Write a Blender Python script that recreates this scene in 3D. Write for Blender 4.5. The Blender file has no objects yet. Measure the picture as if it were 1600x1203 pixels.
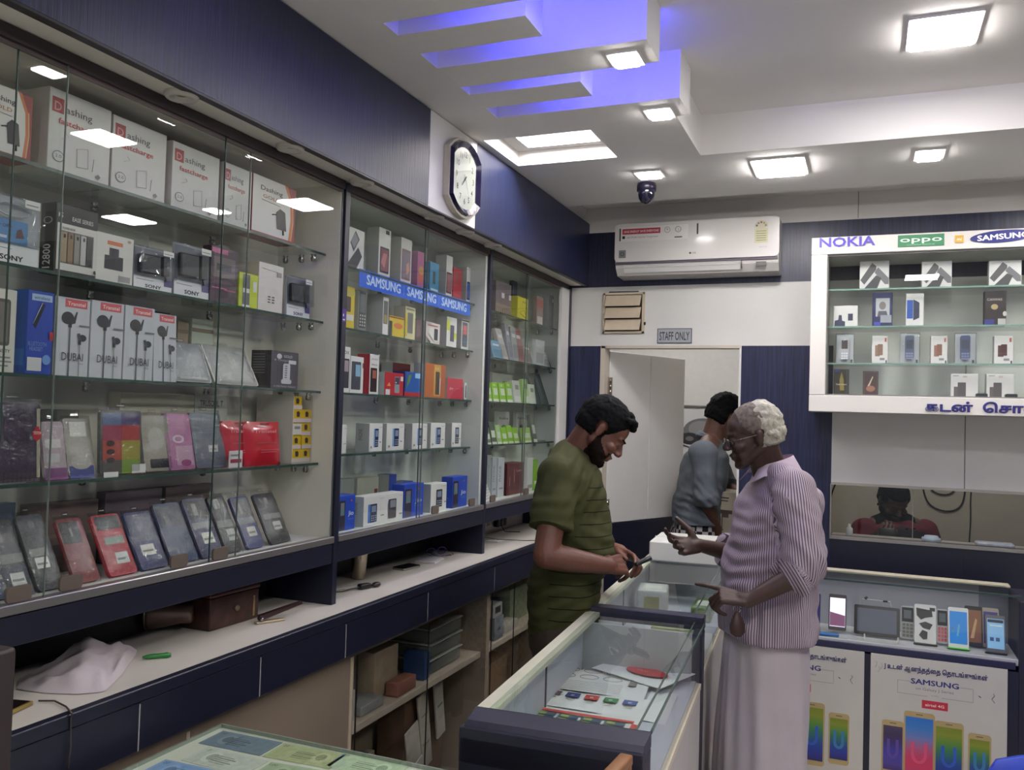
import bpy, math, random
from mathutils import Vector, Matrix, Euler, noise
PI = math.pi
random.seed(7)
SC = bpy.context.scene
COL = SC.collection

# ------------------------------------------------------------------ camera
CAM_F = Vector((-0.37973266, 0.92452571, 0.03248582))
CAM_R = Vector((0.92497149, 0.37887052, 0.02974665))
CAM_U = Vector((-0.01519362, -0.04134423, 0.99902943))
CAM_O = Vector((0, 0, 1.6))
FPX = 1348.37
cd = bpy.data.cameras.new('camera')
cam = bpy.data.objects.new('camera', cd)
COL.objects.link(cam)
cam.matrix_world = Matrix(((CAM_R.x, CAM_U.x, -CAM_F.x, 0), (CAM_R.y, CAM_U.y, -CAM_F.y, 0), (CAM_R.z, CAM_U.z, -CAM_F.z, 1.6), (0, 0, 0, 1)))
cd.sensor_width = 36.0
cd.lens = FPX / 1600 * 36.0
cd.clip_start = 0.02
SC.camera = cam

# ------------------------------------------------------------------ world, exposure
SC.view_settings.view_transform = 'Standard'
SC.view_settings.look = 'None'
SC.view_settings.gamma = 1.0
SC.view_settings.use_curve_mapping = False
SC.view_settings.exposure = 0.42
world = bpy.data.worlds.new('world')
SC.world = world
world.use_nodes = True
world.node_tree.nodes['Background'].inputs[0].default_value = (0.8, 0.85, 1.0, 1)
world.node_tree.nodes['Background'].inputs[1].default_value = 0.06
SC.cycles.transparent_max_bounces = 24
SC.cycles.max_bounces = 8
SC.cycles.glossy_bounces = 4
SC.cycles.diffuse_bounces = 4
SC.cycles.caustics_reflective = False
SC.cycles.caustics_refractive = False
SC.cycles.sample_clamp_indirect = 4.0
SC.cycles.use_denoising = True

def area_light(name, loc, sx, sy, power, color, rot=(0, 0, 0)):
    l = bpy.data.lights.new(name, 'AREA')
    l.shape = 'RECTANGLE'; l.size = sx; l.size_y = sy; l.energy = power; l.color = color
    o = bpy.data.objects.new(name, l); o.location = loc; o.rotation_euler = rot
    COL.objects.link(o)
    return o

# added fill lamp, unseen behind the camera, to brighten cabinet interiors and frontal surfaces
fill_lamp = area_light('added_front_fill', (0.9, -1.62, 1.25), 2.2, 2.2, 9, (0.86, 0.92, 1.0), (PI / 2, 0, 0))
PANEL_POWER = 9.0
WHITE_LIGHT = (1.0, 0.96, 0.90)

# ------------------------------------------------------------------ pixel helpers: where a sight line meets a real plane
def ray(px, py):
    return (CAM_F * FPX + CAM_R * (px - 800) - CAM_U * (py - 601.5)).normalized()
def on_x(px, py, X):
    d = ray(px, py); return CAM_O + d * (X / d.x)
def on_y(px, py, Y):
    d = ray(px, py); return CAM_O + d * (Y / d.y)
def on_z(px, py, Z):
    d = ray(px, py); return CAM_O + d * ((Z - 1.6) / d.z)
def at_depth(px, py, D):
    d = ray(px, py); return CAM_O + d * (D / d.dot(CAM_F))
def ycol(px, X, z):
    """y of the point (X, y, z) seen in pixel column px"""
    k = (px - 800) / FPX; dz = z - 1.6
    # X*Rx + y*Ry + dz*Rz = k (X*Fx + y*Fy + dz*Fz)
    return (k * (X * CAM_F.x + dz * CAM_F.z) - X * CAM_R.x - dz * CAM_R.z) / (CAM_R.y - k * CAM_F.y)
def xcol(px, Y, z):
    k = (px - 800) / FPX; dz = z - 1.6
    return (k * (Y * CAM_F.y + dz * CAM_F.z) - Y * CAM_R.y - dz * CAM_R.z) / (CAM_R.x - k * CAM_F.x)
def zrow(py, X, Y):
    k = (py - 601.5) / FPX
    # -(X*Ux + Y*Uy + dz*Uz) = k (X*Fx + Y*Fy + dz*Fz)
    return 1.6 - (X * CAM_U.x + Y * CAM_U.y + k * (X * CAM_F.x + Y * CAM_F.y)) / (CAM_U.z + k * CAM_F.z)

# ------------------------------------------------------------------ materials
def lin(c):
    return tuple(((v / 255 / 12.92) if v / 255 <= 0.04045 else ((v / 255 + 0.055) / 1.055) ** 2.4) for v in c[:3])
MATS = {}
def mat(color, rough=0.55, metal=0.0, emit=0.0, spec=0.5, vary=0.0, vscale=20.0, bump=0.0, bscale=60.0, name=None, stretch=None, coat=0.0, streak=False):
    key = (tuple(color), rough, metal, emit, spec, vary, vscale, bump, bscale, stretch, coat)
    if key in MATS: return MATS[key]
    m = bpy.data.materials.new(name or 'surface'); m.use_nodes = True
    nt = m.node_tree; b = nt.nodes['Principled BSDF']
    c = lin(color)
    b.inputs['Base Color'].default_value = (*c, 1)
    b.inputs['Roughness'].default_value = rough
    b.inputs['Metallic'].default_value = metal
    b.inputs['Specular IOR Level'].default_value = spec
    if coat: b.inputs['Coat Weight'].default_value = coat; b.inputs['Coat Roughness'].default_value = 0.08
    if emit:
        b.inputs['Emission Color'].default_value = (*c, 1); b.inputs['Emission Strength'].default_value = emit
    if vary or bump:
        tc = nt.nodes.new('ShaderNodeTexCoord'); mp = nt.nodes.new('ShaderNodeMapping')
        nt.links.new(tc.outputs['Object'], mp.inputs['Vector'])
        if stretch: mp.inputs['Scale'].default_value = stretch
    if vary:
        n = nt.nodes.new('ShaderNodeTexNoise'); n.inputs['Scale'].default_value = vscale; n.inputs['Detail'].default_value = 4
        nt.links.new(mp.outputs[0], n.inputs['Vector'])
        r = nt.nodes.new('ShaderNodeValToRGB')
        r.color_ramp.elements[0].position = 0.3; r.color_ramp.elements[1].position = 0.7
        r.color_ramp.elements[0].color = (*[v * (1 - vary) for v in c], 1)
        r.color_ramp.elements[1].color = (*[min(1, v * (1 + vary)) for v in c], 1)
        nt.links.new(n.outputs['Fac'], r.inputs[0]); nt.links.new(r.outputs[0], b.inputs['Base Color'])
    if bump:
        n2 = nt.nodes.new('ShaderNodeTexNoise'); n2.inputs['Scale'].default_value = bscale; n2.inputs['Detail'].default_value = 3
        nt.links.new(mp.outputs[0], n2.inputs['Vector'])
        bp = nt.nodes.new('ShaderNodeBump'); bp.inputs['Strength'].default_value = bump; bp.inputs['Distance'].default_value = 0.004
        nt.links.new(n2.outputs['Fac'], bp.inputs['Height']); nt.links.new(bp.outputs[0], b.inputs['Normal'])
    MATS[key] = m
    return m
def glass_mat(name, tint, refl, rough=0.0, bump=0.0, bscale=8.0, opac=0.0, body=(200, 205, 205)):
    """thin sheet: see-through with a fresnel mirror share, the same for every ray"""
    if name in MATS: return MATS[name]
    m = bpy.data.materials.new(name); m.use_nodes = True; nt = m.node_tree
    for n in list(nt.nodes): nt.nodes.remove(n)
    out = nt.nodes.new('ShaderNodeOutputMaterial')
    tr = nt.nodes.new('ShaderNodeBsdfTransparent'); tr.inputs[0].default_value = (*lin(tint), 1)
    gl = nt.nodes.new('ShaderNodeBsdfGlossy'); gl.inputs['Roughness'].default_value = rough
    lw = nt.nodes.new('ShaderNodeLayerWeight'); lw.inputs['Blend'].default_value = 0.5
    pw = nt.nodes.new('ShaderNodeMath'); pw.operation = 'POWER'; pw.inputs[1].default_value = 5.0
    fr = nt.nodes.new('ShaderNodeMapRange'); f0 = 2 * ((refl - 1) / (refl + 1)) ** 2
    fr.inputs['To Min'].default_value = f0; fr.inputs['To Max'].default_value = 0.75
    nt.links.new(lw.outputs['Facing'], pw.inputs[0]); nt.links.new(pw.outputs[0], fr.inputs['Value'])
    mx = nt.nodes.new('ShaderNodeMixShader')
    nt.links.new(fr.outputs[0], mx.inputs[0]); nt.links.new(tr.outputs[0], mx.inputs[1]); nt.links.new(gl.outputs[0], mx.inputs[2])
    last = mx
    if opac:
        df = nt.nodes.new('ShaderNodeBsdfDiffuse'); df.inputs[0].default_value = (*lin(body), 1)
        m2 = nt.nodes.new('ShaderNodeMixShader'); m2.inputs[0].default_value = opac
        nt.links.new(mx.outputs[0], m2.inputs[1]); nt.links.new(df.outputs[0], m2.inputs[2]); last = m2
    if bump:
        tc = nt.nodes.new('ShaderNodeTexCoord'); n2 = nt.nodes.new('ShaderNodeTexNoise')
        n2.inputs['Scale'].default_value = bscale; n2.inputs['Detail'].default_value = 2; n2.inputs['Distortion'].default_value = 1.5
        nt.links.new(tc.outputs['Object'], n2.inputs['Vector'])
        bp = nt.nodes.new('ShaderNodeBump'); bp.inputs['Strength'].default_value = bump; bp.inputs['Distance'].default_value = 0.01
        nt.links.new(n2.outputs['Fac'], bp.inputs['Height'])
        nt.links.new(bp.outputs[0], gl.inputs['Normal']); nt.links.new(bp.outputs[0], lw.inputs['Normal'])
    nt.links.new(last.outputs[0], out.inputs[0])
    MATS[name] = m
    return m
def navy_laminate():
    """dark blue laminate with fine vertical ridges that catch the lamps"""
    if 'navy' in MATS: return MATS['navy']
    m = bpy.data.materials.new('navy_laminate'); m.use_nodes = True; nt = m.node_tree; b = nt.nodes['Principled BSDF']
    tc = nt.nodes.new('ShaderNodeTexCoord'); mp = nt.nodes.new('ShaderNodeMapping'); mp.inputs['Scale'].default_value = (190, 190, 5)
    n = nt.nodes.new('ShaderNodeTexNoise'); n.inputs['Scale'].default_value = 1.0; n.inputs['Detail'].default_value = 3
    nt.links.new(tc.outputs['Object'], mp.inputs[0]); nt.links.new(mp.outputs[0], n.inputs['Vector'])
    r = nt.nodes.new('ShaderNodeValToRGB')
    r.color_ramp.elements[0].position = 0.35; r.color_ramp.elements[1].position = 0.75
    r.color_ramp.elements[0].color = (*lin((25, 29, 55)), 1); r.color_ramp.elements[1].color = (*lin((42, 49, 82)), 1)
    nt.links.new(n.outputs['Fac'], r.inputs[0]); nt.links.new(r.outputs[0], b.inputs['Base Color'])
    bp = nt.nodes.new('ShaderNodeBump'); bp.inputs['Strength'].default_value = 0.5; bp.inputs['Distance'].default_value = 0.0015
    nt.links.new(n.outputs['Fac'], bp.inputs['Height']); nt.links.new(bp.outputs[0], b.inputs['Normal'])
    b.inputs['Roughness'].default_value = 0.34
    MATS['navy'] = m
    return m
NAVY_W = navy_laminate()
NAVY = mat((25, 27, 46), 0.42, vary=0.12, vscale=30, name='navy_board')
CREAM = mat((226, 221, 210), 0.5, vary=0.04, vscale=6, name='cream_laminate')
WHITE = mat((214, 212, 208), 0.45, vary=0.03, vscale=5, name='white_laminate')
PLASTER = mat((216, 212, 207), 0.85, vary=0.03, vscale=3, name='white_plaster')
CEIL = mat((240, 237, 233), 0.9, vary=0.02, vscale=3, name='ceiling_paint')
GREYIN = mat((206, 210, 202), 0.5, vary=0.05, vscale=5, name='grey_white_lining')
ALU = mat((150, 146, 146), 0.35, 0.7, name='aluminium')
ALU_D = mat((70, 60, 62), 0.45, 0.4, name='brown_anodised_track')
BLACK = mat((22, 21, 24), 0.35, name='black_plastic')
DARK = mat((12, 12, 16), 0.6, name='dark_gap')
STEEL = mat((160, 158, 155), 0.22, 1.0, name='steel')
GLASS = glass_mat('cabinet_glass', (249, 252, 250), 1.38)
WINGLASS = glass_mat('window_glass', (244, 246, 244), 1.22)
GLASS_EDGE = mat((50, 72, 66), 0.25, name='glass_edge_green')
GLASS_SHELF = glass_mat('shelf_glass', (244, 250, 247), 1.40)
TOPGLASS = glass_mat('counter_glass', (240, 247, 243), 1.40)
FILM = glass_mat('clear_film', (232, 232, 232), 1.45, 0.07, 0.5, 45.0, 0.008)
FILM2 = glass_mat('clear_plastic', (238, 240, 242), 1.28, 0.03, 0.25, 16.0, 0.015)

# ------------------------------------------------------------------ mesh builder
class MB:
    def __init__(s):
        s.v = []; s.f = []; s.m = []; s.mats = []; s.T = Matrix(); s.sm = []
    def mi(s, m):
        if m not in s.mats: s.mats.append(m)
        return s.mats.index(m)
    def add(s, vs, fs, m, smooth=False):
        o = len(s.v); k = s.mi(m)
        s.v += [tuple(s.T @ Vector(p)) for p in vs]
        for f in fs: s.f.append(tuple(o + i for i in f)); s.m.append(k); s.sm.append(smooth)
        return s
    def box(s, a, b, m):
        x0, y0, z0 = a; x1, y1, z1 = b
        return s.add([(x0, y0, z0), (x1, y0, z0), (x1, y1, z0), (x0, y1, z0), (x0, y0, z1), (x1, y0, z1), (x1, y1, z1), (x0, y1, z1)],
                     [(0, 3, 2, 1), (4, 5, 6, 7), (0, 1, 5, 4), (1, 2, 6, 5), (2, 3, 7, 6), (3, 0, 4, 7)], m)
    def bbox(s, a, b, m, r=0.004, seg=1):
        """box with chamfered edges"""
        x0, y0, z0 = a; x1, y1, z1 = b
        r = min(r, (x1 - x0) * .45, (y1 - y0) * .45, (z1 - z0) * .45)
        import bmesh
        bm = bmesh.new(); bmesh.ops.create_cube(bm, size=1)
        for v in bm.verts: v.co = Vector(((x0 + x1) / 2 + v.co.x * (x1 - x0), (y0 + y1) / 2 + v.co.y * (y1 - y0), (z0 + z1) / 2 + v.co.z * (z1 - z0)))
        bmesh.ops.bevel(bm, geom=bm.edges[:], offset=r, segments=seg, affect='EDGES', profile=0.5)
        bm.verts.index_update()
        s.add([v.co[:] for v in bm.verts], [[v.index for v in f.verts] for f in bm.faces], m, seg > 1)
        bm.free(); return s
    def prism(s, pts, y0, y1, m, smooth=False):
        """polygon in (x,z), extruded in y; y0 is the near face"""
        n = len(pts)
        vs = [(p[0], y0, p[1]) for p in pts] + [(p[0], y1, p[1]) for p in pts]
        fs = [tuple(range(n)), tuple(range(2 * n - 1, n - 1, -1))] + [(i, n + i, n + (i + 1) % n, (i + 1) % n) for i in range(n)]
        return s.add(vs, fs, m, smooth)
    def slab(s, x0, z0, x1, z1, r, y0, y1, m, seg=4):
        return s.prism(rrect(x0, z0, x1, z1, r, seg), y0, y1, m)
    def tube(s, pts, r, m, seg=8, cap=True):
        pts = [Vector(p) for p in pts]; rs = r if isinstance(r, (list, tuple)) else [r] * len(pts)
        vs = []; fs = []; up = None
        for i, p in enumerate(pts):
            t = (pts[min(i + 1, len(pts) - 1)] - pts[max(i - 1, 0)]).normalized()
            if up is None: up = t.orthogonal().normalized()
            up = (up - t * up.dot(t))
            up = up.normalized() if up.length > 1e-6 else t.orthogonal().normalized()
            w = t.cross(up)
            for k in range(seg):
                a = 2 * PI * k / seg; vs.append(tuple(p + (up * math.cos(a) + w * math.sin(a)) * rs[i]))
        for i in range(len(pts) - 1):
            for k in range(seg):
                a = i * seg + k; b = i * seg + (k + 1) % seg
                fs.append((a, b, b + seg, a + seg))
        if cap: fs.append(tuple(range(seg - 1, -1, -1))); fs.append(tuple(range((len(pts) - 1) * seg, len(pts) * seg)))
        return s.add(vs, fs, m, True)
    def lathe(s, prof, c, m, seg=24, axis='z'):
        vs = []; fs = []
        for (r, h) in prof:
            for k in range(seg):
                a = 2 * PI * k / seg; x, y = r * math.cos(a), r * math.sin(a)
                p = {'z': (x, y, h), 'y': (x, h, y), 'x': (h, x, y)}[axis]
                vs.append((c[0] + p[0], c[1] + p[1], c[2] + p[2]))
        for i in range(len(prof) - 1):
            for k in range(seg):
                a = i * seg + k; b = i * seg + (k + 1) % seg; fs.append((a, b, b + seg, a + seg))
        return s.add(vs, fs, m, True)
    def ell(s, c, r, m, seg=16, rings=10, R=None):
        vs = []; fs = []
        for i in range(rings + 1):
            t = PI * i / rings
            for k in range(seg):
                a = 2 * PI * k / seg; p = Vector((r[0] * math.sin(t) * math.cos(a), r[1] * math.sin(t) * math.sin(a), r[2] * math.cos(t)))
                if R: p = R @ p
                vs.append((c[0] + p.x, c[1] + p.y, c[2] + p.z))
        for i in range(rings):
            for k in range(seg):
                a = i * seg + k; b = i * seg + (k + 1) % seg; fs.append((a, a + seg, b + seg, b))
        return s.add(vs, fs, m, True)
    def text(s, body, m, origin, right, up, height, width=None, bold=0.0, align='C', shear=0.0):
        """flat lettering; origin = centre (or left) of the base line, height = cap height"""
        ascii_ = all(ord(ch) < 128 for ch in body)
        vs, fs = text_geo(body, (0.0 if 'SAMSUNG' in body else min(bold, .010)) if body != 'NOKIA' and ascii_ else (bold if ascii_ else 0))
        if not vs: return s
        x0 = min(v[0] for v in vs); x1 = max(v[0] for v in vs)
        k = height / 0.72; kx = k if width is None else width / max(1e-6, (x1 - x0))
        right = Vector(right).normalized(); up = Vector(up).normalized(); o = Vector(origin)
        ox = (x0 + x1) / 2 if align == 'C' else x0
        nrm = right.cross(up); fat = [(0, 0)]
        if 'SAMSUNG' in body or body == 'SONY':      # heavy strokes: the same letters laid over each other, slightly shifted
            q = (.055 if ascii_ else .035) * height; fat = [(0, 0), (q, 0), (-q, 0), (0, q * .6), (0, -q * .6)]
        for i, (fx, fz) in enumerate(fat):
            s.add([tuple(o + right * ((v[0] - ox) * kx + shear * v[1] * k + fx) + up * (v[1] * k + fz) + nrm * (i * .00004 + v[2] * k)) for v in vs], fs, m)
        return s
    def build(s, name, parent=None, loc=(0, 0, 0), rot=(0, 0, 0)):
        me = bpy.data.meshes.new(name)
        me.from_pydata(s.v, [], s.f)
        for m in s.mats: me.materials.append(m)
        me.polygons.foreach_set('material_index', s.m)
        me.polygons.foreach_set('use_smooth', s.sm)
        me.update()
        o = bpy.data.objects.new(name, me); COL.objects.link(o)
        o.location = loc; o.rotation_euler = rot
        if parent: o.parent = parent
        return o
TXT = {}
def text_geo(body, bold=0.0):
    key = (body, bold)
    if key in TXT: return TXT[key]
    cu = bpy.data.curves.new('lettering', 'FONT'); cu.body = body; cu.size = 1.0; cu.resolution_u = 2; cu.offset = bold
    if any(ord(ch) > 127 for ch in body): cu.fill_mode = 'BOTH'; cu.bevel_depth = .036; cu.bevel_resolution = 0; cu.extrude = .004
    else: cu.fill_mode = 'FRONT'
    o = bpy.data.objects.new('lettering', cu); COL.objects.link(o)
    bpy.context.view_layer.update()
    dg = bpy.context.evaluated_depsgraph_get()
    me = o.evaluated_get(dg).to_mesh()
    vs = [(v.co.x, v.co.y, v.co.z) for v in me.vertices]; fs = [tuple(p.vertices) for p in me.polygons]
    o.evaluated_get(dg).to_mesh_clear()
    bpy.data.objects.remove(o); bpy.data.curves.remove(cu)
    TXT[key] = (vs, fs)
    return TXT[key]
def rrect(x0, z0, x1, z1, r, seg=4):
    pts = []
    for cx, cz, a0 in ((x1 - r, z0 + r, -PI / 2), (x1 - r, z1 - r, 0), (x0 + r, z1 - r, PI / 2), (x0 + r, z0 + r, PI)):
        for i in range(seg + 1):
            a = a0 + PI / 2 * i / seg; pts.append((cx + r * math.cos(a), cz + r * math.sin(a)))
    return pts
def tag(o, label=None, cat=None, group=None, kind=None):
    if label: o['label'] = label
    if cat: o['category'] = cat
    if group: o['group'] = group
    if kind: o['kind'] = kind
    return o
def empty(name, loc=(0, 0, 0), rot=(0, 0, 0), label=None, cat=None, group=None):
    o = bpy.data.objects.new(name, None); COL.objects.link(o); o.location = loc; o.rotation_euler = rot; o.empty_display_size = 0.05
    return tag(o, label, cat, group)
def struct(name, mb, **k):
    return tag(mb.build(name, **k), kind='structure')
def copy_tree(o, parent=None):
    c = o.copy(); COL.objects.link(c)
    if parent: c.parent = parent
    for ch in list(o.children): copy_tree(ch, c)
    return c
# ================================================================== the room
YB = 4.45         # back wall
XG = -1.5         # glass plane of the long wall cabinet
XF = -1.4         # fascia and ledge plane
XW = -1.74        # wall behind the cabinets
ZC, ZU = 2.64, 2.80   # lowered and upper ceiling
XR, YN = 2.3, -1.6    # right wall, wall behind the camera

fl = MB()
TILE = mat((206, 200, 190), 0.35, vary=0.08, vscale=8, name='floor_tile')
fl.box((-2.3, YN - .3, -0.1), (XR + .3, 7.2, -0.004), mat((95, 90, 84), 0.8, name='grout'))
floor = struct('floor', fl)
for i in range(8):
    for j in range(12):
        t = MB(); x = -1.7 + i * 0.5; y = YN + 0.02 + j * 0.5
        t.bbox((x, y, -0.01), (x + .497, y + .497, 0), TILE, 0.0015)
        t.build('floor_tile', floor)

w = MB()   # left wall behind the cabinets, and the cream wall over it at the far end
w.box((XW - .1, YN, 0), (XW, YB, 3.0), PLASTER)
struct('wall_left', w)
w = MB(); w.box((XR, YN, 0), (XR + .1, 6.6, 3.0), mat((84, 86, 100), 0.6, vary=.1, vscale=3, name='opposite_wall_cabinets')); struct('wall_right', w)
w = MB(); w.box((XW, YN - .15, 0), (-.2, YN - .05, 3.0), PLASTER); w.box((2.0, YN - .15, 0), (XR, YN - .05, 3.0), PLASTER); w.box((-.2, YN - .15, 2.35), (2.0, YN - .05, 3.0), PLASTER); struct('wall_front', w)

# back wall: navy foot, white and navy boards around the doorway, the blue band, the cream strip
DX0, DX1, DZ = -1.315, -0.586, 1.973
WX0, WX1, WZ0, WZ1 = -0.15, 1.3, 1.055, 1.305
PX1 = -0.15
w = MB()
T = 0.08
w.box((-1.80, YB, 2.29), (XR, YB + T, 2.585), NAVY_W)            # blue band
w.box((-1.80, YB, 2.585), (XR, YB + T, 3.0), PLASTER)
w.box((-1.80, YB, DZ), (XR, YB + T, 2.29), WHITE)                # white band over the door
w.box((-1.80, YB, 0), (DX0, YB + T, DZ), NAVY_W)
w.box((DX1, YB, 0), (PX1, YB + T, DZ), NAVY_W)
w.box((PX1, YB, WZ1), (XR, YB + T, DZ), WHITE)
w.box((PX1, YB, 0), (XR, YB + T, WZ0), NAVY)
w.box((WX1, YB, WZ0), (XR, YB + T, WZ1), WHITE)
back = struct('wall_back', w)
# the thin joints between the boards
tj = MB(); tj.box((0.42, YB - .002, 1.31), (0.424, YB, 1.97), mat((120, 115, 110), 0.7)); tj.box((0.42, YB - .002, .7), (0.424, YB, 1.05), BLACK)
tj.box((-0.05, YB - .002, 2.59), (-0.047, YB, 2.72), mat((120, 115, 110), 0.7))
struct('trim_1', tj)

# ceiling: lowered soffit along the left and the back, upper field, light slots
c = MB()
c.box((XW, YN, ZU), (XR, YB + T, ZU + .05), CEIL)                 # upper field
c.box((XW, YN, ZC), (-1.22, 2.93, ZU), CEIL)                       # left soffit strip
c.box((XW, 3.40, ZC), (XR, 4.06, ZU), CEIL)                        # back soffit
# soffit round the square light recess
c.box((XW, 2.93, ZC), (-0.62, 2.98, ZU), CEIL)
c.box((XW, 2.98, ZC), (-1.37, 3.40, ZU), CEIL)
c.box((-1.37, 3.33, ZC), (-0.62, 3.40, ZU), CEIL)
c.box((-0.94, 2.98, ZC), (-0.62, 3.33, ZU), CEIL)
c.box((XW, 4.06, ZC + .08), (XR, YB + T, ZU), CEIL)                # raised strip before the back wall
ceiling = struct('ceiling', c)
def beam(y0, y1, x1):
    b = MB(); b.box((-1.2195, y0, ZC), (x1, y1, ZU + .01), CEIL)
    b.build('ceiling_beam', ceiling)
beam(2.76, 2.9295, -0.575); beam(2.53, 2.66, -0.84); beam(2.30, 2.46, -0.575); beam(2.06, 2.19, -0.84)
beam(1.84, 1.98, -0.575); beam(1.60, 1.72, -0.84); beam(1.38, 1.50, -0.575)
r = MB()   # frame of the square recess, stepped
r.box((-1.37, 2.98, 2.70), (-0.94, 3.02, 2.71), CEIL); r.box((-1.37, 3.29, 2.70), (-0.94, 3.33, 2.71), CEIL)
r.box((-1.37, 3.02, 2.70), (-1.31, 3.29, 2.71), CEIL); r.box((-1.0, 3.02, 2.70), (-0.94, 3.29, 2.71), CEIL)
r.build('recess_step', ceiling)

# blue light strips lying in the slots
for i, (y, where) in enumerate(((2.668, 'before the farther long beam'), (2.468, 'behind the long beam with the near downlight'), (2.198, 'behind the short beam at the top edge'), (1.988, 'behind the long beam just out of the frame'), (1.728, 'behind the second short beam out of the frame'))):
    s = MB(); s.box((-0.98 if i != 1 else -1.0, y - .006, ZC + .08), (-0.60 if i in (1, 3) else -.86, y + .004, ZC + .14), mat((64, 64, 255), 0.5, emit=11.0, name='blue_light_strip'))
    o = s.build('light_strip'); tag(o, 'blue light strip in the ceiling slot ' + where, 'light strip', 'blue strips in the ceiling slots')

def ceiling_light(x, y, z, sx, sy, power, label, name='ceiling_light', rot=0):
    t = empty(name, (x, y, z), (0, 0, rot), label, 'ceiling light')
    f = MB(); fw = 0.012
    for a, b in (((-sx - fw, -sy - fw), (sx + fw, -sy)), ((-sx - fw, sy), (sx + fw, sy + fw)), ((-sx - fw, -sy), (-sx, sy)), ((sx, -sy), (sx + fw, sy))):
        f.box((a[0], a[1], -0.006), (b[0], b[1], 0.004), mat((235, 232, 228), 0.4))
    f.build('frame', t)
    d = MB(); d.bbox((-sx, -sy, -0.014), (sx, sy, 0.003), mat((255, 251, 250), 0.5, emit=power, name='lit_diffuser'), .002)
    d.build('diffuser', t)
    return t
BIG, SML = 62.0, 38.0
ceiling_light(0.20, 2.87, ZU - .002, .088, .105, BIG, 'large square ceiling light at the upper right, nearest of the lit panels')
ceiling_light(-0.34, 3.63, ZC - .002, .092, .112, BIG, 'large square ceiling light in the lowered ceiling in front of the air conditioner')
ceiling_light(0.86, 3.66, ZC - .002, .092, .112, BIG, 'large square ceiling light beyond the right edge, in the lowered ceiling')
ceiling_light(0.21, 3.62, ZC - .002, .04, .058, SML, 'small square downlight between the large back panel and the right wall')
ceiling_light(-0.66, 2.40, ZC - .002, .034, .04, SML, 'small square downlight at the end of the long ceiling beam near the top edge')
ceiling_light(-0.665, 2.87, ZC - .002, .034, .04, SML, 'small square downlight at the end of the farther long ceiling beam')
ceiling_light(-0.87, 3.59, ZC - .002, .045, .04, SML, 'small square downlight directly over the dark dome camera')
ceiling_light(-0.62, 1.92, ZC - .002, .034, .04, SML, 'small square downlight on a ceiling beam above the frame, mirrored in the first cabinet')
ceiling_light(-1.13, 3.17, 2.775, .13, .10, BIG * .75, 'square light set in the stepped ceiling recess beside the wall clock')
ceiling_light(1.3, 1.6, ZU - .002, .15, .15, BIG, 'large square ceiling light over the customer side, out of the frame')
ceiling_light(0.4, 0.6, ZU - .002, .12, .12, BIG, 'large square ceiling light above the camera')
ceiling_light(-0.5, -0.4, ZU - .002, .12, .12, BIG, 'large square ceiling light behind the camera by the cabinets')

# room behind the doorway and behind the glass window
b = MB()
b.box((-2.3, 6.5, 0), (XR, 6.6, 3.0), mat((216, 214, 210), 0.8, vary=.03, name='back_room_paint'))
struct('wall_back_room', b)
b = MB(); b.box((-2.3, YB + T, 0), (-2.2, 6.5, 3.0), mat((216, 214, 210), 0.8, vary=.03, name='back_room_paint')); struct('wall_back_room_left', b)
b = MB(); b.box((-2.3, YB + T, 2.75), (XR, 6.6, 2.85), PLASTER); struct('ceiling_back_room', b)
b = MB(); b.box((-0.42, YB + T, 0), (-0.36, 6.5, 2.75), mat((190, 186, 178), 0.8, name='back_room_paint2')); struct('wall_partition', b)
b = MB(); b.box((-0.36, 6.05, 0), (XR, 6.1, 2.75), mat((188, 180, 164), 0.85, vary=.06, vscale=4, name='cabin_paint')); struct('wall_cabin', b)
ceiling_light(-1.2, 5.4, 2.748, .14, .14, 50, 'square ceiling light in the back room above the man with the box')
ceiling_light(0.35, 5.05, 2.748, .14, .14, 34, 'square ceiling light in the small cabin above the seated man')
# side cheek of the recess over door
# exhaust light on door frame
fr = MB()
FRM = mat((196, 186, 172), 0.5, name='door_frame_paint')
fr.box((DX0 - .004, YB - .004, 0), (DX0 + .022, YB + T, DZ), FRM); fr.box((DX0, YB - .004, DZ - .012), (DX1, YB + T, DZ + .002), FRM); fr.box((DX1 - .008, YB - .003, 0), (DX1 + .002, YB + T, DZ), WHITE)
frame = struct('door_frame', fr)
# open door leaf swung into the back room, hinged on the left jamb
leaf = empty('door_1', (DX0 + .025, YB + T, 0), (0, 0, math.radians(66)))
leaf['kind'] = 'structure'
DOOR_W = 0.70
p = MB(); p.bbox((0, 0, 1.02), (DOOR_W * .52, .035, DZ - .02), WHITE, .002); p.build('door_panel', leaf)
p = MB(); p.bbox((DOOR_W * .525, 0, 1.02), (DOOR_W, .035, DZ - .02), WHITE, .002); p.build('door_panel', leaf)
p = MB(); p.bbox((0, 0, .01), (DOOR_W, .035, 1.017), NAVY, .002); tag(p.build('door_panel', leaf), 'navy lower door panel')
for z in (1.76, 1.1):
    h = MB(); h.box((-.022, -.006, z - .05), (.02, .0, z + .05), mat((150, 135, 118), .4, .5))
    for q in (-.03, 0, .03): h.tube([(0, -.008, z + q - .013), (0, -.008, z + q + .013)], .007, STEEL)
    h.build('hinge', leaf)
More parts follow.
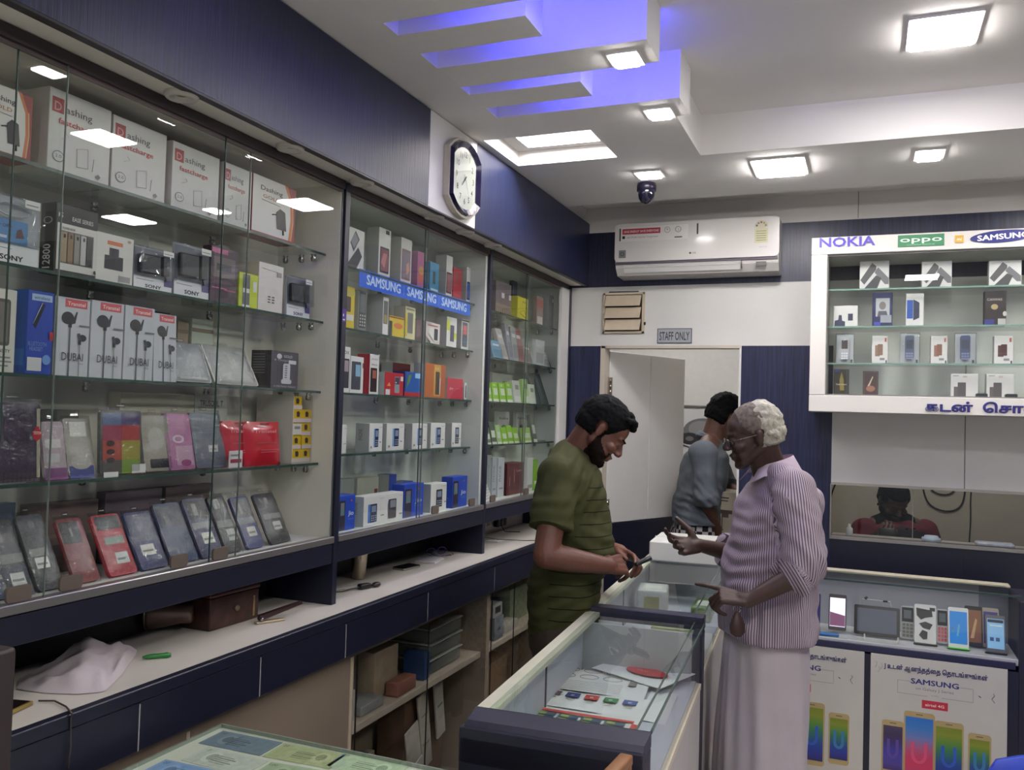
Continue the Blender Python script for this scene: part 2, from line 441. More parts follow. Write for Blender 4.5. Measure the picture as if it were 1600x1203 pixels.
# ================================================================== long wall cabinet on the left
SH = (2.075, 1.865, 1.650, 1.430)      # shelf tops
ZB, ZT = 1.205, 2.300                  # cabinet bottom and top
XI = -1.735                            # inner back
def fascia(y0, y1, m, z1=ZC - .004):
    b = MB(); b.bbox((XF - .02, y0, 2.302), (XF, y1, z1), m, .001); return b
struct('trim_2', fascia(YN, 2.600, NAVY_W)); struct('trim_3', fascia(2.602, 2.985, WHITE)); struct('trim_4', fascia(2.987, YB, NAVY_W))
s = MB(); s.box((XW, YN, 2.302), (XF - .021, YB, 2.312), CREAM); struct('trim_5', s)                   # soffit board under the fascia
s = MB(); s.box((XF - .022, YN, 2.296), (XF + .001, YB, 2.3015), mat((24, 22, 26), .4)); struct('trim_6', s)  # dark lip
s = MB(); s.box((XW, 4.04, ZC), (XF - .02, YB, 2.8), PLASTER); struct('trim_7', s)
for k, px in enumerate((205, 345, 457, 620, 680, 735)):
    y = (1.50, 1.90, 2.26, 2.74, 3.0, 3.27)[k]
    m = MB(); m.lathe([(0.012, -.004), (.020, -.006), (.022, -.012), (.034, -.012), (.038, -.006), (.038, 0)], (0, 0, 0), mat((200, 194, 184), .5)); m.lathe([(0.0, -.004), (.021, -.004)], (0, 0, 0), mat((120, 112, 100), .4))
    o = m.build('spotlight', None, (-1.448, y, 2.302))
    tag(o, ('round white unlit spotlight under the fascia, ' + ('nearest the left edge', 'second from the left edge', 'third from the left edge', 'under the white clock panel', 'just past the wall clock', 'under the far blue fascia')[k]), 'spotlight', 'unlit round spotlights under the fascia')

def glass_pane(parent, y0, y1, x, z0, z1, tab=None, tabcol=(96, 84, 76)):
    g = MB(); g.add([(x, y0, z0), (x, y1, z0), (x, y1, z1), (x, y0, z1)], [(0, 1, 2, 3)], GLASS)
    o = g.build('glass_door', parent)
    e = MB(); e.box((x - .002, y0 - .0008, z0), (x + .002, y0 + .0008, z1), GLASS_EDGE); e.build('glass_edge', o)
    e = MB(); e.box((x - .002, y1 - .0007, z0), (x + .002, y1 + .0007, z1), mat((104, 114, 108), .3)); e.build('glass_edge', o)
    for t in tab or ():
        h = MB(); h.T = Matrix.Translation((x + .0035, t, z0 + .002)) @ Matrix.Rotation(PI / 2, 4, 'Z')
        h.prism(rrect(-.027, 0, .027, .03, .008), -.003, .003, mat(tabcol, .7)); h.build('pull', o)
    return o
def shelf(parent, y0, y1, z, x0=-1.555, brackets=()):
    g = MB(); t = .007
    g.add([(XI, y0, z), (x0, y0, z), (x0, y1, z), (XI, y1, z)], [(0, 1, 2, 3)], GLASS_SHELF)
    o = g.build('glass_shelf', parent)
    e = MB(); e.box((x0, y0, z - t), (x0 + .0015, y1, z), GLASS_EDGE); e.build('shelf_edge', o)
    for (x, y) in brackets:
        b = MB(); b.lathe([(.004, -.03), (.008, -.028), (.009, -.018), (.006, -.012), (.009, -.008), (.009, -t)], (x, y, z), STEEL, 10); b.build('bracket', o)
    return o
def cabinet(y0, y1, label, panes, shelves, side_l=True, lining=CREAM, p1=0.018):
    t = empty('wall_cabinet', (0, 0, 0), (0, 0, 0), label, 'cabinet')
    b = MB(); b.box((XI - .004, y0, ZB), (XI, y1, ZT), lining); b.build('back_panel', t)
    for ys in (y0, y1 - p1):
        b = MB(); b.box((XI, ys, ZB - .0), (-1.506, ys + p1, ZT), lining); b.build('side_panel', t)
    b = MB(); b.box((XI, y0, ZB - .018), (-1.51, y1, ZB), WHITE if lining is CREAM else lining); b.build('bottom_board', t)
    b = MB(); b.box((XI, y0, ZT - .012), (-1.512, y1, ZT), lining); b.build('top_board', t)
    b = MB(); b.bbox((-1.515, y0, ZB - .016), (-1.488, y1, ZB + .004), ALU, .002); b.build('bottom_track', t)
    b = MB(); b.box((-1.514, y0, ZT - .026), (-1.494, y1, ZT), ALU_D); b.box((-1.512, y0, ZT - .034), (-1.504, y1, ZT - .026), mat((120, 104, 104), .4)); b.build('top_track', t)
    for z, ps in shelves: shelf(t, y0 + p1, y1 - p1, z, brackets=ps)
    for a, bb, x, tabs in panes: glass_pane(t, a, bb, x, ZB + .004, ZT - .026, tabs)
    return t
br1 = [(x, 2.19 + .012) for x in (-1.575, -1.62, -1.68)] + [(-1.70, 1.9), (-1.70, 1.5)]
c1 = cabinet(0.2, 2.241, 'long wall cabinet of chargers and phone cases behind sliding glass, nearest the camera',
        [(.3, 1.245, -1.500, (1.187,)), (1.14, 1.815, -1.507, (1.31, 1.612)), (1.71, 2.235, -1.500, (1.745,))], [(z, br1) for z in SH], p1=.006)
c2 = cabinet(2.268, 3.352, 'wall cabinet of boxed phones with the blue banner, middle of the row',
        [(2.275, 2.80, -1.500, ()), (2.79, 3.345, -1.507, (2.93, 3.26))], [(z, [(x, 3.325) for x in (-1.575, -1.64, -1.70)] + [(-1.70, 2.8), (-1.70, 3.05)]) for z in (2.06, 1.86, 1.65, 1.452)], lining=GREYIN)
c3 = cabinet(3.38, 4.415, 'wall cabinet with green and white packs, farthest of the row by the doorway',
        [(3.385, 3.83, -1.500, (3.46,)), (3.82, 4.41, -1.507, (3.88,))], [(z, [(-1.58, 4.385), (-1.66, 4.385), (-1.70, 3.9)]) for z in (2.06, 1.85, 1.65, 1.455)], lining=GREYIN)
# far stile of the last cabinet, posts between the cabinets
s = MB(); s.bbox((-1.512, 4.30, ZB), (-1.494, 4.42, ZT - .02), WHITE, .001); s.build('stile', c3)
for y0, y1, z0, lab in ((2.243, 2.266, 1.001, 'dark blue upright between the first and second wall cabinets, standing on the ledge'), (3.353, 3.379, 1.001, 'dark blue upright between the second and third wall cabinets, standing on the ledge')):
    s = MB(); s.bbox((XW + .001, y0, z0), (-1.492, y1, 2.296), NAVY, .001)
    tag(s.build('upright_panel'), lab, 'panel', 'uprights between the wall cabinets')
s = MB(); s.bbox((XW + .001, 4.421, z0), (-1.49, YB - .001, 2.296), NAVY, .001); tag(s.build('upright_panel'), 'dark blue upright between the last wall cabinet and the back wall', 'panel')
# apron under the cabinets
for y0, y1, lab in ((.2, 2.236, 'dark blue apron board under the first wall cabinet'), (2.267, 3.352, 'dark blue apron board under the second wall cabinet'), (3.38, 4.42, 'dark blue apron board under the third wall cabinet')):
    s = MB(); s.bbox((-1.525, y0, 1.128), (-1.492, y1, 1.186), NAVY, .001); s.box((XW + .001, y0, 1.15), (-1.525, y1, 1.186), NAVY)
    tag(s.build('apron_board'), lab, 'board', 'apron boards under the wall cabinets')
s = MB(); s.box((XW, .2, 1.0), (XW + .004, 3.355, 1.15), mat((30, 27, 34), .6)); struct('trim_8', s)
# small purple stickers on the first upright
s = MB(); s.box((-1.4918, 2.244, 1.865), (-1.4912, 2.264, 1.905), mat((70, 40, 130), .4)); s.box((-1.4912, 2.247, 1.882), (-1.491, 2.252, 1.89), WHITE); s.box((-1.4912, 2.247, 1.87), (-1.491, 2.258, 1.874), WHITE)
tag(s.build('sticker'), 'small purple sticker on the dark blue upright', 'sticker')

# ------------------------------------------------------------------ ledge and the low cabinets below it
ZL = 1.0
s = MB(); s.bbox((XW + .001, .2, ZL - .02), (XF - .015, YB - .005, ZL), mat((206, 200, 190), .38, vary=.05, vscale=4), .001)
ledge = tag(s.build('worktop'), 'long white laminate ledge running under the wall cabinets', 'worktop')
s = MB(); s.bbox((XF - .018, .2, ZL - .028), (XF + .004, YB - .005, ZL + .0005), NAVY, .002); tag(s.build('edge_strip', ledge), 'dark blue front edge strip')
def drawer_unit(y0, y1, label):
    t = empty('low_cabinet', (XF, y0, 0), (0, 0, 0), label, 'cabinet')
    return t
seams = (.9, 1.408, 1.80, 2.187, 2.70, 3.285, 3.80, 4.44)
low_lab = ['dark blue drawer front under the ledge by the left edge', 'dark blue drawer front below the white plastic bag', 'dark blue drawer front below the brown box', 'dark blue drawer front below the steel cup',
           'dark blue drawer front below the phone lying on the ledge', 'dark blue drawer front below the far end of the open ledge', 'dark blue drawer front behind the man in green']
GAP = mat((170, 165, 165), .4)
for i in range(7):
    y0, y1 = seams[i], seams[i + 1]
    s = MB(); s.bbox((XF - .018, y0 + .002, .868), (XF, y1 - .002, ZL - .03), NAVY, .0015)
    o = s.build('drawer_front'); tag(o, low_lab[i], 'drawer', 'drawer fronts under the ledge')
    e = MB(); e.box((XF - .016, y1 - .002, .868), (XF - .0005, y1 + .001, ZL - .034), GAP); e.build('edge_band', o)
# low glass-fronted cabinets, with a shelf in each
INB = mat((158, 142, 124), .6, vary=.06, vscale=5, name='beige_lining')
def low(y0, y1, label, glass=True, mull=None):
    t = empty('low_cabinet', (0, 0, 0), (0, 0, 0), label, 'cabinet')
    b = MB(); b.box((XW + .002, y0, .05), (XW + .008, y1, .866), INB); b.build('back_panel', t)
    for ys in (y0, y1 - .016): b = MB(); b.box((XW + .01, ys, .05), (XF - .052, ys + .016, .866), INB); b.build('side_panel', t)
    b = MB(); b.box((XW + .01, y0, .862), (XF - .02, y1, .867), INB); b.build('top_board', t)
    b = MB(); b.box((XW + .01, y0, .05), (XF - .02, y1, .10), INB); b.build('bottom_board', t)
    b = MB(); b.box((XF - .055, y0, .846), (XF - .03, y1, .862), mat((130, 118, 110), .5)); b.build('track', t)
    if glass:
        b = MB(); b.bbox((XW + .01, y0 + .016, .575), (XF - .075, y1 - .016, .60), mat((186, 172, 154), .5, vary=.05), .002); b.build('shelf', t)
        for a, bb in mull: 
            g = MB(); x = XF - .045; g.add([(x, a, .1), (x, bb, .1), (x, bb, .848), (x, a, .848)], [(0, 1, 2, 3)], GLASS); o = g.build('glass_door', t)
            e = MB(); e.box((x - .002, a - .0015, .1), (x + .002, a + .0015, .848), mat((24, 22, 22), .4)); e.build('glass_edge', o)
    else:
        for a, bb in mull:
            g = MB(); g.bbox((XF - .05, a, .1), (XF - .04, bb, .846), mat((134, 120, 106), .35, vary=.06, vscale=3), .001); g.build('door', t)
            g = MB(); g.bbox((XF - .052, bb - .012, .1), (XF - .036, bb, .846), mat((196, 180, 158), .5), .001); g.build('stile', t)
    return t
low(.9, 2.30, 'low cabinet with beige panel doors under the ledge, nearest', False, [(.91, 1.60), (1.605, 2.29)])
low(2.302, 3.35, 'low cabinet with glass doors full of plastic trays and papers', True, [(2.325, 2.80), (2.80, 3.335)])
low(3.352, YB - .01, 'low cabinet with glass doors beside the man in green', True, [(3.37, 3.62), (3.62, 3.90), (3.90, 4.42)])
# ================================================================== wall clock, air conditioner, camera, vent, sign
t = empty('wall_clock', (XF + .001, 2.835, 2.455), (0, 0, PI / 2), 'dark blue rimmed wall clock on the white panel over the cabinets', 'clock')
def clock_outline(w, h, cut, n=7):
    """straight sides, cut corners and a bowed top and bottom"""
    pts = []
    for s1 in (1, -1):
        for i in range(n + 1):
            u = 1 - 2 * i / n
            x = w * u; z = h * (1 - .38 * abs(u) ** 2.2)
            pts.append((x * s1, z * s1))
    return pts
c = MB(); c.prism(clock_outline(.128, .145, .04), -.022, 0, mat((196, 188, 172), .35)); c.build('back_rim', t)
o1, o2 = clock_outline(.120, .137, .04), clock_outline(.092, .112, .03)
c = MB(); n = len(o1); vs = [(p[0], -.022, p[1]) for p in o1] + [(p[0] * .96, -.036, p[1] * .96) for p in o1] + [(p[0], -.024, p[1]) for p in o2]
c.add(vs, [(i, (i + 1) % n, n + (i + 1) % n, n + i) for i in range(n)] + [(n + i, n + (i + 1) % n, 2 * n + (i + 1) % n, 2 * n + i) for i in range(n)], mat((26, 20, 62), .12, coat=.8))
tag(c.build('rim', t), 'glossy dark blue rim')
c = MB(); c.prism(o2, -.0235, -.0225, mat((206, 206, 196), .3, coat=.5))
INK = mat((66, 62, 60), .5)
for i in range(1, 13):
    a = PI / 2 - i * PI / 6; rx, rz = .070, .086
    c.text(str(i), INK, (rx * math.cos(a), -.0242, rz * math.sin(a) - .008), (1, 0, 0), (0, 0, 1), .022, None, .014)
c.build('dial', t)
def hand(a, l, w):
    h = MB(); d = Vector((math.sin(a), 0, math.cos(a))); p = Vector((d.z, 0, -d.x))
    o = Vector((0, -.0262, .0)); h.add([tuple(o - d * .014 + p * w), tuple(o - d * .014 - p * w), tuple(o + d * l - p * w * .4), tuple(o + d * l + p * w * .4)], [(0, 1, 2, 3)], BLACK)
    h.build('clock_hand', t)
hand(math.radians(222), .042, .0028); hand(math.radians(152), .066, .0016)
c = MB(); c.add([(p[0], -.0285, p[1]) for p in o2], [tuple(range(n))], GLASS); c.build('cover_glass', t)

# air conditioner
ACW = mat((214, 210, 206), .22, coat=.3, name='white_gloss_plastic')
t = empty('air_conditioner', (-0.80, 4.36, 2.32), (0, 0, 0), 'white split air conditioner on the blue band over the doorway', 'air conditioner')
def extr(mb, prof, x0, x1, m, smooth=False):
    """profile in (y,z) swept along x"""
    n = len(prof); vs = [(x0, p[0], p[1]) for p in prof] + [(x1, p[0], p[1]) for p in prof]
    mb.add(vs, [(i, (i + 1) % n, n + (i + 1) % n, n + i) for i in range(n)] + [tuple(range(n)), tuple(range(2 * n - 1, n - 1, -1))], m, smooth)
c = MB(); extr(c, [(.085, .0), (-.04, .005), (-.075, .04), (-.085, .07), (-.08, .24), (-.06, .262), (.085, .262)], -.402, .402, ACW); c.build('body', t)
c = MB(); c.T = Matrix.Translation((0, -.0, 0)); c.slab(-.405, .068, .405, .262, .022, -.094, -.082, ACW, 5); c.build('front_panel', t)
c = MB(); c.box((-.40, -.087, .056), (.40, -.074, .068), mat((88, 80, 92), .4)); c.build('air_gap', t)
c = MB(); c.add([(-.36, -.083, .054), (.23, -.083, .054), (.23, -.058, .016), (-.36, -.058, .016), (-.36, -.078, .056), (.23, -.078, .056), (.23, -.053, .016), (-.36, -.053, .016)], [(0, 1, 2, 3), (4, 7, 6, 5), (0, 4, 5, 1), (3, 2, 6, 7)], mat((226, 223, 220), .3)); c.build('louver', t)
c = MB(); c.box((.298, -.084, .026), (.345, -.070, .046), mat((96, 92, 90), .3)); c.build('display_window', t)
c = MB(); c.box((.228, -.083, .018), (.2305, -.06, .056), BLACK); c.build('joint', t)
c = MB(); y = -.0945
RED = mat((176, 44, 66), .5); LBL = mat((222, 219, 214), .5)
c.box((-.385, y - .0005, .172), (-.03, y, .246), LBL); c.box((-.382, y - .001, .175), (-.374, y - .0005, .24), mat((70, 66, 66))); c.box((.012, y - .001, .192), (.020, y - .0005, .246), mat((70, 66, 66)))
c.box((-.366, y - .001, .208), (-.17, y - .0005, .236), RED)
c.text('SAVE ENERGY SAVE EVERYONE', mat((240, 226, 226)), (-.268, y - .0015, .216), (1, 0, 0), (0, 0, 1), .012, .18, .02)
c.box((-.366, y - .001, .186), (-.352, y - .0005, .2), BLACK); c.text('with DUAL Inverter Compressor', mat((120, 116, 116)), (-.262, y - .001, .188), (1, 0, 0), (0, 0, 1), .009, .165)
for x in (-.135, -.08): c.tube([(x + .014 * math.cos(a * PI / 6), y - .001, .222 + .014 * math.sin(a * PI / 6)) for a in range(13)], .0012, mat((110, 108, 106)), 4)
c.text('*', mat((90, 88, 86)), (-.135, y - .001, .212), (1, 0, 0), (0, 0, 1), .018); c.text(')', mat((90, 88, 86)), (-.08, y - .001, .216), (1, 0, 0), (0, 0, 1), .012)
c.box((-.098, y - .001, .180), (-.06, y - .0005, .186), mat((90, 88, 86)))
tag(c.build('sticker', t), 'red and white energy sticker')
c = MB(); c.box((.29, y - .0005, .135), (.352, y, .205), mat((200, 196, 160))); 
c.prism([(.321 + .032 * math.cos(a * PI / 8), .212 + .032 * math.sin(a * PI / 8)) for a in range(9)] + [(.321, .2)], y - .001, y, mat((196, 190, 170)))
for k, cc in enumerate(((120, 140, 80), (170, 150, 60), (140, 80, 60), (120, 130, 90), (90, 90, 80))):
    a = PI * (k + .5) / 5; c.box((.321 + .022 * math.cos(a) - .004, y - .0015, .212 + .022 * math.sin(a) - .004), (.321 + .022 * math.cos(a) + .004, y - .001, .212 + .022 * math.sin(a) + .004), mat(cc))
for k in range(5): c.box((.298, y - .001, .146 + k * .011), (.344, y - .0005, .1485 + k * .011), mat((120, 118, 90)))
tag(c.build('energy_label', t), 'yellowish star rating label')
c = MB(); c.box((-.382, y - .001, .088), (-.346, y, .128), mat((120, 124, 122))); c.tube([(-.364 + .009 * math.cos(a * PI / 6), y - .002, .108 + .009 * math.sin(a * PI / 6)) for a in range(13)], .0015, BLACK, 4)
tag(c.build('badge', t), 'small grey square badge')
c = MB(); c.ell((-.018, y - .0005, .1), (.005, .001, .005), mat((90, 60, 70)), 10, 6); c.build('emblem', t)
c = MB(); c.text('LG', mat((90, 88, 88)), (.002, y - .001, .0965), (1, 0, 0), (0, 0, 1), .009, None, .03)
c.build('lettering', t)
c = MB(); c.text('Dual Cool', mat((150, 146, 144)), (.33, y - .001, .112), (1, 0, 0), (0, 0, 1), .006)
c.build('lettering', t)

# dome camera
t = empty('security_camera', (-0.92, 3.75, ZC), (0, 0, 0), 'dark dome security camera hanging from the ceiling', 'camera')
c = MB(); c.lathe([(0, 0), (.040, 0), (.043, -.012), (.043, -.034), (.036, -.038), (0, -.038)], (0, 0, 0), mat((34, 30, 52), .3), 28); c.build('mount', t)
c = MB(); c.lathe([(.037, -.036), (.037, -.052), (.032, -.070), (.022, -.084), (.010, -.091), (0, -.093)], (0, 0, 0), mat((18, 16, 34), .12, coat=.6), 28); c.build('dome', t)

# ventilation flap
t = empty('vent', (-1.197, YB, 2.148), (0, 0, 0), 'cream louvred vent with three slats, left above the doorway', 'vent')
VC = mat((206, 190, 166), .5, vary=.05); c = MB()
W2, H2 = .112, .108
for a, b in (((-W2, -H2), (W2, -H2 + .01)), ((-W2, H2 - .01), (W2, H2)), ((-W2, -H2), (-W2 + .01, H2)), ((W2 - .012, -H2), (W2, H2))): c.box((a[0], -.012, a[1]), (b[0], -.001, b[1]), VC)
c.build('frame', t)
c = MB(); c.box((-W2 + .012, -.004, -H2 + .01), (W2 - .014, -.001, H2 - .012), mat((60, 50, 40), .8)); c.build('opening', t)
for k in range(3):
    z1 = H2 - .014 - k * .064; s_ = MB()
    s_.add([(-W2 + .014, -.008, z1), (W2 - .018, -.008, z1), (W2 - .022, -.028, z1 - .058), (-W2 + .012, -.028, z1 - .058), (-W2 + .014, -.005, z1), (W2 - .018, -.005, z1), (W2 - .022, -.025, z1 - .058), (-W2 + .012, -.025, z1 - .058)],
           [(0, 3, 2, 1), (4, 5, 6, 7), (0, 1, 5, 4), (3, 7, 6, 2), (0, 4, 7, 3), (1, 2, 6, 5)], VC); s_.build('slat', t)
c = MB(); c.tube([(-.08, -.014, H2 + .004), (.08, -.014, H2 + .004)], .003, BLACK, 6); c.tube([(W2 + .004, -.01, -.05), (W2 + .004, -.01, -.065)], .006, BLACK, 6); c.build('catch', t)

# STAFF ONLY
t = MB(); t.bbox((-.090, -.004, -.039), (.090, 0, .039), mat((70, 74, 90), .4), .001); t.box((-.086, -.0048, -.035), (.086, -.004, .035), mat((156, 160, 164), .4))
t.text('STAFF ONLY', mat((40, 42, 56)), (0, -.0053, -.022), (1, 0, 0), (0, 0, 1), .044, .156, .02)
tag(t.build('sign', None, (-.924, YB - .001, 2.025)), 'grey STAFF ONLY sign over the doorway', 'sign')

# ================================================================== display case on the back wall
YD = 4.10
t = empty('display_case', (0, YD, 1.65), (0, 0, 0), 'white framed display case of phone boxes on the back wall', 'display case')
FR = mat((208, 204, 198), .35, name='display_frame_white')
X0, X1, Z0, Z1 = -.238, 1.36, 1.648, 2.432
def dframe(name, a, b):
    c = MB(); c.bbox((a[0], 0, a[1] - 1.65), (b[0], .34, b[1] - 1.65), FR, .002); return c.build(name, t)
top = dframe('top_board', (X0, 2.355), (X1, Z1)); bot = dframe('bottom_board', (X0, Z0), (X1, 1.722)); dframe('side_board', (X0, 1.723), (-.170, 2.354)); dframe('side_board', (1.29, 1.723), (X1, 2.354))
c = MB(); 
for a, b in (((-.170, 2.348), (1.29, 2.355)), ((-.170, 1.722), (1.29, 1.728)), ((-.170, 1.728), (-.165, 2.348))): c.box((a[0], .012, a[1] - 1.65), (b[0], .022, b[1] - 1.65), mat((120, 118, 116), .4))
c.build('glass_channel', t)
c = MB(); c.add([(-.168, .017, .075), (1.29, .017, .075), (1.29, .017, .70), (-.168, .017, .70)], [(0, 1, 2, 3)], GLASS); c.build('glass_door', t)
DSH = (2.203, 2.035, 1.870)
for z in DSH:
    g = MB(); g.add([(-.168, .045, z - 1.65), (1.288, .045, z - 1.65), (1.288, .33, z - 1.65), (-.168, .33, z - 1.65)], [(0, 1, 2, 3)], GLASS_SHELF); o = g.build('glass_shelf', t)
    e = MB(); e.box((-.168, .044, z - 1.657), (1.288, .0455, z - 1.65), mat((120, 150, 138), .2)); e.build('shelf_edge', o)
PUR = mat((86, 74, 176), .3, name='purple_blue_lettering'); c = MB()
c.text('NOKIA', PUR, (-.089, -.004, .738), (1, 0, 0), (0, 0, 1), .042, .232, .022)
tag(c.build('lettering', top), 'raised purple lettering')
c = MB(); c.box((.118, -.003, .724), (.300, 0, .775), mat((46, 122, 78), .4)); c.text('oppo', mat((222, 238, 226)), (.209, -.0036, .744), (1, 0, 0), (0, 0, 1), .024, .165, .012); c.text('CAMERA PHONE', mat((150, 190, 160)), (.209, -.0036, .729), (1, 0, 0), (0, 0, 1), .005, .11)
tag(c.build('sign_plate', top), 'green name plate')
c = MB(); c.box((.341, -.003, .732), (.374, 0, .764), mat((206, 158, 60), .4)); c.text('mi', mat((240, 230, 210)), (.3575, -.0036, .741), (1, 0, 0), (0, 0, 1), .014, .018, .02); tag(c.build('sign_plate', top), 'small orange name plate')
c = MB(); c.T = Matrix.Translation((.520, 0, .752)) @ Matrix.Rotation(math.radians(-3), 4, 'Y')
c.prism([(.122 * math.cos(a * PI / 16), .026 * math.sin(a * PI / 16)) for a in range(32)], -.003, 0, mat((36, 40, 110), .35)); c.text('SAMSUNG', mat((240, 240, 244)), (0, -.0036, -.0115), (1, 0, 0), (0, 0, 1), .023, .188, .03)
tag(c.build('sign_plate', top), 'blue oval name plate')
c = MB(); TB = mat((42, 38, 110), .35)
c.text('\u0b95\u0b9f\u0ba9\u0bcd  \u0bc6\u0b9a\u0bbe\u0bb2\u0bcd\u0bb2\u0bbe\u0ba4\u0bc0\u0bb0\u0bcd', TB, (.235, -.003, .013), (1, 0, 0), (0, 0, 1), .036, .64, .030, 'L')
tag(c.build('lettering', bot), 'dark blue Tamil lettering')

# glass window to the cabin under the case
t = empty('window_1', (0, YB, 1.055)); t['kind'] = 'structure'
c = MB(); c.box((WX0, -.006, WZ1 - 1.055 - .002), (WX1, .02, WZ1 - 1.055 + .010), mat((170, 164, 156), .4)); c.build('window_frame', t)
c = MB(); c.box((WX0, -.006, -.012), (WX1, .02, .002), mat((150, 146, 142), .4)); c.build('window_sill', t)
c = MB(); c.box((WX0 - .003, -.006, -.012), (WX0 + .003, .02, WZ1 - 1.055), mat((150, 146, 142), .4)); c.build('window_frame', t)
c = MB(); c.add([(WX0, .006, 0), (.21, .006, 0), (.21, .006, .25), (WX0, .006, .25)], [(0, 1, 2, 3)], WINGLASS); o = c.build('pane', t)
e = MB(); e.box((.209, .004, 0), (.211, .009, .25), mat((150, 160, 150), .3)); e.build('glass_edge', o)
c = MB(); c.add([(.205, .014, 0), (WX1, .014, 0), (WX1, .014, .25), (.205, .014, .25)], [(0, 1, 2, 3)], WINGLASS); c.build('pane', t)

# ================================================================== right-hand counter below the case
RX0, RX1, RY0, RY1, RZ = -.52, .56, 3.87, 4.15, .95
t = empty('glass_counter', (0, RY0, 0), (0, 0, 0), 'glass display counter of upright phones with posters on its front', 'counter')
c = MB(); c.box((RX0, -.013, 0), (RX1, .28, .66), NAVY); c.build('body', t)
c = MB(); c.bbox((RX0, -.004, .682), (RX1, .28, .705), mat((176, 176, 180), .3), .001); c.build('shelf', t)
c = MB(); c.bbox((RX0, -.013, .668), (RX1 - .01, .02, .6945), mat((32, 34, 66), .4), .001); c.build('shelf_edge', t)
c = MB(); c.box((RX0, .26, .705), (RX1 - .11, .28, .94), mat((168, 168, 178), .5)); c.box((RX1 - .11, .262, .705), (RX1, .278, .94), mat((110, 114, 128), .5)); c.build('back_panel', t)
c = MB(); c.bbox((RX1, -.013, 0), (RX1 + .08, .30, .93), mat((26, 26, 46), .5), .002); c.build('end_post', t)
c = MB(); c.box((RX0, .215, .944), (RX1, .285, .9505), mat((196, 188, 168), .4)); c.build('rear_strip', t)
g = MB(); g.add([(RX0, -.002, .95), (RX1 + .01, -.002, .95), (RX1 - .03, .28, .95), (RX0, .28, .95)], [(0, 1, 2, 3)], GLASS_SHELF); o = g.build('glass_top', t)
e = MB(); e.box((RX0, -.004, .943), (RX1 + .01, -.002, .9505), mat((40, 60, 60), .2)); e.build('glass_edge', o)
g = MB(); g.add([(RX0, .0, .706), (RX1, 0, .706), (RX1, 0, .944), (RX0, 0, .944)], [(0, 1, 2, 3)], GLASS); g.build('glass_front', t)
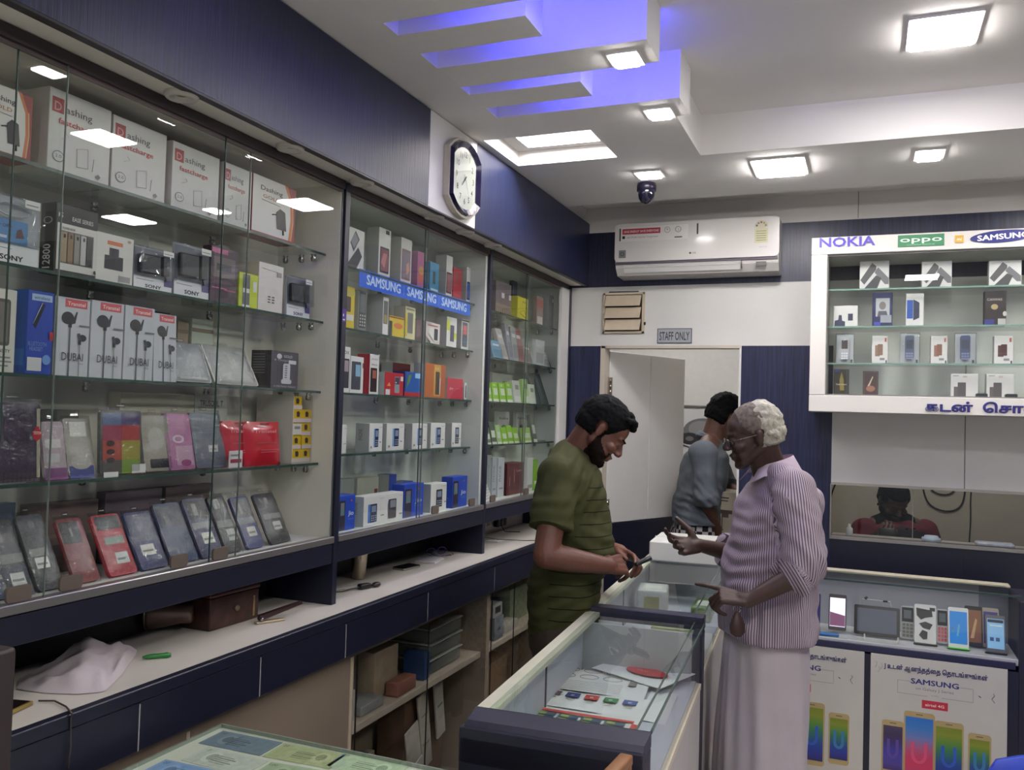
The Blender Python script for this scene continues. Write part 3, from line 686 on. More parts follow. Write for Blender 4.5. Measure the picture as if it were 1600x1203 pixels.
def poster(x0, label, dark=False):
    w = .488; h = .56; o = MB(); P = mat((190, 187, 180), .45, vary=.03, vscale=8, name='poster_paper')
    o.box((0, 0, -h), (w, .004, 0), P); y = -.0006
    IN = mat((48, 46, 92), .5); GR = mat((150, 148, 146), .5)
    X, Z, U = (1, 0, 0), (0, 0, 1), lambda x, z, dy=0: (x, y - dy, z)
    o.text('J \u0b89\u0b9f\u0ba9\u0bcd \u0b86\u0ba9\u0ba8\u0bcd\u0ba4\u0ba4\u0bcd\u0bc8\u0ba4 \u0bc6\u0ba4\u0bbe\u0b9f\u0b99\u0bcd\u0b95\u0bc1\u0b99\u0bcd\u0b95\u0bb3\u0bcd', IN, U(.235, -.052), X, Z, .018, .37, .0)
    o.text('SAMSUNG', mat((44, 48, 110), .5), U(.235, -.1), X, Z, .021, .17, .035)
    o.text('on Galaxy J Series', mat((110, 108, 112), .5), U(.235, -.122), X, Z, .011, .135); o.text('with', GR, U(.235, -.142), X, Z, .008, .026)
    for a, b in (((.1, -.094), (.148, -.092)), ((.322, -.094), (.372, -.092)), ((.1, -.144), (.102, -.092)), ((.370, -.144), (.372, -.092)), ((.1, -.145), (.21, -.143)), ((.26, -.145), (.372, -.143))): o.box((a[0], y, a[1]), (b[0], 0, b[1]), GR)
    o.box((.190, y, -.192), (.283, 0, -.160), mat((186, 44, 62), .5)); o.text('airtel 4G', mat((240, 220, 220)), U(.236, -.182, .0006), X, Z, .011, .068, .02)
    for (sx, sz) in ((.02, -.03), (.03, -.05), (.04, -.036)):
        o.tube([U(sx + .004 * math.sin(k), sz - k * .006) for k in range(5)], .001, GR, 4)
    o.tube([U(.44 + .005 * math.sin(k * 1.6), -.10 - k * .007) for k in range(6)], .001, IN, 4); o.tube([U(.39, -.115), U(.398, -.12)], .0015, IN, 4)
    gold = mat((178, 158, 112), .3, .3)
    YG = [(120, 132, 40), (128, 140, 44), (96, 136, 56), (60, 124, 76), (40, 104, 110), (36, 78, 140), (34, 58, 150), (36, 44, 130), (40, 36, 84)]
    RB = [(40, 110, 190), (60, 120, 190), (110, 120, 180), (170, 90, 130), (196, 60, 100), (200, 56, 96), (180, 60, 110), (150, 50, 100)]
    PU = [(70, 60, 90), (60, 44, 80), (54, 46, 104), (60, 56, 150), (70, 60, 160), (74, 60, 140), (60, 40, 90)]
    def ph(x0, x1, z1, z0, cols, arc, k):
        o.slab(x0, z0, x1, z1, .012, y - .0004 * k, 0, gold); ys = y - .0004 * k - .0003
        cols = [tuple(int(cols[i][j] + (cols[i + 1][j] - cols[i][j]) * f / 3) for j in range(3)) for i in range(len(cols) - 1) for f in range(3)]; n = len(cols); a = z1 - .022; b = z0 + .020
        for i, cc in enumerate(cols): o.box((x0 + .006, ys, a + (b - a) * (i + 1) / n), (x1 - .006, ys + .0002, a + (b - a) * i / n), mat(cc, .4))
        cx = (x0 + x1) / 2; cz = (a + b) / 2 - .015; r = (x1 - x0) * .26
        cl = [(-r, .05), (-r, .0)] + [(-r * math.cos(q * PI / 8), -r * 1.2 * math.sin(q * PI / 8)) for q in range(1, 8)] + [(r, 0), (r, .05)]; kw = .011
        inn = [(px_ * (1 - kw / r), pz_ + (kw if pz_ < -.001 else 0) * min(1, -pz_ / (r * .8))) for px_, pz_ in cl]; m_ = len(cl)
        o.add([(cx + a_, ys - .0003, cz + b_) for a_, b_ in cl] + [(cx + a_, ys - .0003, cz + b_) for a_, b_ in inn], [(i, i + 1, m_ + i + 1, m_ + i) for i in range(m_ - 1)], arc)
        o.box((cx - .012, ys, z1 - .012), (cx + .012, ys + .0002, z1 - .009), mat((90, 80, 60)))
    ph(.045, .128, -.258, -.475, PU, mat((90, 70, 150), .4), 1); ph(.355, .435, -.262, -.470, YG, mat((60, 120, 170), .4), 1)
    ph(.236, .34, -.232, -.490, YG, mat((50, 90, 190), .4), 2); ph(.126, .238, -.210, -.515, RB, mat((214, 80, 120), .4), 3)
    o.text('Galaxy J7 Pro   Galaxy J7 Max   Galaxy J7', GR, U(.24, -.54), X, Z, .009, .42)
    tag(o.build('poster', None, (x0, RY0 - .0185, .667)), label, 'poster')
poster(.034, 'phone poster with Tamil lettering, right on the display counter'); poster(-.478, 'phone poster half hidden behind the old man')

# ================================================================== the two glass counters in the middle
CR = (0, 0, math.radians(3.6)); CO = (-.775, 1.652, 0)
LIN = mat((176, 180, 192), .5, vary=.04, vscale=6, name='counter_lining')
CRM = mat((198, 196, 178), .35, vary=.06, vscale=12, name='worn_cream_edge')
def counter(label, ya, yb, z, zs, w, first):
    t = empty('glass_counter', CO, CR, label, 'counter')
    c = MB(); c.bbox((0, ya, z - .085), (w, ya + .022, z - .012), NAVY, .002) if first else None
    if first:
        c.bbox((0, ya, .06), (w, ya + .10, z - .03), NAVY, .004); c.build('front_panel', t)
        c = MB(); c.add([(0, ya, z - .031), (w, ya, z - .031), (w, ya + .016, z), (.012, ya + .016, z), (.0, ya + .1, z), (w, ya + .1, z), (0, ya + .1, z - .03), (w, ya + .1, z - .03)],
                        [(0, 1, 2, 3), (3, 2, 5, 4), (4, 5, 7, 6), (1, 7, 5, 2), (0, 3, 4, 6)], mat((40, 40, 62), .4, vary=.15, vscale=40)); c.build('front_rail', t)
    else:
        c = MB(); c.bbox((-.004, ya, z - .04), (w + .006, ya + .055, z + .002), mat((46, 46, 66), .35, vary=.15, vscale=40), .002); c.build('front_rail', t)
    y0 = ya + (.1 if first else .055)
    c = MB(); c.bbox((w - .03, yb - .075, 0), (w, yb, z - .02), NAVY, .002); c.bbox((0, yb - .075, 0), (.03, yb, z - .02), NAVY, .002); c.build('rear_post', t)
    c = MB(); c.bbox((0, y0, z - .016), (.045, yb, z - .001), CRM, .001); c.build('left_rail', t)          # staff side, worn cream wood
    c = MB(); c.box((.002, y0, zs), (.012, yb - .075, z - .016), LIN); c.box((.012, y0 + .5, zs), (.016, y0 + .506, z - .02), mat((90, 94, 104), .5)); c.build('left_panel', t)
    c = MB(); c.box((0, y0, .05), (.014, yb - .075, zs - .012), NAVY); c.build('staff_door', t)
    c = MB(); c.box((.012, yb - .09, zs), (w - .03, yb - .076, z - .018), mat((170, 172, 176), .5)); c.build('rear_panel', t)
    c = MB(); c.bbox((.014, y0, zs - .014), (w - .014, yb - .075, zs), LIN, .001); c.build('shelf', t)
    c = MB(); c.bbox((w - .014, y0, .05), (w - .002, yb - .075, zs - .022), mat((188, 184, 182), .4, vary=.04), .001); c.build('customer_panel', t)
    c = MB(); c.bbox((w - .02, y0, zs - .022), (w, yb - .075, zs - .004), mat((206, 196, 176), .35), .001); c.build('panel_edge', t)
    g = MB(); g.add([(w - .003, y0, zs - .004), (w - .003, yb - .075, zs - .004), (w - .003, yb - .075, z - .006), (w - .003, y0, z - .006)], [(0, 1, 2, 3)], GLASS); g.build('side_glass', t)
    g = MB(); g.add([(.03, y0 - .004, z), (w, y0 - .004, z), (w, yb, z), (.03, yb, z)], [(0, 1, 2, 3)], TOPGLASS); o = g.build('glass_top', t)
    e = MB(); e.box((w - .003, y0, z - .005), (w + .001, yb, z + .0005), mat((60, 84, 78), .2)); e.build('glass_edge', o)
    e = MB(); e.box((w - .034, y0, z - .006), (w - .031, yb, z - .001), mat((90, 104, 98), .2)); e.build('glass_seam', o)
    return t
k1 = counter('glass topped counter with leaflets inside, nearest the camera', 0, 1.115, .955, .79, .385, True)
k2 = counter('glass topped counter between the young man and the old man', 1.117, 2.56, .968, .78, .375, False)
def loc_c(x, y, z): return Matrix.Rotation(CR[2], 4, 'Z') @ Vector((x, y, z)) + Vector(CO)
# white carton on the far end
s = MB(); s.bbox((0, 0, 0), (.30, .32, .088), mat((206, 205, 200), .45), .006); s.box((.0, .15, .088), (.30, .17, .0885), mat((190, 190, 186), .4))
tag(s.build('carton', None, tuple(loc_c(.035, 2.12, .9695)), CR), 'white carton at the far end of the middle counter', 'carton')
# leaflets inside the near counter
def paper(x, y, z, w, h, rot, label, draw=None, col=(206, 206, 208), curl=.0):
    m = MB(); P = mat(col, .6); n = 6
    vs = []; fs = []
    for i in range(n + 1):
        for j in range(n + 1):
            u, v = i / n, j / n; vs.append((w * (u - .5), h * (v - .5), .0005 + curl * ((u - .5) ** 2 * 2 + (v - .5) ** 3 * 3) + (curl and .002 * math.sin(5 * u + 3 * v))))
    for i in range(n):
        for j in range(n): a = i * (n + 1) + j; fs.append((a, a + n + 1, a + n + 2, a + 1))
    m.add(vs, fs, P, True)
    if draw: draw(m, curl * .6 + .003)
    o = m.build('leaflet', None, (x, y, z), (0, 0, rot)); o.scale = (1.3, 1.25, 1); tag(o, label, 'leaflet', 'leaflets in the near glass counter')
def ring(m, cx, cy, rx, ry, z, c, r=.0008): m.tube([(cx + rx * math.cos(a * PI / 8), cy + ry * math.sin(a * PI / 8), z) for a in range(17)], r, c, 4)
def d_rings(m, z):
    k = mat((120, 116, 116), .6)
    for i in range(3): ring(m, -.08 + i * .055, .07, .022, .016, z, k); ring(m, -.08 + i * .055, .02, .022, .016, z, k)
    m.box((.07, -.01, z - .0005), (.088, .055, z), k)
    for i in range(6): m.box((-.1, -.02 - i * .012, z - .0005), (.06, -.018 - i * .012, z), mat((170, 168, 168)))
def d_icons(m, z):
    for i, cc in enumerate(((96, 80, 92), (44, 48, 110), (180, 60, 56), (50, 120, 70), (70, 84, 150))):
        m.slab.__func__ if False else None
        m.box((-.105 + i * .042, .01, z - .0005), (-.075 + i * .042, .04, z), mat(cc)); m.text('e', mat((220, 220, 224)), (-.09 + i * .042, .018, z + .0003), (1, 0, 0), (0, 1, 0), .014)
        m.box((-.1 + i * .042, -.004, z - .0005), (-.08 + i * .042, .0, z), mat((120, 110, 90)))
def d_banner(m, z):
    m.box((-.1, .022, z - .0005), (.1, .034, z), mat((196, 70, 66)))
    for i in range(4):
        for j in range(2): m.box((-.1 + i * .048, -.004 - j * .022, z - .0005), (-.058 + i * .048, .014 - j * .022, z), mat((60, 80, 100))); m.box((-.095 + i * .048, -.001 - j * .022, z), (-.078 + i * .048, .011 - j * .022, z + .0003), mat((150, 160, 80)))
    m.box((.098, -.03, z - .0005), (.112, .016, z), mat((190, 60, 60)))
def d_heart(m, z):
    m.prism([(0, 0)] * 0 or [(0.0, 0)], 0, 0, RED) if False else None
    pts = [(.055 * math.cos(a) * (1 + .25 * math.cos(a)), .034 * math.sin(a)) for a in [PI * 2 * k / 20 for k in range(20)]]
    m.add([(p[0], p[1], z) for p in pts], [tuple(range(20))], mat((190, 62, 74), .5)); m.text('vivo', mat((226, 150, 150)), (0, -.008, z + .0004), (1, 0, 0), (0, 1, 0), .014)
for (px, py, z, w, h, r, lab, dr, cc, cl) in (
    (910, 1127, .796, .22, .12, -.02, 'leaflet with a red stripe and rows of small pictures, nearest in the counter', d_banner, (205, 205, 205), .004),
    (925, 1098, .799, .23, .12, .0, 'leaflet with a row of five coloured square icons', d_icons, (208, 208, 210), .003),
    (935, 1066, .803, .23, .17, .04, 'leaflet with two rows of thin circles', d_rings, (208, 208, 210), .003),
    (1005, 1050, .810, .20, .15, -.45, 'white leaflet with a red drop shaped logo', d_heart, (214, 214, 216), .004),
    (1028, 1105, .792, .06, .2, .0, 'plain white sheet against the side glass of the near counter', None, (200, 202, 206), .003)):
    q = on_z(px, py, z); paper(q.x, q.y, z, w, h, CR[2] + r, lab, dr, cc, cl)
# packets inside the second counter
for i, (x, y, w, d, h, cc, lab) in enumerate(((.23, 1.50, .14, .12, .07, (176, 186, 130), 'pale green packet nearest in the second counter'), (.25, 1.72, .12, .13, .05, (196, 196, 190), 'white packet behind the pale green one in the second counter'),
        (.325, 1.33, .04, .10, .08, (120, 140, 60), 'olive green packet against the side glass of the second counter'), (.10, 1.85, .12, .16, .13, (186, 188, 190), 'light grey box standing in the second counter'), (.29, 1.97, .08, .20, .06, (90, 110, 60), 'dark green packet under the old man hand'))):
    m = MB(); m.bbox((-w / 2, -d / 2, 0), (w / 2, d / 2, h), mat(cc, .35, vary=.12, vscale=30), .008, 2); m.box((-w * .3, -d * .3, h), (w * .3, d * .2, h + .0006), mat((208, 210, 200), .4)); m.box((-w * .25, -d / 2 - .0006, h * .2), (w * .25, -d / 2, h * .8), mat((150, 150, 90), .4))
    P0 = loc_c(x, y, .7805); tag(m.build('packet', None, tuple(P0), (0, 0, CR[2] + (0, .2, 0, .1, 0)[i])), lab, 'packet', 'packets in the second counter')

# ================================================================== glass topped table with banknotes under the glass
TZ = .88; TX0, TX1, TY0, TY1 = -1.335, -.50, .76, 1.585
t = empty('glass_top_table', ((TX0 + TX1) / 2, (TY0 + TY1) / 2, 0), (0, 0, 0), 'table with banknotes laid under its glass top, at the bottom edge', 'table')
cx, cy = (TX0 + TX1) / 2, (TY0 + TY1) / 2; hx, hy = (TX1 - TX0) / 2, (TY1 - TY0) / 2
c = MB(); c.bbox((-hx, -hy, TZ - .035), (hx, hy, TZ - .008), mat((222, 220, 206), .5), .002); c.build('table_top', t)
for sx in (-1, 1):
    for sy in (-1, 1): c = MB(); c.bbox((sx * (hx - .03) - .02, sy * (hy - .03) - .02, 0), (sx * (hx - .03) + .02, sy * (hy - .03) + .02, TZ - .035), NAVY, .002); c.build('leg', t)
g = MB(); g.add([(-hx, -hy, TZ), (hx, -hy, TZ), (hx, hy, TZ), (-hx, hy, TZ)], [(0, 1, 2, 3)], TOPGLASS); o = g.build('glass_top', t)
e = MB(); e.box((-hx - .001, -hy, TZ - .008), (-hx + .002, hy, TZ), mat((150, 156, 146), .2)); e.box((-hx, hy - .002, TZ - .008), (hx, hy + .001, TZ), mat((150, 156, 146), .2)); e.build('glass_edge', o)
notes = [((-1.235, 1.53), (96, 108, 120), .02, 'grey blue banknote in the far left corner'), ((-1.07, 1.535), (146, 150, 110), .05, 'olive green banknote with a pale oval at the back edge'), ((-1.20, 1.44), (170, 172, 162), -.03, 'pale grey banknote second from the back at the left'),
         ((-.93, 1.545), (156, 170, 140), .0, 'pale green banknote with a portrait oval at the back edge'), ((-1.03, 1.445), (140, 152, 122), .1, 'mid green banknote left of the yellow one'), ((-.87, 1.455), (186, 170, 110), .04, 'yellow banknote with a round face shape'),
         ((-.75, 1.535), (186, 178, 180), .02, 'pink grey banknote with two dark bars'), ((-.585, 1.535), (146, 132, 170), .0, 'violet banknote at the back edge'), ((-1.23, 1.355), (110, 136, 176), .03, 'light blue banknote by the left edge of the table'),
         ((-1.06, 1.35), (176, 180, 150), -.04, 'cream banknote beside the light blue one'), ((-.70, 1.45), (132, 120, 160), .03, 'purple banknote in front of the pink grey one'), ((-.57, 1.45), (150, 160, 130), -.05, 'green banknote at the right end of the table')]
for i, ((x, y), cc, r, lab) in enumerate(notes):
    m = MB(); w, h = .080, .040
    cc = tuple(min(232, int(v * 1.12 + 14)) for v in cc); base = mat(cc, .6, vary=.12, vscale=60, name='note_paper'); lite = mat(tuple(min(235, v + 16) for v in cc), .6); dk = mat(tuple(int(v * .62) for v in cc), .6); md = mat(tuple(int(v * .82) for v in cc), .6, vary=.2, vscale=90)
    m.box((-w, -h, 0), (w, h, .0004), base); m.box((-w + .004, -h + .004, .0004), (w - .004, h - .004, .0006), lite); m.box((-w + .006, -h + .006, .0006), (w - .006, h - .006, .0007), base)
    m.add([(.035 * (1 if i % 2 else -1) + .02 * math.cos(a * PI / 8), .026 * math.sin(a * PI / 8), .0009) for a in range(16)], [tuple(range(16))], lite)
    m.add([(.035 * (1 if i % 2 else -1) + .011 * math.cos(a * PI / 8), .016 * math.sin(a * PI / 8) + .002, .0011) for a in range(16)], [tuple(range(16))], md)
    for k in range(5): m.box((-.028, -.02 + k * .008, .0007), (.012 + .01 * (k % 2), -.017 + k * .008, .0009), dk if k % 2 else md)
    if i == 6:
        for xx in (-.068, .058): m.box((xx, -.034, .0009), (xx + .012, .034, .0011), mat((80, 72, 82)))
    m.text(str((10, 20, 5, 50, 100, 1, 10, 500, 20, 5, 50, 100)[i]), dk, (-w + .014, h - .017, .001), (1, 0, 0), (0, 1, 0), .010)
    tag(m.build('banknote', None, (x, y, TZ - .0075), (0, 0, r)), lab, 'banknote', 'banknotes under the table glass')
# ================================================================== goods on the shelves
def draw(m, w, h, prints, y=0.0, ox=0.0):
    k = 0
    for p in prints:
        k += 1; e = y - .0003 - .00022 * k; t = p[0]
        if t == 'r': m.box((ox + p[1] * w, e, p[2] * h), (ox + p[3] * w, e + .0002, p[4] * h), mat(p[5], p[6] if len(p) > 6 else .4))
        elif t == 'e': m.add([(ox + (p[1] + p[3] * math.cos(a * PI / 10)) * w, e, p[2] * h + p[4] * h * math.sin(a * PI / 10)) for a in range(20)], [tuple(range(20))], mat(p[5], .4))
        elif t == 'p': m.add([(ox + q[0] * w, e, q[1] * h) for q in p[1]], [tuple(range(len(p[1])))], mat(p[2], .4))
        elif t == 't': m.text(p[1], mat(p[5], .45), (ox + p[2] * w, e, p[3] * h), (1, 0, 0), (0, 0, 1), p[4] * h, (p[6] * w) if len(p) > 6 and p[6] else None, p[7] if len(p) > 7 else .02)
        elif t == 'v': m.text(p[1], mat(p[5], .45), (ox + p[2] * w, e, p[3] * h), (0, 0, 1), (-1, 0, 0), p[4] * w, (p[6] * h) if len(p) > 6 and p[6] else None, .03)
        elif t == 's': m.slab(ox + p[1] * w, p[2] * h, ox + p[3] * w, p[4] * h, p[5], e, e + .0002, mat(p[6], p[7] if len(p) > 7 else .25), 3)
        elif t == 'l': m.tube([(ox + q[0] * w, e, q[1] * h) for q in p[1]], p[2], mat(p[3], .5), 4)
def carton_mesh(w, d, h, col, prints=(), side=(), gloss=.4, r=.0012, top=None):
    m = MB(); m.bbox((0, 0, 0), (w, d, h), mat(col, gloss, vary=.03, vscale=25, name='carton_board'), r)
    draw(m, w, h, prints)
    if side:
        s = MB(); draw(s, d, h, side)
        # the near side wall: u runs from the back edge to the front edge
        T = Matrix(((0, 1, 0, 0), (-1, 0, 0, d), (0, 0, 1, 0), (0, 0, 0, 1)))
        o = len(m.v); m.v += [tuple(T @ Vector(v)) for v in s.v]
        for f, mi_, sm in zip(s.f, s.m, s.sm): m.f.append(tuple(o + i for i in f)); m.m.append(m.mi(s.mats[mi_])); m.sm.append(sm)
    if top: m.box((0.001, 0.001, h), (w - .001, d - .001, h + .0004), mat(top))
    return m
LC = PI / 2    # goods in the long cabinet face +x
def put(name, mesh, X, y, z, lean=0.0, label='', cat='box', group=None, face='x', roll=0.0, yaw=0.0):
    if face == 'x': o = mesh.build(name, None, (X, y, z), (-lean, roll, LC + yaw))
    else: o = mesh.build(name, None, (y, X, z), (-lean, roll, yaw))
    return tag(o, label, cat, group)
def fit(X, pl, pr, z, py, gap=.0008):
    y0, y1 = ycol(pl, X, z), ycol(pr, X, z)
    lo, hi = (3.400, 4.396) if y0 > 3.34 else ((2.288, 3.332) if y0 > 2.24 else (0.2, 2.233))      # stay between the side panels
    y0 = max(y0, lo); y1 = min(y1, hi)
    return y0 + gap, y1 - y0 - 2 * gap, zrow(py, X, y0) - z
def carton(X, pl, pr, z, py, d, col, prints, label, group, name='carton', cat='box', side=(), lean=0.0, gloss=.4, yaw=0., parts=()):
    y, w, h = fit(X, pl, pr, z, py)
    o = put(name, carton_mesh(w, d, h / math.cos(lean), col, prints, side, gloss), X, y, z + .0004, lean, label, cat, group, yaw=yaw)
    return o, w, h
SI = (150, 152, 158); DKG = (58, 56, 60); LGT = (214, 211, 206); BLK = (28, 27, 30); WH = (226, 224, 220); REDT = (190, 60, 66); GRT = (130, 128, 128)
X1 = -1.578
# ---- top shelf of the first cabinet: white charger cartons
zA = SH[0]; G = 'charger cartons on the top shelf'
def dashing(pl, pr, py, label):
    carton(X1, pl, pr, zA, py, .11, (206, 204, 200), [('r', .04, .72, .22, .9, (160, 44, 52)), ('t', 'D', .13, .745, .11, (214, 150, 150), .11), ('t', 'ashing', .46, .75, .09, (70, 66, 70), .42, .0), ('t', 'fastcharge', .44, .6, .07, REDT, .6), ('e', .16, .2, .09, .07, (120, 118, 118)), ('e', .16, .2, .078, .058, (206, 204, 200)), ('t', '2.0', .16, .185, .04, (120, 118, 118), .1),
        ('l', [(.45, .14), (.44, .36), (.62, .40), (.63, .16), (.45, .14)], .0006, (176, 174, 172)), ('l', [(.7, .14), (.72, .3)], .0006, (150, 148, 148)), ('p', [(.76, .1), (.80, .13), (.84, .1), (.80, .06)], (110, 100, 104)), ('l', [(.2, .42), (.3, .46), (.26, .5)], .0005, (180, 176, 176))],
        label, G, side=[('r', 0, 0, 1, 1, (196, 188, 184))])
def gold(pl, pr, py, label):
    e = [(.86, .0), (.93, .2), (.96, .5), (.93, .8), (.80, .99)]
    o_, w_, h_ = carton(X1 + .002, pl, pr, zA, py, .06, (150, 46, 44), [('p', [(0, 0.06), (.0, 1), (.72, 1), (.86, .72), (.88, .4), (.84, .06)], (216, 213, 208)), ('p', [(.84, .06), (.88, .4), (.86, .72), (.72, 1), (.78, 1), (.91, .74), (.93, .4), (.89, .06)], (206, 112, 56)), ('p', [(.89, .06), (.93, .4), (.91, .74), (.93, .74), (.95, .4), (.91, .06)], (220, 176, 130)),
        ('t', 'Dashing', .42, .78, .08, (70, 66, 70), .5), ('t', 'GOLD', .42, .66, .06, (176, 120, 84), .4), ('l', [(.2, .62), (.62, .60)], .0005, GRT), ('p', [(.56, .20), (.53, .48), (.62, .56), (.74, .52), (.78, .2)], (44, 36, 38)), ('l', [(.53, .44), (.44, .42)], .0016, (44, 36, 38)), ('l', [(.7, .2), (.71, .12)], .0022, (44, 36, 38))],
        label, G)
gold(-42, 48, 118, 'red and orange charger carton with a black adapter at the left edge')
dashing(72, 170, 134, 'white charger carton beside the orange one, largest in view'); dashing(172, 257, 178, 'white charger carton second in the row on the top shelf')
dashing(266, 340, 219, 'white charger carton third in the row on the top shelf'); dashing(347, 391, 252, 'white charger carton fourth in the row, left of the last one with the orange edge')
gold(392, 460, 270, 'white charger carton with orange edge at the right end of the top shelf')

# ---- second shelf: blister packs
zB = SH[1]; G = 'accessory packs on the second shelf'
def sony(pl, pr, py, label, blue=False, lean=0.03):
    y, w, h = fit(X1, pl, pr, zB, py); t = empty('blister_pack', (X1, y, zB + .0005), (-lean, 0, LC), label, 'blister pack', G)
    m = MB(); m.bbox((0, .004, 0), (w, .012, h), mat((180, 182, 188), .4), .001)
    pr_ = [('r', 0, 0, 1, .30, (222, 222, 226)), ('t', 'SONY', .5, .07, .075, BLK, .42, .03), ('l', [(.06, .24), (.5, .235)], .0006, GRT), ('r', .0, .3, 1, .31, (150, 152, 160))]
    if blue: pr_ += [('r', .0, .32, .78, .66, (96, 150, 206)), ('r', .08, .38, .4, .42, (230, 230, 240)), ('p', [(.56, .4), (.72, .42), (.66, .56), (.58, .52)], (110, 60, 70)), ('t', 'Super Offer', .3, .54, .05, (60, 60, 110), .4)]
    else: pr_ += [('r', .78, .16, 1, .36, (84, 80, 130)), ('r', 0, .32, 1, .97, (120, 122, 132))]
    draw(m, w, h, pr_, .004); m.build('card', t)
    if not blue:
        a = MB(); a.bbox((w * .06, -.012, h * .38), (w * .58, .003, h * .82), mat((42, 42, 50), .35), .003); a.build('charger', t)
        a = MB(); a.slab(w * .68, h * .40, w * .84, h * .85, .003, -.008, .003, mat((38, 38, 46), .35)); a.tube([(w * .76, -.002, h * .42), (w * .78, -.003, h * .28)], .0022, BLACK, 6); a.build('cable', t)
    else:
        a = MB(); a.tube([(w * (.45 + .3 * math.cos(k)), -.006, h * (.80 + .1 * math.sin(k))) for k in [q * PI / 6 for q in range(13)]], .002, mat((200, 200, 200), .4), 6); a.build('cable', t)
    a = MB(); a.box((w * .62, -.0138, h * .86), (w * .9, -.0132, h * .98), mat(WH)); a.box((w * .64, -.0142, h * .9), (w * .86, -.0138, h * .915), mat(GRT)); a.build('price_label', t)
    a = MB(); z0_, z1_ = h * .33, h * .99; a.add([(0, -.013, z0_), (w, -.013, z0_), (w, -.013, z1_), (0, -.013, z1_), (0, .004, z0_), (w, .004, z0_), (w, .004, z1_), (0, .004, z1_)], [(0, 1, 2, 3), (0, 4, 5, 1), (1, 5, 6, 2), (3, 2, 6, 7), (0, 3, 7, 4)], FILM2); a.build('blister', t)
sony(-26, 62, 296, 'clear blister pack with a pale blue card at the left edge', True)
def tools(pl, pr, py, label):
    m_, w, h = carton(X1, pl, pr, zB, py, .045, (34, 32, 36), [('r', .04, .06, .98, .72, (206, 204, 198)), ('r', .12, .16, .9, .62, (96, 90, 84)), ('t', 'KS', .1, .80, .07, (214, 212, 210), .1), ('t', 'EASE SERIES', .62, .78, .06, (206, 204, 204), .5, .04), ('t', 'POWER BANK', .3, .64, .035, (90, 86, 84), .3)] +
        [('s', .13 + i * .15, .18, .26 + i * .15, .60, .002, c) for i, c in enumerate(((150, 132, 104), (132, 106, 78), (130, 128, 122), (176, 176, 176), (36, 36, 40)))] + [('r', .18 + i * .15, .52, .22 + i * .15, .57, (40, 30, 32)) for i in range(4)] + [('e', .93, .1, .03, .03, (50, 40, 44))], label, G, 'carton',
        side=[('v', '12800', .72, .24, .5, (214, 212, 212), .34), ('e', .5, .75, .3, .05, (190, 188, 190)), ('e', .5, .75, .24, .04, (34, 32, 36))])
tools(83, 150, 315, 'black and white power bank carton with a window')
carton(X1, 146, 207, zB, 360, .03, (208, 206, 200), [('r', .3, .78, .7, .86, (200, 112, 72)), ('r', .24, .28, .72, .56, (44, 42, 54)), ('r', .36, .54, .60, .72, (48, 46, 58)), ('r', .62, .06, .92, .18, (150, 148, 148)), ('e', .86, .92, .05, .03, (170, 150, 140))], 'white hang card with a black adapter and small orange print', G, 'hang_card', side=[('r', 0, 0, 1, 1, (190, 180, 172))])
sony(210, 270, 382, 'white footed charger blister pack beside the white card with the black adapter'); sony(273, 328, 378, 'white footed charger blister pack left of the dark purple pack')
carton(X1, 327, 370, zB, 382, .03, (70, 46, 62), [('r', .02, .88, .6, .97, (190, 96, 140)), ('r', .06, .46, .88, .82, (110, 94, 96)), ('r', .2, .58, .74, .70, (50, 44, 50)), ('r', .05, .26, .6, .28, (200, 110, 150)), ('r', .5, .24, .92, .26, (200, 90, 130)), ('r', .04, .34, .8, .4, (96, 64, 84)), ('p', [(.1, .97), (.3, 1.05), (.6, 1.04), (.62, .97)], (44, 38, 46))], 'dark purple hang pack with pink stripes', G, 'hang_pack')
carton(X1, 372, 402, zB, 424, .03, (190, 204, 50), [('r', .18, .04, .56, .96, (96, 98, 100)), ('r', .2, .44, .54, .56, (206, 206, 204)), ('r', .72, .5, .92, .8, (214, 214, 208)), ('r', .18, .03, .56, .1, (220, 220, 220))], 'lime green pack with a grey window', G, 'pack')
carton(X1, 402, 441, zB, 408, .09, (214, 207, 200), [('l', [(.12, .88), (.82, .86)], .0006, GRT)] + [('r', .38 + i * .16, .20 + j * .055, .48 + i * .16, .225 + j * .055, (70, 68, 70)) for i in range(2) for j in range(3)] + [('r', .72, .76, .9, .86, (150, 140, 140))], 'plain white carton with six small dashes', G, side=[('r', 0, 0, 1, 1, (200, 190, 180))])
sony(449, 485, 430, 'small earphone blister pack at the right end of the second shelf')

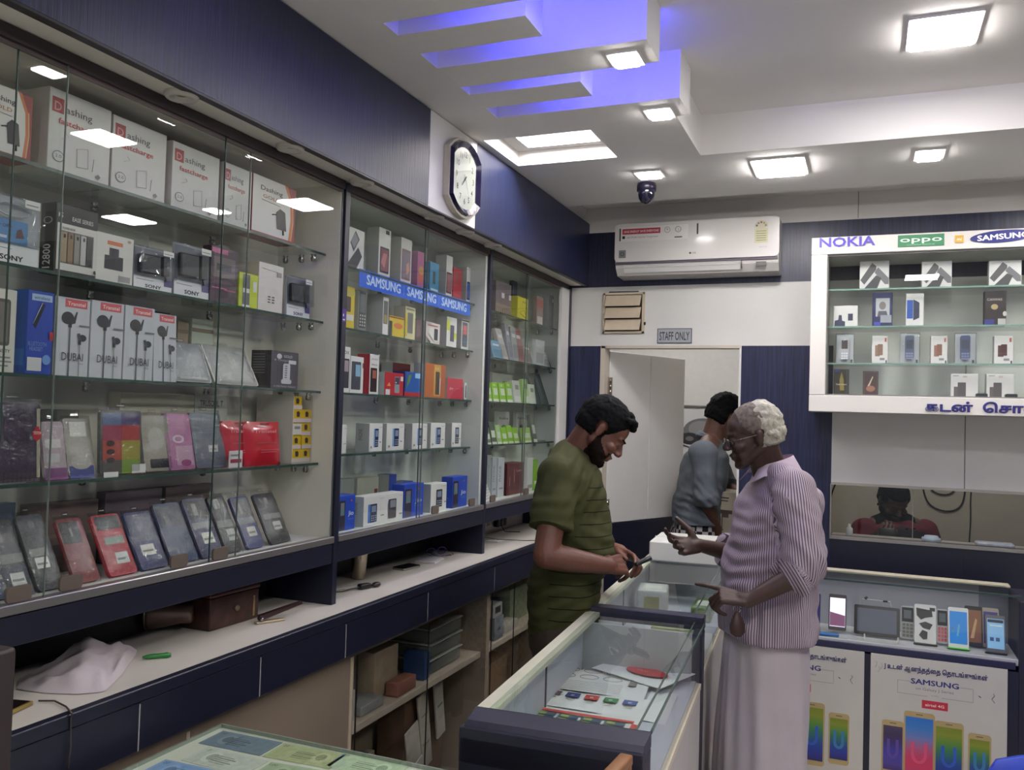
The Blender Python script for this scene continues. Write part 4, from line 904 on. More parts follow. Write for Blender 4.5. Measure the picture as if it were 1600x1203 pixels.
# ---- third shelf
zC = SH[2]; G = 'packs on the third shelf'
carton(X1, -34, 22, zC, 446, .03, (208, 204, 196), [('s', .1, .32, .82, .88, .006, (96, 92, 88)), ('s', .16, .36, .76, .84, .004, (120, 116, 110)), ('t', 'DENSITY', .6, .24, .04, BLK, .5), ('r', .5, .12, .9, .14, GRT), ('r', .5, .17, .86, .19, GRT), ('r', .5, .07, .8, .09, GRT)], 'cream phone case carton with a grey window at the left edge', G)
carton(X1, 38, 80, zC, 452, .05, (40, 70, 170), [('r', .14, .88, .92, .96, (170, 190, 220)), ('t', 'wireless', .52, .90, .04, (60, 80, 150), .6), ('p', [(.2, .60), (.55, .86), (.66, .84), (.32, .55)], (24, 26, 40)), ('l', [(.2, .6), (.54, .86)], .0008, (200, 200, 210)), ('t', 'BLUETOOTH', .4, .34, .05, (110, 140, 200), .7), ('t', 'HEADSET', .36, .28, .05, (110, 140, 200), .5), ('r', .04, .04, .58, .20, (206, 206, 208)), ('e', .76, .18, .16, .06, (110, 150, 210)), ('r', .84, .42, 1, .52, (170, 50, 60))], 'bright blue headset carton', G, side=[('r', 0, 0, 1, 1, (34, 84, 170)), ('r', .1, .1, .9, .3, (50, 110, 190))])
def dubai(pl, pr, py, label, lean=0.0, roll=0.):
    y, w, h = fit(X1, pl, pr, zC, py)
    m = carton_mesh(w, .03, h, (186, 190, 196), [('r', .26, .88, .90, .985, (196, 84, 90)), ('t', 'Transtel', .58, .905, .05, (236, 214, 214), .52, .03),
        ('e', .34, .74, .18, .08, (44, 46, 52)), ('p', [(.44, .66), (.58, .83), (.62, .83), (.56, .68)], (54, 56, 62)), ('r', .36, .62, .46, .68, (40, 42, 48)), ('r', .39, .0, .43, .62, (84, 86, 94)), ('e', .78, .50, .12, .045, (44, 46, 52)), ('p', [(.62, .55), (.70, .56), (.76, .46), (.68, .45)], (70, 72, 78)), ('r', .66, .41, .74, .47, (44, 46, 52)), ('r', .69, .0, .71, .42, (110, 112, 120)), ('r', .66, .645, .98, .665, (110, 110, 116)),
        ('t', 'DUBAI', .5, .20, .105, (52, 50, 56), .62, .0), ('t', 'UNI', .74, .155, .025, GRT, .14)], [('r', 0, 0, 1, 1, (176, 178, 182))])
    put('carton', m, X1, y, zC + .0004, lean, label, 'box', 'earphone cartons on the third shelf', roll=roll)
dubai(82, 137, 462, 'grey earphone carton, first of the row, against the blue carton'); dubai(138, 190, 468, 'grey earphone carton, second of the row'); dubai(191, 238, 476, 'grey earphone carton, third of the row'); dubai(239, 276, 488, 'grey earphone carton at the end of the row beside the silver pouches', .05)
def pouch_case(X, pl, pr, z, py, lean, col, label, group, prints=(), bag=True, roll=0.0, rad=.008, bagm=None, name='phone_case', cat='phone case', th=.010, dy=0.):
    """a phone case sealed in a clear bag"""
    y, w, h = fit(X, pl, pr, z, py); h = h / math.cos(lean)
    m = MB(); m.slab(w * .03, .004, w * .97, h * .95, rad, 0, th, mat(col, .42, vary=.05, vscale=40), 4)
    for k, p in enumerate(prints):
        draw(m, w * .94, h * .94, [p], -.0003 * k, w * .03)
    o = put(name, m, X, y, z + .001, lean, label, cat, group, roll=roll)
    if bag:
        b = MB(); nx, nz = 9, 16; vs = []; fs = []; rnd = random.Random(int(pl * 7 + py))
        for side in (0, 1):
            for j in range(nz + 1):
                for i in range(nx + 1):
                    u, v = i / nx, j / nz
                    edge = min(u, 1 - u, v, 1 - v)
                    puff = (.006 * min(1, edge * 6) + .0018) * (-1 if side == 0 else .3)
                    puff += (0 if edge == 0 else (rnd.random() - .5) * .0045)
                    vs.append((w * (u * 1.02 - .01), puff + (th * .5 if edge == 0 else (0 if side == 0 else th)), max(.0005, h * v)))
        n1 = (nx + 1) * (nz + 1)
        for j in range(nz):
            for i in range(nx):
                a = j * (nx + 1) + i; fs.append((a, a + 1, a + nx + 2, a + nx + 1))
        b.add(vs[:n1], fs, bagm or FILM, True)
        bb = b.build('plastic_bag', o)
        hk = MB(); hk.add([(w * .36, .004, h * .99), (w * .64, .004, h * .99), (w * .62, .004, h * 1.06), (w * .38, .004, h * 1.06)], [(0, 1, 2, 3)], FILM2); hk.tube([(w * .42, .0038, h * 1.02), (w * .58, .0038, h * 1.02)], .0012, mat((190, 190, 190), .4), 4); hk.build('hang_tab', o)
    return o
PL = lambda x, z, w=.3, h=.12: [('r', x, z, x + w, z + h, (210, 208, 206)), ('r', x + .04, z + h * .3, x + w - .06, z + h * .5, GRT)]
pouch_case(X1, 268, 335, zC, 528, .42, (150, 156, 158), 'silver foil accessory pouch leaning against the earphone cartons', G, [('r', .0, .5, .08, .56, DKG), ('r', .0, .3, .08, .36, DKG), ('r', .2, .1, .9, .16, (200, 204, 206))], name='pouch', cat='pouch', th=.02)
pouch_case(X1, 335, 408, zC, 534, .50, (176, 176, 170), 'silver foil accessory pouch leaning left of the dark grey carton', G, [('r', .1, .2, .5, .8, (160, 160, 158)), ('e', .8, .88, .08, .04, (200, 200, 200))], name='pouch', cat='pouch', th=.02)
carton(X1, 422, 465, zC, 547, .07, (76, 72, 80), [('e', .28, .86, .09, .07, (206, 204, 206)), ('t', 'GOLD', .6, .84, .07, (206, 204, 206), .32), ('t', '6 Output', .4, .74, .05, (176, 174, 178), .6), ('r', .62, .68, .9, .78, (206, 204, 206)), ('s', .42, .22, .68, .68, .006, (204, 202, 208)), ('s', .36, .14, .74, .26, .006, (204, 202, 208)), ('t', '6 USB Power Adapter', .5, .05, .045, (176, 174, 178), .8)] + [('r', .48, .30 + k * .06, .56, .325 + k * .06, (90, 86, 96)) for k in range(6)], 'dark grey USB power adapter carton on the third shelf', G,
       side=[('r', 0, 0, 1, 1, (52, 48, 52))] + [('r', .1, .4 + k * .07, .7, .42 + k * .07, (120, 116, 120)) for k in range(8)])
# cartons standing behind on the third shelf
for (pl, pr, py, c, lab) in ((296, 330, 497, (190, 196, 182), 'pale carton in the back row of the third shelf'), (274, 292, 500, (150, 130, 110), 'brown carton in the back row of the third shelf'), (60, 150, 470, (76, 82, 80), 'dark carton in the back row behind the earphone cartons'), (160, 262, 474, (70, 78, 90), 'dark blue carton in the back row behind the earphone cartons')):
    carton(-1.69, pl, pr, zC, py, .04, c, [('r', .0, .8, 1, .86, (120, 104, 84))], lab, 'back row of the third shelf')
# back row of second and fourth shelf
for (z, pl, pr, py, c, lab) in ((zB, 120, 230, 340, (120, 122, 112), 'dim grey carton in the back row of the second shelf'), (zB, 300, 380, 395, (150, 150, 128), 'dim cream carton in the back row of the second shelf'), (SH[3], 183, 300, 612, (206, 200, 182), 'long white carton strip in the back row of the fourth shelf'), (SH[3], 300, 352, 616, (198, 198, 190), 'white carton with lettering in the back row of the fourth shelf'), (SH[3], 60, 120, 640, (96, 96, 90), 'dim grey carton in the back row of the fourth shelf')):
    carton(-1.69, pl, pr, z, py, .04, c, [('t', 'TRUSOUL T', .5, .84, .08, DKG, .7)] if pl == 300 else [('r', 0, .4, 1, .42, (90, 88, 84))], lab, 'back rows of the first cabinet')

# ---- fourth shelf
zD = SH[3]; G = 'phone cases on the fourth shelf'
o = pouch_case(X1, -30, 66, zD, 622, .06, (76, 58, 86), 'large purple perforated phone case with a red tag at the left edge', G, [('r', .2, .0, .98, .12, (96, 84, 98)), ('r', .50, .80, .55, .87, (214, 212, 216)), ('r', .60, .80, .65, .87, (214, 212, 216)), ('r', .22, .76, .74, .9, (66, 50, 78)), ('r', .92, .05, .98, .94, (206, 196, 176))] + [('e', .25 + .07 * i, .02 + .03 * j, .018, .01, (50, 40, 54)) for i in range(9) for j in range(4)], rad=.01, name='phone_case')
m = MB(); m.prism([(-.011, .0), (-.008, -.012), (.0, -.018), (.008, -.012), (.011, .0), (.004, .007), (.004, .012), (-.004, .012), (-.004, .007)], -.001, 0, mat((176, 40, 48), .4)); m.text('TITCH', mat(WH), (0, -.0013, -.004), (1, 0, 0), (0, 0, 1), .006, .017, .03)
tag(m.build('price_tag', None, (-1.560, ycol(54, -1.56, zD), zD + .102), (0, 0, LC)), 'small red tag hanging in front of the purple case', 'tag')
pouch_case(X1, 70, 108, zD, 655, .2, (190, 170, 180), 'pale pink pouch with a purple foot in a clear bag', G, [('r', .0, .0, 1, .2, (130, 66, 130)), ('r', .1, .3, .7, .45, (200, 196, 198)), ('r', .1, .55, .8, .7, (222, 216, 216))], cat='phone case')
pouch_case(X1 - .004, 106, 152, zD, 650, .22, (176, 174, 164), 'clear pouch with a deep blue foot', G, [('r', .05, .0, .95, .2, (50, 66, 150)), ('e', .5, .26, .38, .12, (188, 186, 178)), ('r', .2, .7, .8, .95, (222, 220, 210))])
pouch_case(X1, 154, 222, zD, 636, .05, (90, 92, 92), 'phone case in blocks of blue, red, orange, yellow and green', G, [('r', .04, .78, .5, .97, (92, 116, 160)), ('r', .5, .78, .96, .97, (80, 70, 124)), ('r', .04, .54, .5, .78, (176, 62, 96)), ('r', .5, .54, .96, .78, (190, 62, 66)), ('r', .04, .24, .5, .54, (196, 84, 66)), ('r', .5, .24, .96, .54, (172, 164, 50)), ('r', .04, .03, .5, .24, (96, 92, 90)), ('r', .5, .03, .96, .24, (130, 166, 50)), ('e', .22, .5, .1, .045, (60, 30, 40)), ('e', .22, .37, .1, .045, (70, 30, 36)), ('e', .22, .24, .1, .045, (50, 40, 44))] + [('r', .74, .02, 1.1, .16, (206, 206, 206)), ('r', .05, -.02, .4, .06, (206, 206, 206))])
pouch_case(X1, 226, 272, zD, 645, .2, (170, 164, 150), 'crinkled clear bag holding a black earpiece', G, [('s', .2, .08, .95, .24, .004, (36, 34, 44)), ('e', .5, .6, .3, .2, (190, 186, 176))])
pouch_case(X1 + .002, 264, 308, zD, 642, .22, (196, 120, 170), 'bright pink phone case with a silver ring in a clear bag', G, [('e', .46, .56, .22, .07, (220, 214, 220)), ('e', .46, .56, .14, .045, (196, 120, 170)), ('r', .3, .1, .95, .44, (214, 170, 196)), ('e', .65, .14, .2, .06, (170, 70, 130))])
pouch_case(X1, 306, 357, zD, 641, .24, (96, 104, 122), 'blue grey ruled phone case in a clear bag', G, [('r', .06, .1 + .11 * k, .95, .105 + .11 * k, (120, 128, 144)) for k in range(8)] + PL(.45, .3))
def redpouch(pl, pr, py, label, X):
    y, w, h = fit(X, pl, pr, zD, py); m = MB(); nx, nz = 8, 10; vs = []; fs = []; rnd = random.Random(pl)
    for j in range(nz + 1):
        for i in range(nx + 1):
            u, v = i / nx, j / nz; e = min(u, 1 - u, v, 1 - v); vs.append((w * u, -(.012 * min(1, e * 5)) + (rnd.random() - .5) * .004 * (e > 0), h * v))
    for j in range(nz):
        for i in range(nx): a = j * (nx + 1) + i; fs.append((a, a + 1, a + nx + 2, a + nx + 1))
    m.add(vs, fs, mat((186, 24, 46), .22, coat=.5, name='red_foil'), True); m.add([(0, 0, 0), (w, 0, 0), (w, 0, h), (0, 0, h)], [(0, 3, 2, 1)], mat((150, 20, 36), .4))
    draw(m, w, h, [('t', 'Transtel', .5, .74, .07, (226, 140, 150), .6, .03), ('r', .25, .5, .8, .52, (170, 60, 76)), ('r', .35, .34, .85, .36, (196, 80, 96)), ('r', .35, .29, .8, .31, (196, 80, 96)), ('r', .35, .92, .6, .96, (120, 40, 50))], -.0145)
    put('pouch', m, X, y, zD + .0005, .1, label, 'pouch', 'red pouches on the fourth shelf')
redpouch(345, 392, 658, 'red foil pouch, left of the two, behind the white price card', -1.592); redpouch(381, 438, 659, 'red foil pouch, right of the two, in front', -1.578)
carton(-1.566, 357, 379, zD, 705, .003, (206, 200, 200), [('r', .1, .3, .9, .52, (150, 40, 70)), ('r', .1, .7, .7, .8, GRT)], 'small white and red card before the red pouches', G, 'card', 'card')
# white tray of yellow boxes
y0, w, h = fit(X1, 455, 489, zD, 617); D_ = .135
t = empty('box_tray', (X1, y0, zD + .0005), (0, 0, LC), 'white open tray holding yellow adapter boxes, at the right end of the fourth shelf', 'tray')
m = MB(); m.box((0, 0, 0), (.002, D_, h), mat((206, 198, 190), .5)); m.build('side_panel', t)
m = MB(); m.box((w - .002, 0, 0), (w, D_, h), mat((206, 198, 190), .5)); m.build('side_panel', t)
m = MB(); m.box((.002, 0, 0), (w - .002, D_, .002), mat((206, 198, 190), .5)); m.build('base_panel', t)
m = MB(); m.box((.002, D_ - .003, .002), (w - .002, D_, h), mat((190, 180, 160), .5)); m.build('back_panel', t)
cells = [(c, r) for r in range(4) for c in range(2)] + [(0, 4)]
names = ['lower left', 'lower right', 'left in the second row', 'right in the second row', 'left in the third row', 'right in the third row', 'left in the fourth row', 'right in the fourth row', 'single one on top']
for i, (c, r) in enumerate(cells):
    hw = (w - .006) / 2; hh = (h - .006) / 5 * 1.0; m = MB(); a = .003 + c * hw; zz = .003 + r * hh
    m.bbox((0, .0, 0), (hw - .0006, .1, hh - .0008), mat((206, 172, 34), .4), .0006); draw(m, hw, hh, [('r', 0, .0, 1, .3, (206, 190, 186)), ('p', [(.34, .42), (.3, .78), (.5, .86), (.66, .74), (.64, .42)], (60, 40, 36))] if i != 4 else [('r', .05, .1, .95, .9, (206, 204, 200)), ('r', .2, .5, .8, .7, GRT)])
    p = Matrix.Rotation(LC, 4, 'Z') @ Vector((a, .001 + .002 * (i % 3), zz)); o = m.build('small_box', None, (X1 + p.x, y0 + p.y, zD + .0005 + p.z), (0, 0, LC)); tag(o, 'small yellow adapter box in the white tray, ' + names[i], 'box', 'yellow boxes in the white tray')

# ---- floor of the first cabinet: leaning phone cases in bags
zE = ZB; G = 'bagged phone cases on the cabinet floor'
NB = (54, 58, 110)
for (pl, pr, py, c, lab, prints) in (
    (-38, 22, 828, (44, 60, 110), 'dark blue bagged phone case cut by the left edge', PL(.3, .2)),
    (8, 56, 816, (48, 44, 50), 'dark bagged phone case with a wide grey band, second from the left edge', [('r', .2, .72, .5, .92, (130, 126, 126)), ('r', .0, .44, 1, .56, (110, 108, 108)), ('r', .0, 0, 1, .4, (40, 44, 70))] + PL(.35, .15, .5, .16)),
    (60, 104, 806, (44, 42, 52), 'black bagged phone case with two grey stickers, third from the left', [('e', .5, .88, .12, .05, (90, 88, 86)), ('r', .1, .46, .8, .56, (120, 118, 120))] + PL(.2, .3, .5, .14)),
    (118, 160, 812, (136, 30, 42), 'dark red bagged phone case with a black camera field', [('r', .04, .62, .8, .96, (40, 22, 28)), ('r', .4, .72, .5, .86, (120, 110, 112))]),
    (172, 218, 806, (190, 34, 58), 'bright red bagged phone case with a black top', [('r', .08, .76, .95, .98, (66, 60, 62)), ('r', .2, .52, .9, .64, (140, 136, 132))] + PL(.4, .2, .45, .18)),
    (222, 266, 802, (58, 66, 116), 'blue bagged phone case with a white square sticker and crinkled top', [('r', .05, .5, .95, .97, (92, 96, 120))] + PL(.2, .26, .5, .18)),
    (270, 313, 788, (48, 66, 110), 'slate blue bagged phone case without a sticker, middle of the row', [('r', .03, .62, .96, .97, (44, 50, 78))]),
    (316, 353, 780, (60, 62, 106), 'blue bagged phone case with a grey band over its sticker', [('r', .1, .66, .95, .97, (44, 42, 52)), ('r', .3, .72, .5, .92, (126, 124, 128)), ('r', .05, .5, .98, .6, (126, 126, 134))] + PL(.3, .24, .5, .18)),
    (355, 382, 776, (58, 54, 60), 'dark grey bagged phone case, third from the right end', [('s', .2, .78, .6, .96, .002, (40, 38, 42)), ('r', .05, .46, .98, .58, (126, 122, 124))] + PL(.4, .22, .5, .2)),
    (388, 416, 777, (56, 60, 124), 'bright blue bagged phone case, second from the right end', [('r', .1, .62, .95, .96, (40, 38, 50)), ('r', .3, .68, .45, .9, (130, 128, 134)), ('r', .05, .48, .98, .6, (124, 124, 136))] + PL(.3, .24, .5, .18)),
    (424, 457, 772, (52, 48, 56), 'black bagged phone case at the right end of the cabinet floor', [('e', .5, .86, .1, .07, (124, 122, 124)), ('r', .1, .50, .95, .6, (140, 138, 138))] + PL(.4, .28, .4, .16))):
    pouch_case(-1.545, pl, pr, zE, py, .50, c, lab, G, prints, roll=0)
# crumpled bag heap in the gap at left
# mixed grey cartons at the back of the cabinet floor
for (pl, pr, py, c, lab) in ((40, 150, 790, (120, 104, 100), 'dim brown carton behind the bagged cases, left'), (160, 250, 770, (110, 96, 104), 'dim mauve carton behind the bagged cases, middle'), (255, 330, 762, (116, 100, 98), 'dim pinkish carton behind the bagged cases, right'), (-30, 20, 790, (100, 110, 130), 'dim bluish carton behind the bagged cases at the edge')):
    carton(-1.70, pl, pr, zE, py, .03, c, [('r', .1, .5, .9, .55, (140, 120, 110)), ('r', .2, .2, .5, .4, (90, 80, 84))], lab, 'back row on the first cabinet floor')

# ================================================================== second cabinet: phone boxes
X2 = -1.575
Z2 = (2.06, 1.86, 1.65, 1.452, ZB)
def cut(x, z, w, h, c=(60, 58, 66), s=(130, 132, 140)): return [('s', x, z, x + w, z + h, .002, c), ('r', x + w * .15, z + h * .5, x + w * .85, z + h * .9, s)]
def phone(x, z, w, h, c, s): return [('s', x, z, x + w, z + h, .003, c), ('r', x + w * .1, z + h * .08, x + w * .9, z + h * .92, s)]
def feat(x, z, w, h, c=(44, 50, 76), back=None):
    r = [('s', x - w * .35, z - .01, x + w * .7, z + h, .003, back)] if back else []
    r += [('s', x, z, x + w, z + h, .003, c), ('r', x + w * .16, z + h * .56, x + w * .84, z + h * .9, (120, 134, 160))]
    return r + [('r', x + w * (.14 + .26 * i), z + h * (.08 + .12 * j), x + w * (.32 + .26 * i), z + h * (.14 + .12 * j), (150, 160, 180)) for i in range(3) for j in range(3)]
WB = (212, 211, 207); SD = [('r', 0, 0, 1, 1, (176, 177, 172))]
G = 'phone boxes on the top shelf of the second cabinet'
twin = [('p', [(.1, .62), (.42, .95), (.68, .76), (.32, .42)], (74, 76, 82)), ('p', [(.14, .66), (.4, .9), (.6, .74), (.34, .5)], (130, 132, 140)), ('p', [(.0, .12), (.6, .56), (.86, .36), (.5, .0), (.0, .0)], (60, 60, 64))]
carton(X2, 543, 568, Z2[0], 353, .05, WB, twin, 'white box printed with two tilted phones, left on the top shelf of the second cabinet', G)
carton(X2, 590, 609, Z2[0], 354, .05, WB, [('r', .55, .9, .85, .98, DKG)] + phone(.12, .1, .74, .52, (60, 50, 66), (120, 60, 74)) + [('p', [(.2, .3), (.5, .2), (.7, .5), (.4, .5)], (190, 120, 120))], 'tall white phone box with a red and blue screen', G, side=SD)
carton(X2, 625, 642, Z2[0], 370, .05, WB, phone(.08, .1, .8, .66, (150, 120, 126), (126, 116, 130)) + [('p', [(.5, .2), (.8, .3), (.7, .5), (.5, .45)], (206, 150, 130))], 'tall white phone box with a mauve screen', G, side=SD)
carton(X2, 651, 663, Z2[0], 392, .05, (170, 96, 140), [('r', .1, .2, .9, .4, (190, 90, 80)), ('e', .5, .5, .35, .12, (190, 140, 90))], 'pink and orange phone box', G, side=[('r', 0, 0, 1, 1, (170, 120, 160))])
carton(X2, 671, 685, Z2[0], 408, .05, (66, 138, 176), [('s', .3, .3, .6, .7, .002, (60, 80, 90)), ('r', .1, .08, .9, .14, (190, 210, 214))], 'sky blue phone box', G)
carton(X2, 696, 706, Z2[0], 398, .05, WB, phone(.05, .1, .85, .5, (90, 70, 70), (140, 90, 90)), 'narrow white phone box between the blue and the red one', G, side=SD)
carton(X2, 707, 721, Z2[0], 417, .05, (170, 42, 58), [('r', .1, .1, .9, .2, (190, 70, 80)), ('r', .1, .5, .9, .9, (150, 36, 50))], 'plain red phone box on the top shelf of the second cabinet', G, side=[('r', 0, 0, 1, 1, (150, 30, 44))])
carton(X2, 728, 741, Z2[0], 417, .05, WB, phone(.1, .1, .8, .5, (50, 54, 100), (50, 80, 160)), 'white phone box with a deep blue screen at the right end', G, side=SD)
# blue banner on the shelf edge
t = MB(); ya, yb = ycol(562, -1.553, 2.05), ycol(735, -1.553, 2.05)
L_ = yb - ya; hB = .060
t.box((0, -.0008, 0), (L_, 0, hB), mat((40, 96, 206), .4, vary=.06, name='banner_blue'))
for k in range(3): t.text('SAMSUNG', mat((196, 216, 240), .4), (L_ * (.185 + .315 * k + .005 * k), -.0012, .014), (1, 0, 0), (0, 0, 1), .033, L_ * .262, .04)
for k in (1, 2): t.box((L_ * (.345 + .32 * (k - 1)) - .0005, -.0012, .01), (L_ * (.345 + .32 * (k - 1)) + .0008, -.0008, .045), mat((150, 180, 220)))
tag(t.build('banner', None, (-1.5545, ya, 2.003), (0, 0, LC)), 'long blue banner with white lettering three times, along the top shelf edge', 'banner')
G = 'phone boxes on the second shelf of the second cabinet'
YEL = (206, 184, 54)
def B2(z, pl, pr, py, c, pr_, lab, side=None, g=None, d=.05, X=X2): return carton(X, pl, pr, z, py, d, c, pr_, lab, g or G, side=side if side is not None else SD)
B2(Z2[1], 537, 553, 446, YEL, [('r', .0, .8, 1, .9, (190, 180, 90)), ('s', .05, .4, .6, .76, .003, (96, 84, 80)), ('r', .1, .2, .9, .34, (214, 212, 200))], 'yellow phone box at the left end of the second shelf')
B2(Z2[1], 558, 572, 453, (120, 124, 122), [('s', .12, .08, .88, .97, .004, (84, 86, 88)), ('s', .2, .46, .8, .92, .003, (110, 114, 114))] + [('r', .2 + .22 * i, .12 + .08 * j, .34 + .22 * i, .17 + .08 * j, (180, 180, 170)) for i in range(3) for j in range(4)], 'grey box with a large keypad phone', d=.03)
B2(Z2[1], 597, 606, 459, WB, [('s', .1, .28, .85, .84, .002, (110, 110, 106)), ('r', .2, .3, .7, .5, (150, 140, 80))], 'tall white box with a slim grey phone', side=SD, d=.09)
B2(Z2[1], 607, 631, 492, YEL, [('r', 0, .9, 1, .96, (140, 50, 60)), ('e', .6, .56, .3, .14, (206, 120, 70)), ('s', .0, .0, .2, .74, .003, (70, 70, 74))], 'yellow box with an orange print')
B2(Z2[1], 632, 648, 478, (206, 200, 150), [('r', 0, .1, .2, .8, YEL), ('s', .22, .2, .75, .82, .003, (110, 110, 108)), ('r', .1, .9, .9, .95, GRT)], 'yellow and white box with a grey keypad phone')
B2(Z2[1], 649, 661, 498, (96, 76, 78), [('s', .1, .2, .6, .8, .002, (120, 100, 104))], 'small dark brown phone box')
B2(Z2[1], 664, 687, 502, (206, 198, 190), [('l', [(.0 + .1 * k, .9), (.12 + .1 * k, .98)], .0006, (60, 54, 54)) for k in range(4)] + [('l', [(.0, .1 + .06 * k), (.3, .02 + .02 * k)], .0006, (60, 54, 54)) for k in range(5)] + [('p', [(.15, .5), (.3, .75), (.9, .8), (.9, .2), (.6, .1)], (214, 210, 206)), ('r', .1, .84, .8, .88, (150, 60, 60)), ('s', .55, .2, .8, .74, .003, (60, 60, 66))], 'white box with black hatching and a keypad phone')
B2(Z2[1], 697, 713, 494, WB, [('r', 0, .55, .3, .9, (190, 200, 60)), ('r', .6, .3, .95, .5, (190, 200, 60)), ('s', .34, .2, .72, .74, .003, (96, 92, 104))], 'white and lime box with a keypad phone')
B2(Z2[1], 720, 737, 498, (206, 204, 202), [('r', 0, .93, 1, .98, DKG), ('s', .1, .1, .78, .9, .002, (110, 110, 118)), ('r', .2, .5, .7, .8, (190, 110, 110)), ('r', .2, .2, .7, .4, (80, 96, 110))], 'white box with a candybar phone at the right end of the second shelf')
G = 'phone boxes on the third shelf of the second cabinet'
B2(Z2[2], 533, 546, 541, WB, [('t', 'OX', .5, .84, .07, BLK, .6), ('s', .05, .1, .85, .74, .003, (60, 56, 66)), ('r', .1, .46, .75, .7, (160, 140, 150))], 'white box with black capitals at the left end of the third shelf')
B2(Z2[2], 546, 567, 556, WB, [('s', .08, .1, .78, .86, .003, (70, 74, 84)), ('r', .38, .46, .74, .78, (130, 170, 196)), ('r', .9, .7, .97, .84, DKG)], 'white box with a phone and a pale blue screen')
B2(Z2[2], 576, 591, 553, WB, [('s', .1, .06, .8, .66, .003, (60, 44, 42)), ('r', .3, .4, .7, .6, (150, 80, 56)), ('t', 'PRO', .5, .72, .04, BLK, .6), ('t', 'AURA', .5, .86, .04, GRT, .7)], 'red and white box with a dark phone', side=[('r', 0, 0, 1, 1, (176, 44, 60)), ('r', .1, .1, .5, .16, WH)])
B2(Z2[2], 600, 630, 581, (176, 36, 48), [('s', .52, .12, .78, .84, .004, (150, 152, 156)), ('r', .54, .5, .76, .8, (60, 50, 70)), ('r', .06, .02, .28, .26, (206, 204, 200)), ('p', [(.1, .4), (.24, .58), (.3, .4)], (206, 150, 60)), ('r', .82, .66, .96, .86, (214, 208, 206)), ('r', .56, .55, .6, .6, WH)], 'red box with a white keypad phone')
B2(Z2[2], 631, 658, 580, (30, 84, 160), [('r', 0, 0, 1, .18, (170, 44, 54)), ('p', [(.1, .3), (.3, .6), (.4, .9), (.2, .86)], (96, 130, 70)), ('r', .6, .76, .95, .96, (150, 190, 214)), ('r', 0, .2, .06, 1, (40, 50, 120))], 'blue box with a red foot on the third shelf', side=[('r', 0, 0, 1, 1, (40, 54, 130))])
B2(Z2[2], 663, 695, 567, (172, 94, 46), [('r', .42, .06, .76, .98, (196, 150, 70)), ('s', .5, .1, .7, .78, .003, (66, 52, 44)), ('r', .76, 0, 1, 1, (160, 84, 50)), ('r', .7, .12, .74, .6, (220, 210, 200)), ('t', '5X', .56, .84, .07, (226, 206, 170), .2)], 'orange box with a slim dark phone')
B2(Z2[2], 698, 723, 590, (178, 50, 70), [('t', 'Jio', .25, .46, .1, (226, 200, 206), .24, .05), ('t', 'Digital Life', .68, .5, .04, (206, 120, 136), .34)], 'plain red box with white lettering on the third shelf')
B2(Z2[2], 725, 742, 598, WB, [('s', .32, .1, .66, .86, .003, (90, 96, 96)), ('r', .84, .3, .95, .5, GRT)], 'small white box with a grey phone at the right end of the third shelf')
B2(Z2[2], 612, 640, 566, (96, 42, 40), [('r', .1, .4, .9, .44, (70, 30, 30))], 'dark red box behind the red and blue boxes', X=-1.67)
G = 'white keypad phone boxes on the fourth shelf'
for (pl, pr, py, lab, gr) in ((528, 541, 664, 'white keypad phone box at the left end of the fourth shelf', 0), (576, 597, 662, 'white keypad phone box, second on the fourth shelf', 0), (603, 631, 662, 'white keypad phone box, widest, left of the glass edge', 0), (643, 667, 662, 'white keypad phone box behind the dark glass edge', 0), (672, 695, 661, 'white keypad phone box right of the glass edge', 0), (705, 720, 661, 'white box with a dark grey phone at the right end of the fourth shelf', 1)):
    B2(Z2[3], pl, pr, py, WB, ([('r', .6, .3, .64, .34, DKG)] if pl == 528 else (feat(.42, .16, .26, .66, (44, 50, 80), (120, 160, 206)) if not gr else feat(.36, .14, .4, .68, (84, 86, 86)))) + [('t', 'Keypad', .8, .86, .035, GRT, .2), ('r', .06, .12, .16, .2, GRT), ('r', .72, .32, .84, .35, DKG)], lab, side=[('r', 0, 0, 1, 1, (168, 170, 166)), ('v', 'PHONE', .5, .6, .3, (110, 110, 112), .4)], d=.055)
G = 'phone boxes on the floor of the second cabinet'
def jio(pl, pr, py, lab): B2(ZB, pl, pr, py, (34, 70, 178), [('s', .04, .02, .38, .86, .003, (54, 50, 66)), ('r', .1, .44, .32, .8, (120, 116, 126)), ('r', .1, .5, .32, .6, (80, 130, 130)), ('t', 'Jio', .72, .42, .13, (220, 226, 240), .34, .05), ('e', .74, .84, .05, .03, (190, 80, 80)), ('t', 'Digital Life', .72, .3, .035, (120, 150, 214), .34)], lab, side=[('r', 0, 0, 1, 1, (30, 64, 170)), ('v', 'JioPhone', .5, .5, .4, (110, 140, 210), .4)], d=.05, X=-1.55)
jio(528, 554, 776, 'blue phone box at the left corner of the cabinet floor'); jio(630, 661, 758, 'blue phone box behind the dark glass edge'); jio(706, 729, 746, 'blue phone box at the right end of the cabinet floor')
B2(ZB, 567, 629, 777, WB, feat(.16, .1, .16, .62, (44, 50, 80), (70, 120, 196)) + [('s', .6, .12, .8, .8, .004, (66, 64, 70)), ('r', .64, .5, .78, .76, (130, 130, 140)), ('r', .88, .22, .96, .25, DKG), ('r', .4, .28, .48, .31, DKG), ('t', 'Keypad', .42, .88, .03, GRT, .1), ('t', 'Keypad', .9, .88, .03, GRT, .1)], 'pair of white keypad phone boxes side by side on the cabinet floor', side=[('r', 0, 0, 1, 1, (168, 174, 174)), ('v', 'PHONE', .5, .6, .3, (110, 110, 112), .4)], X=-1.545)
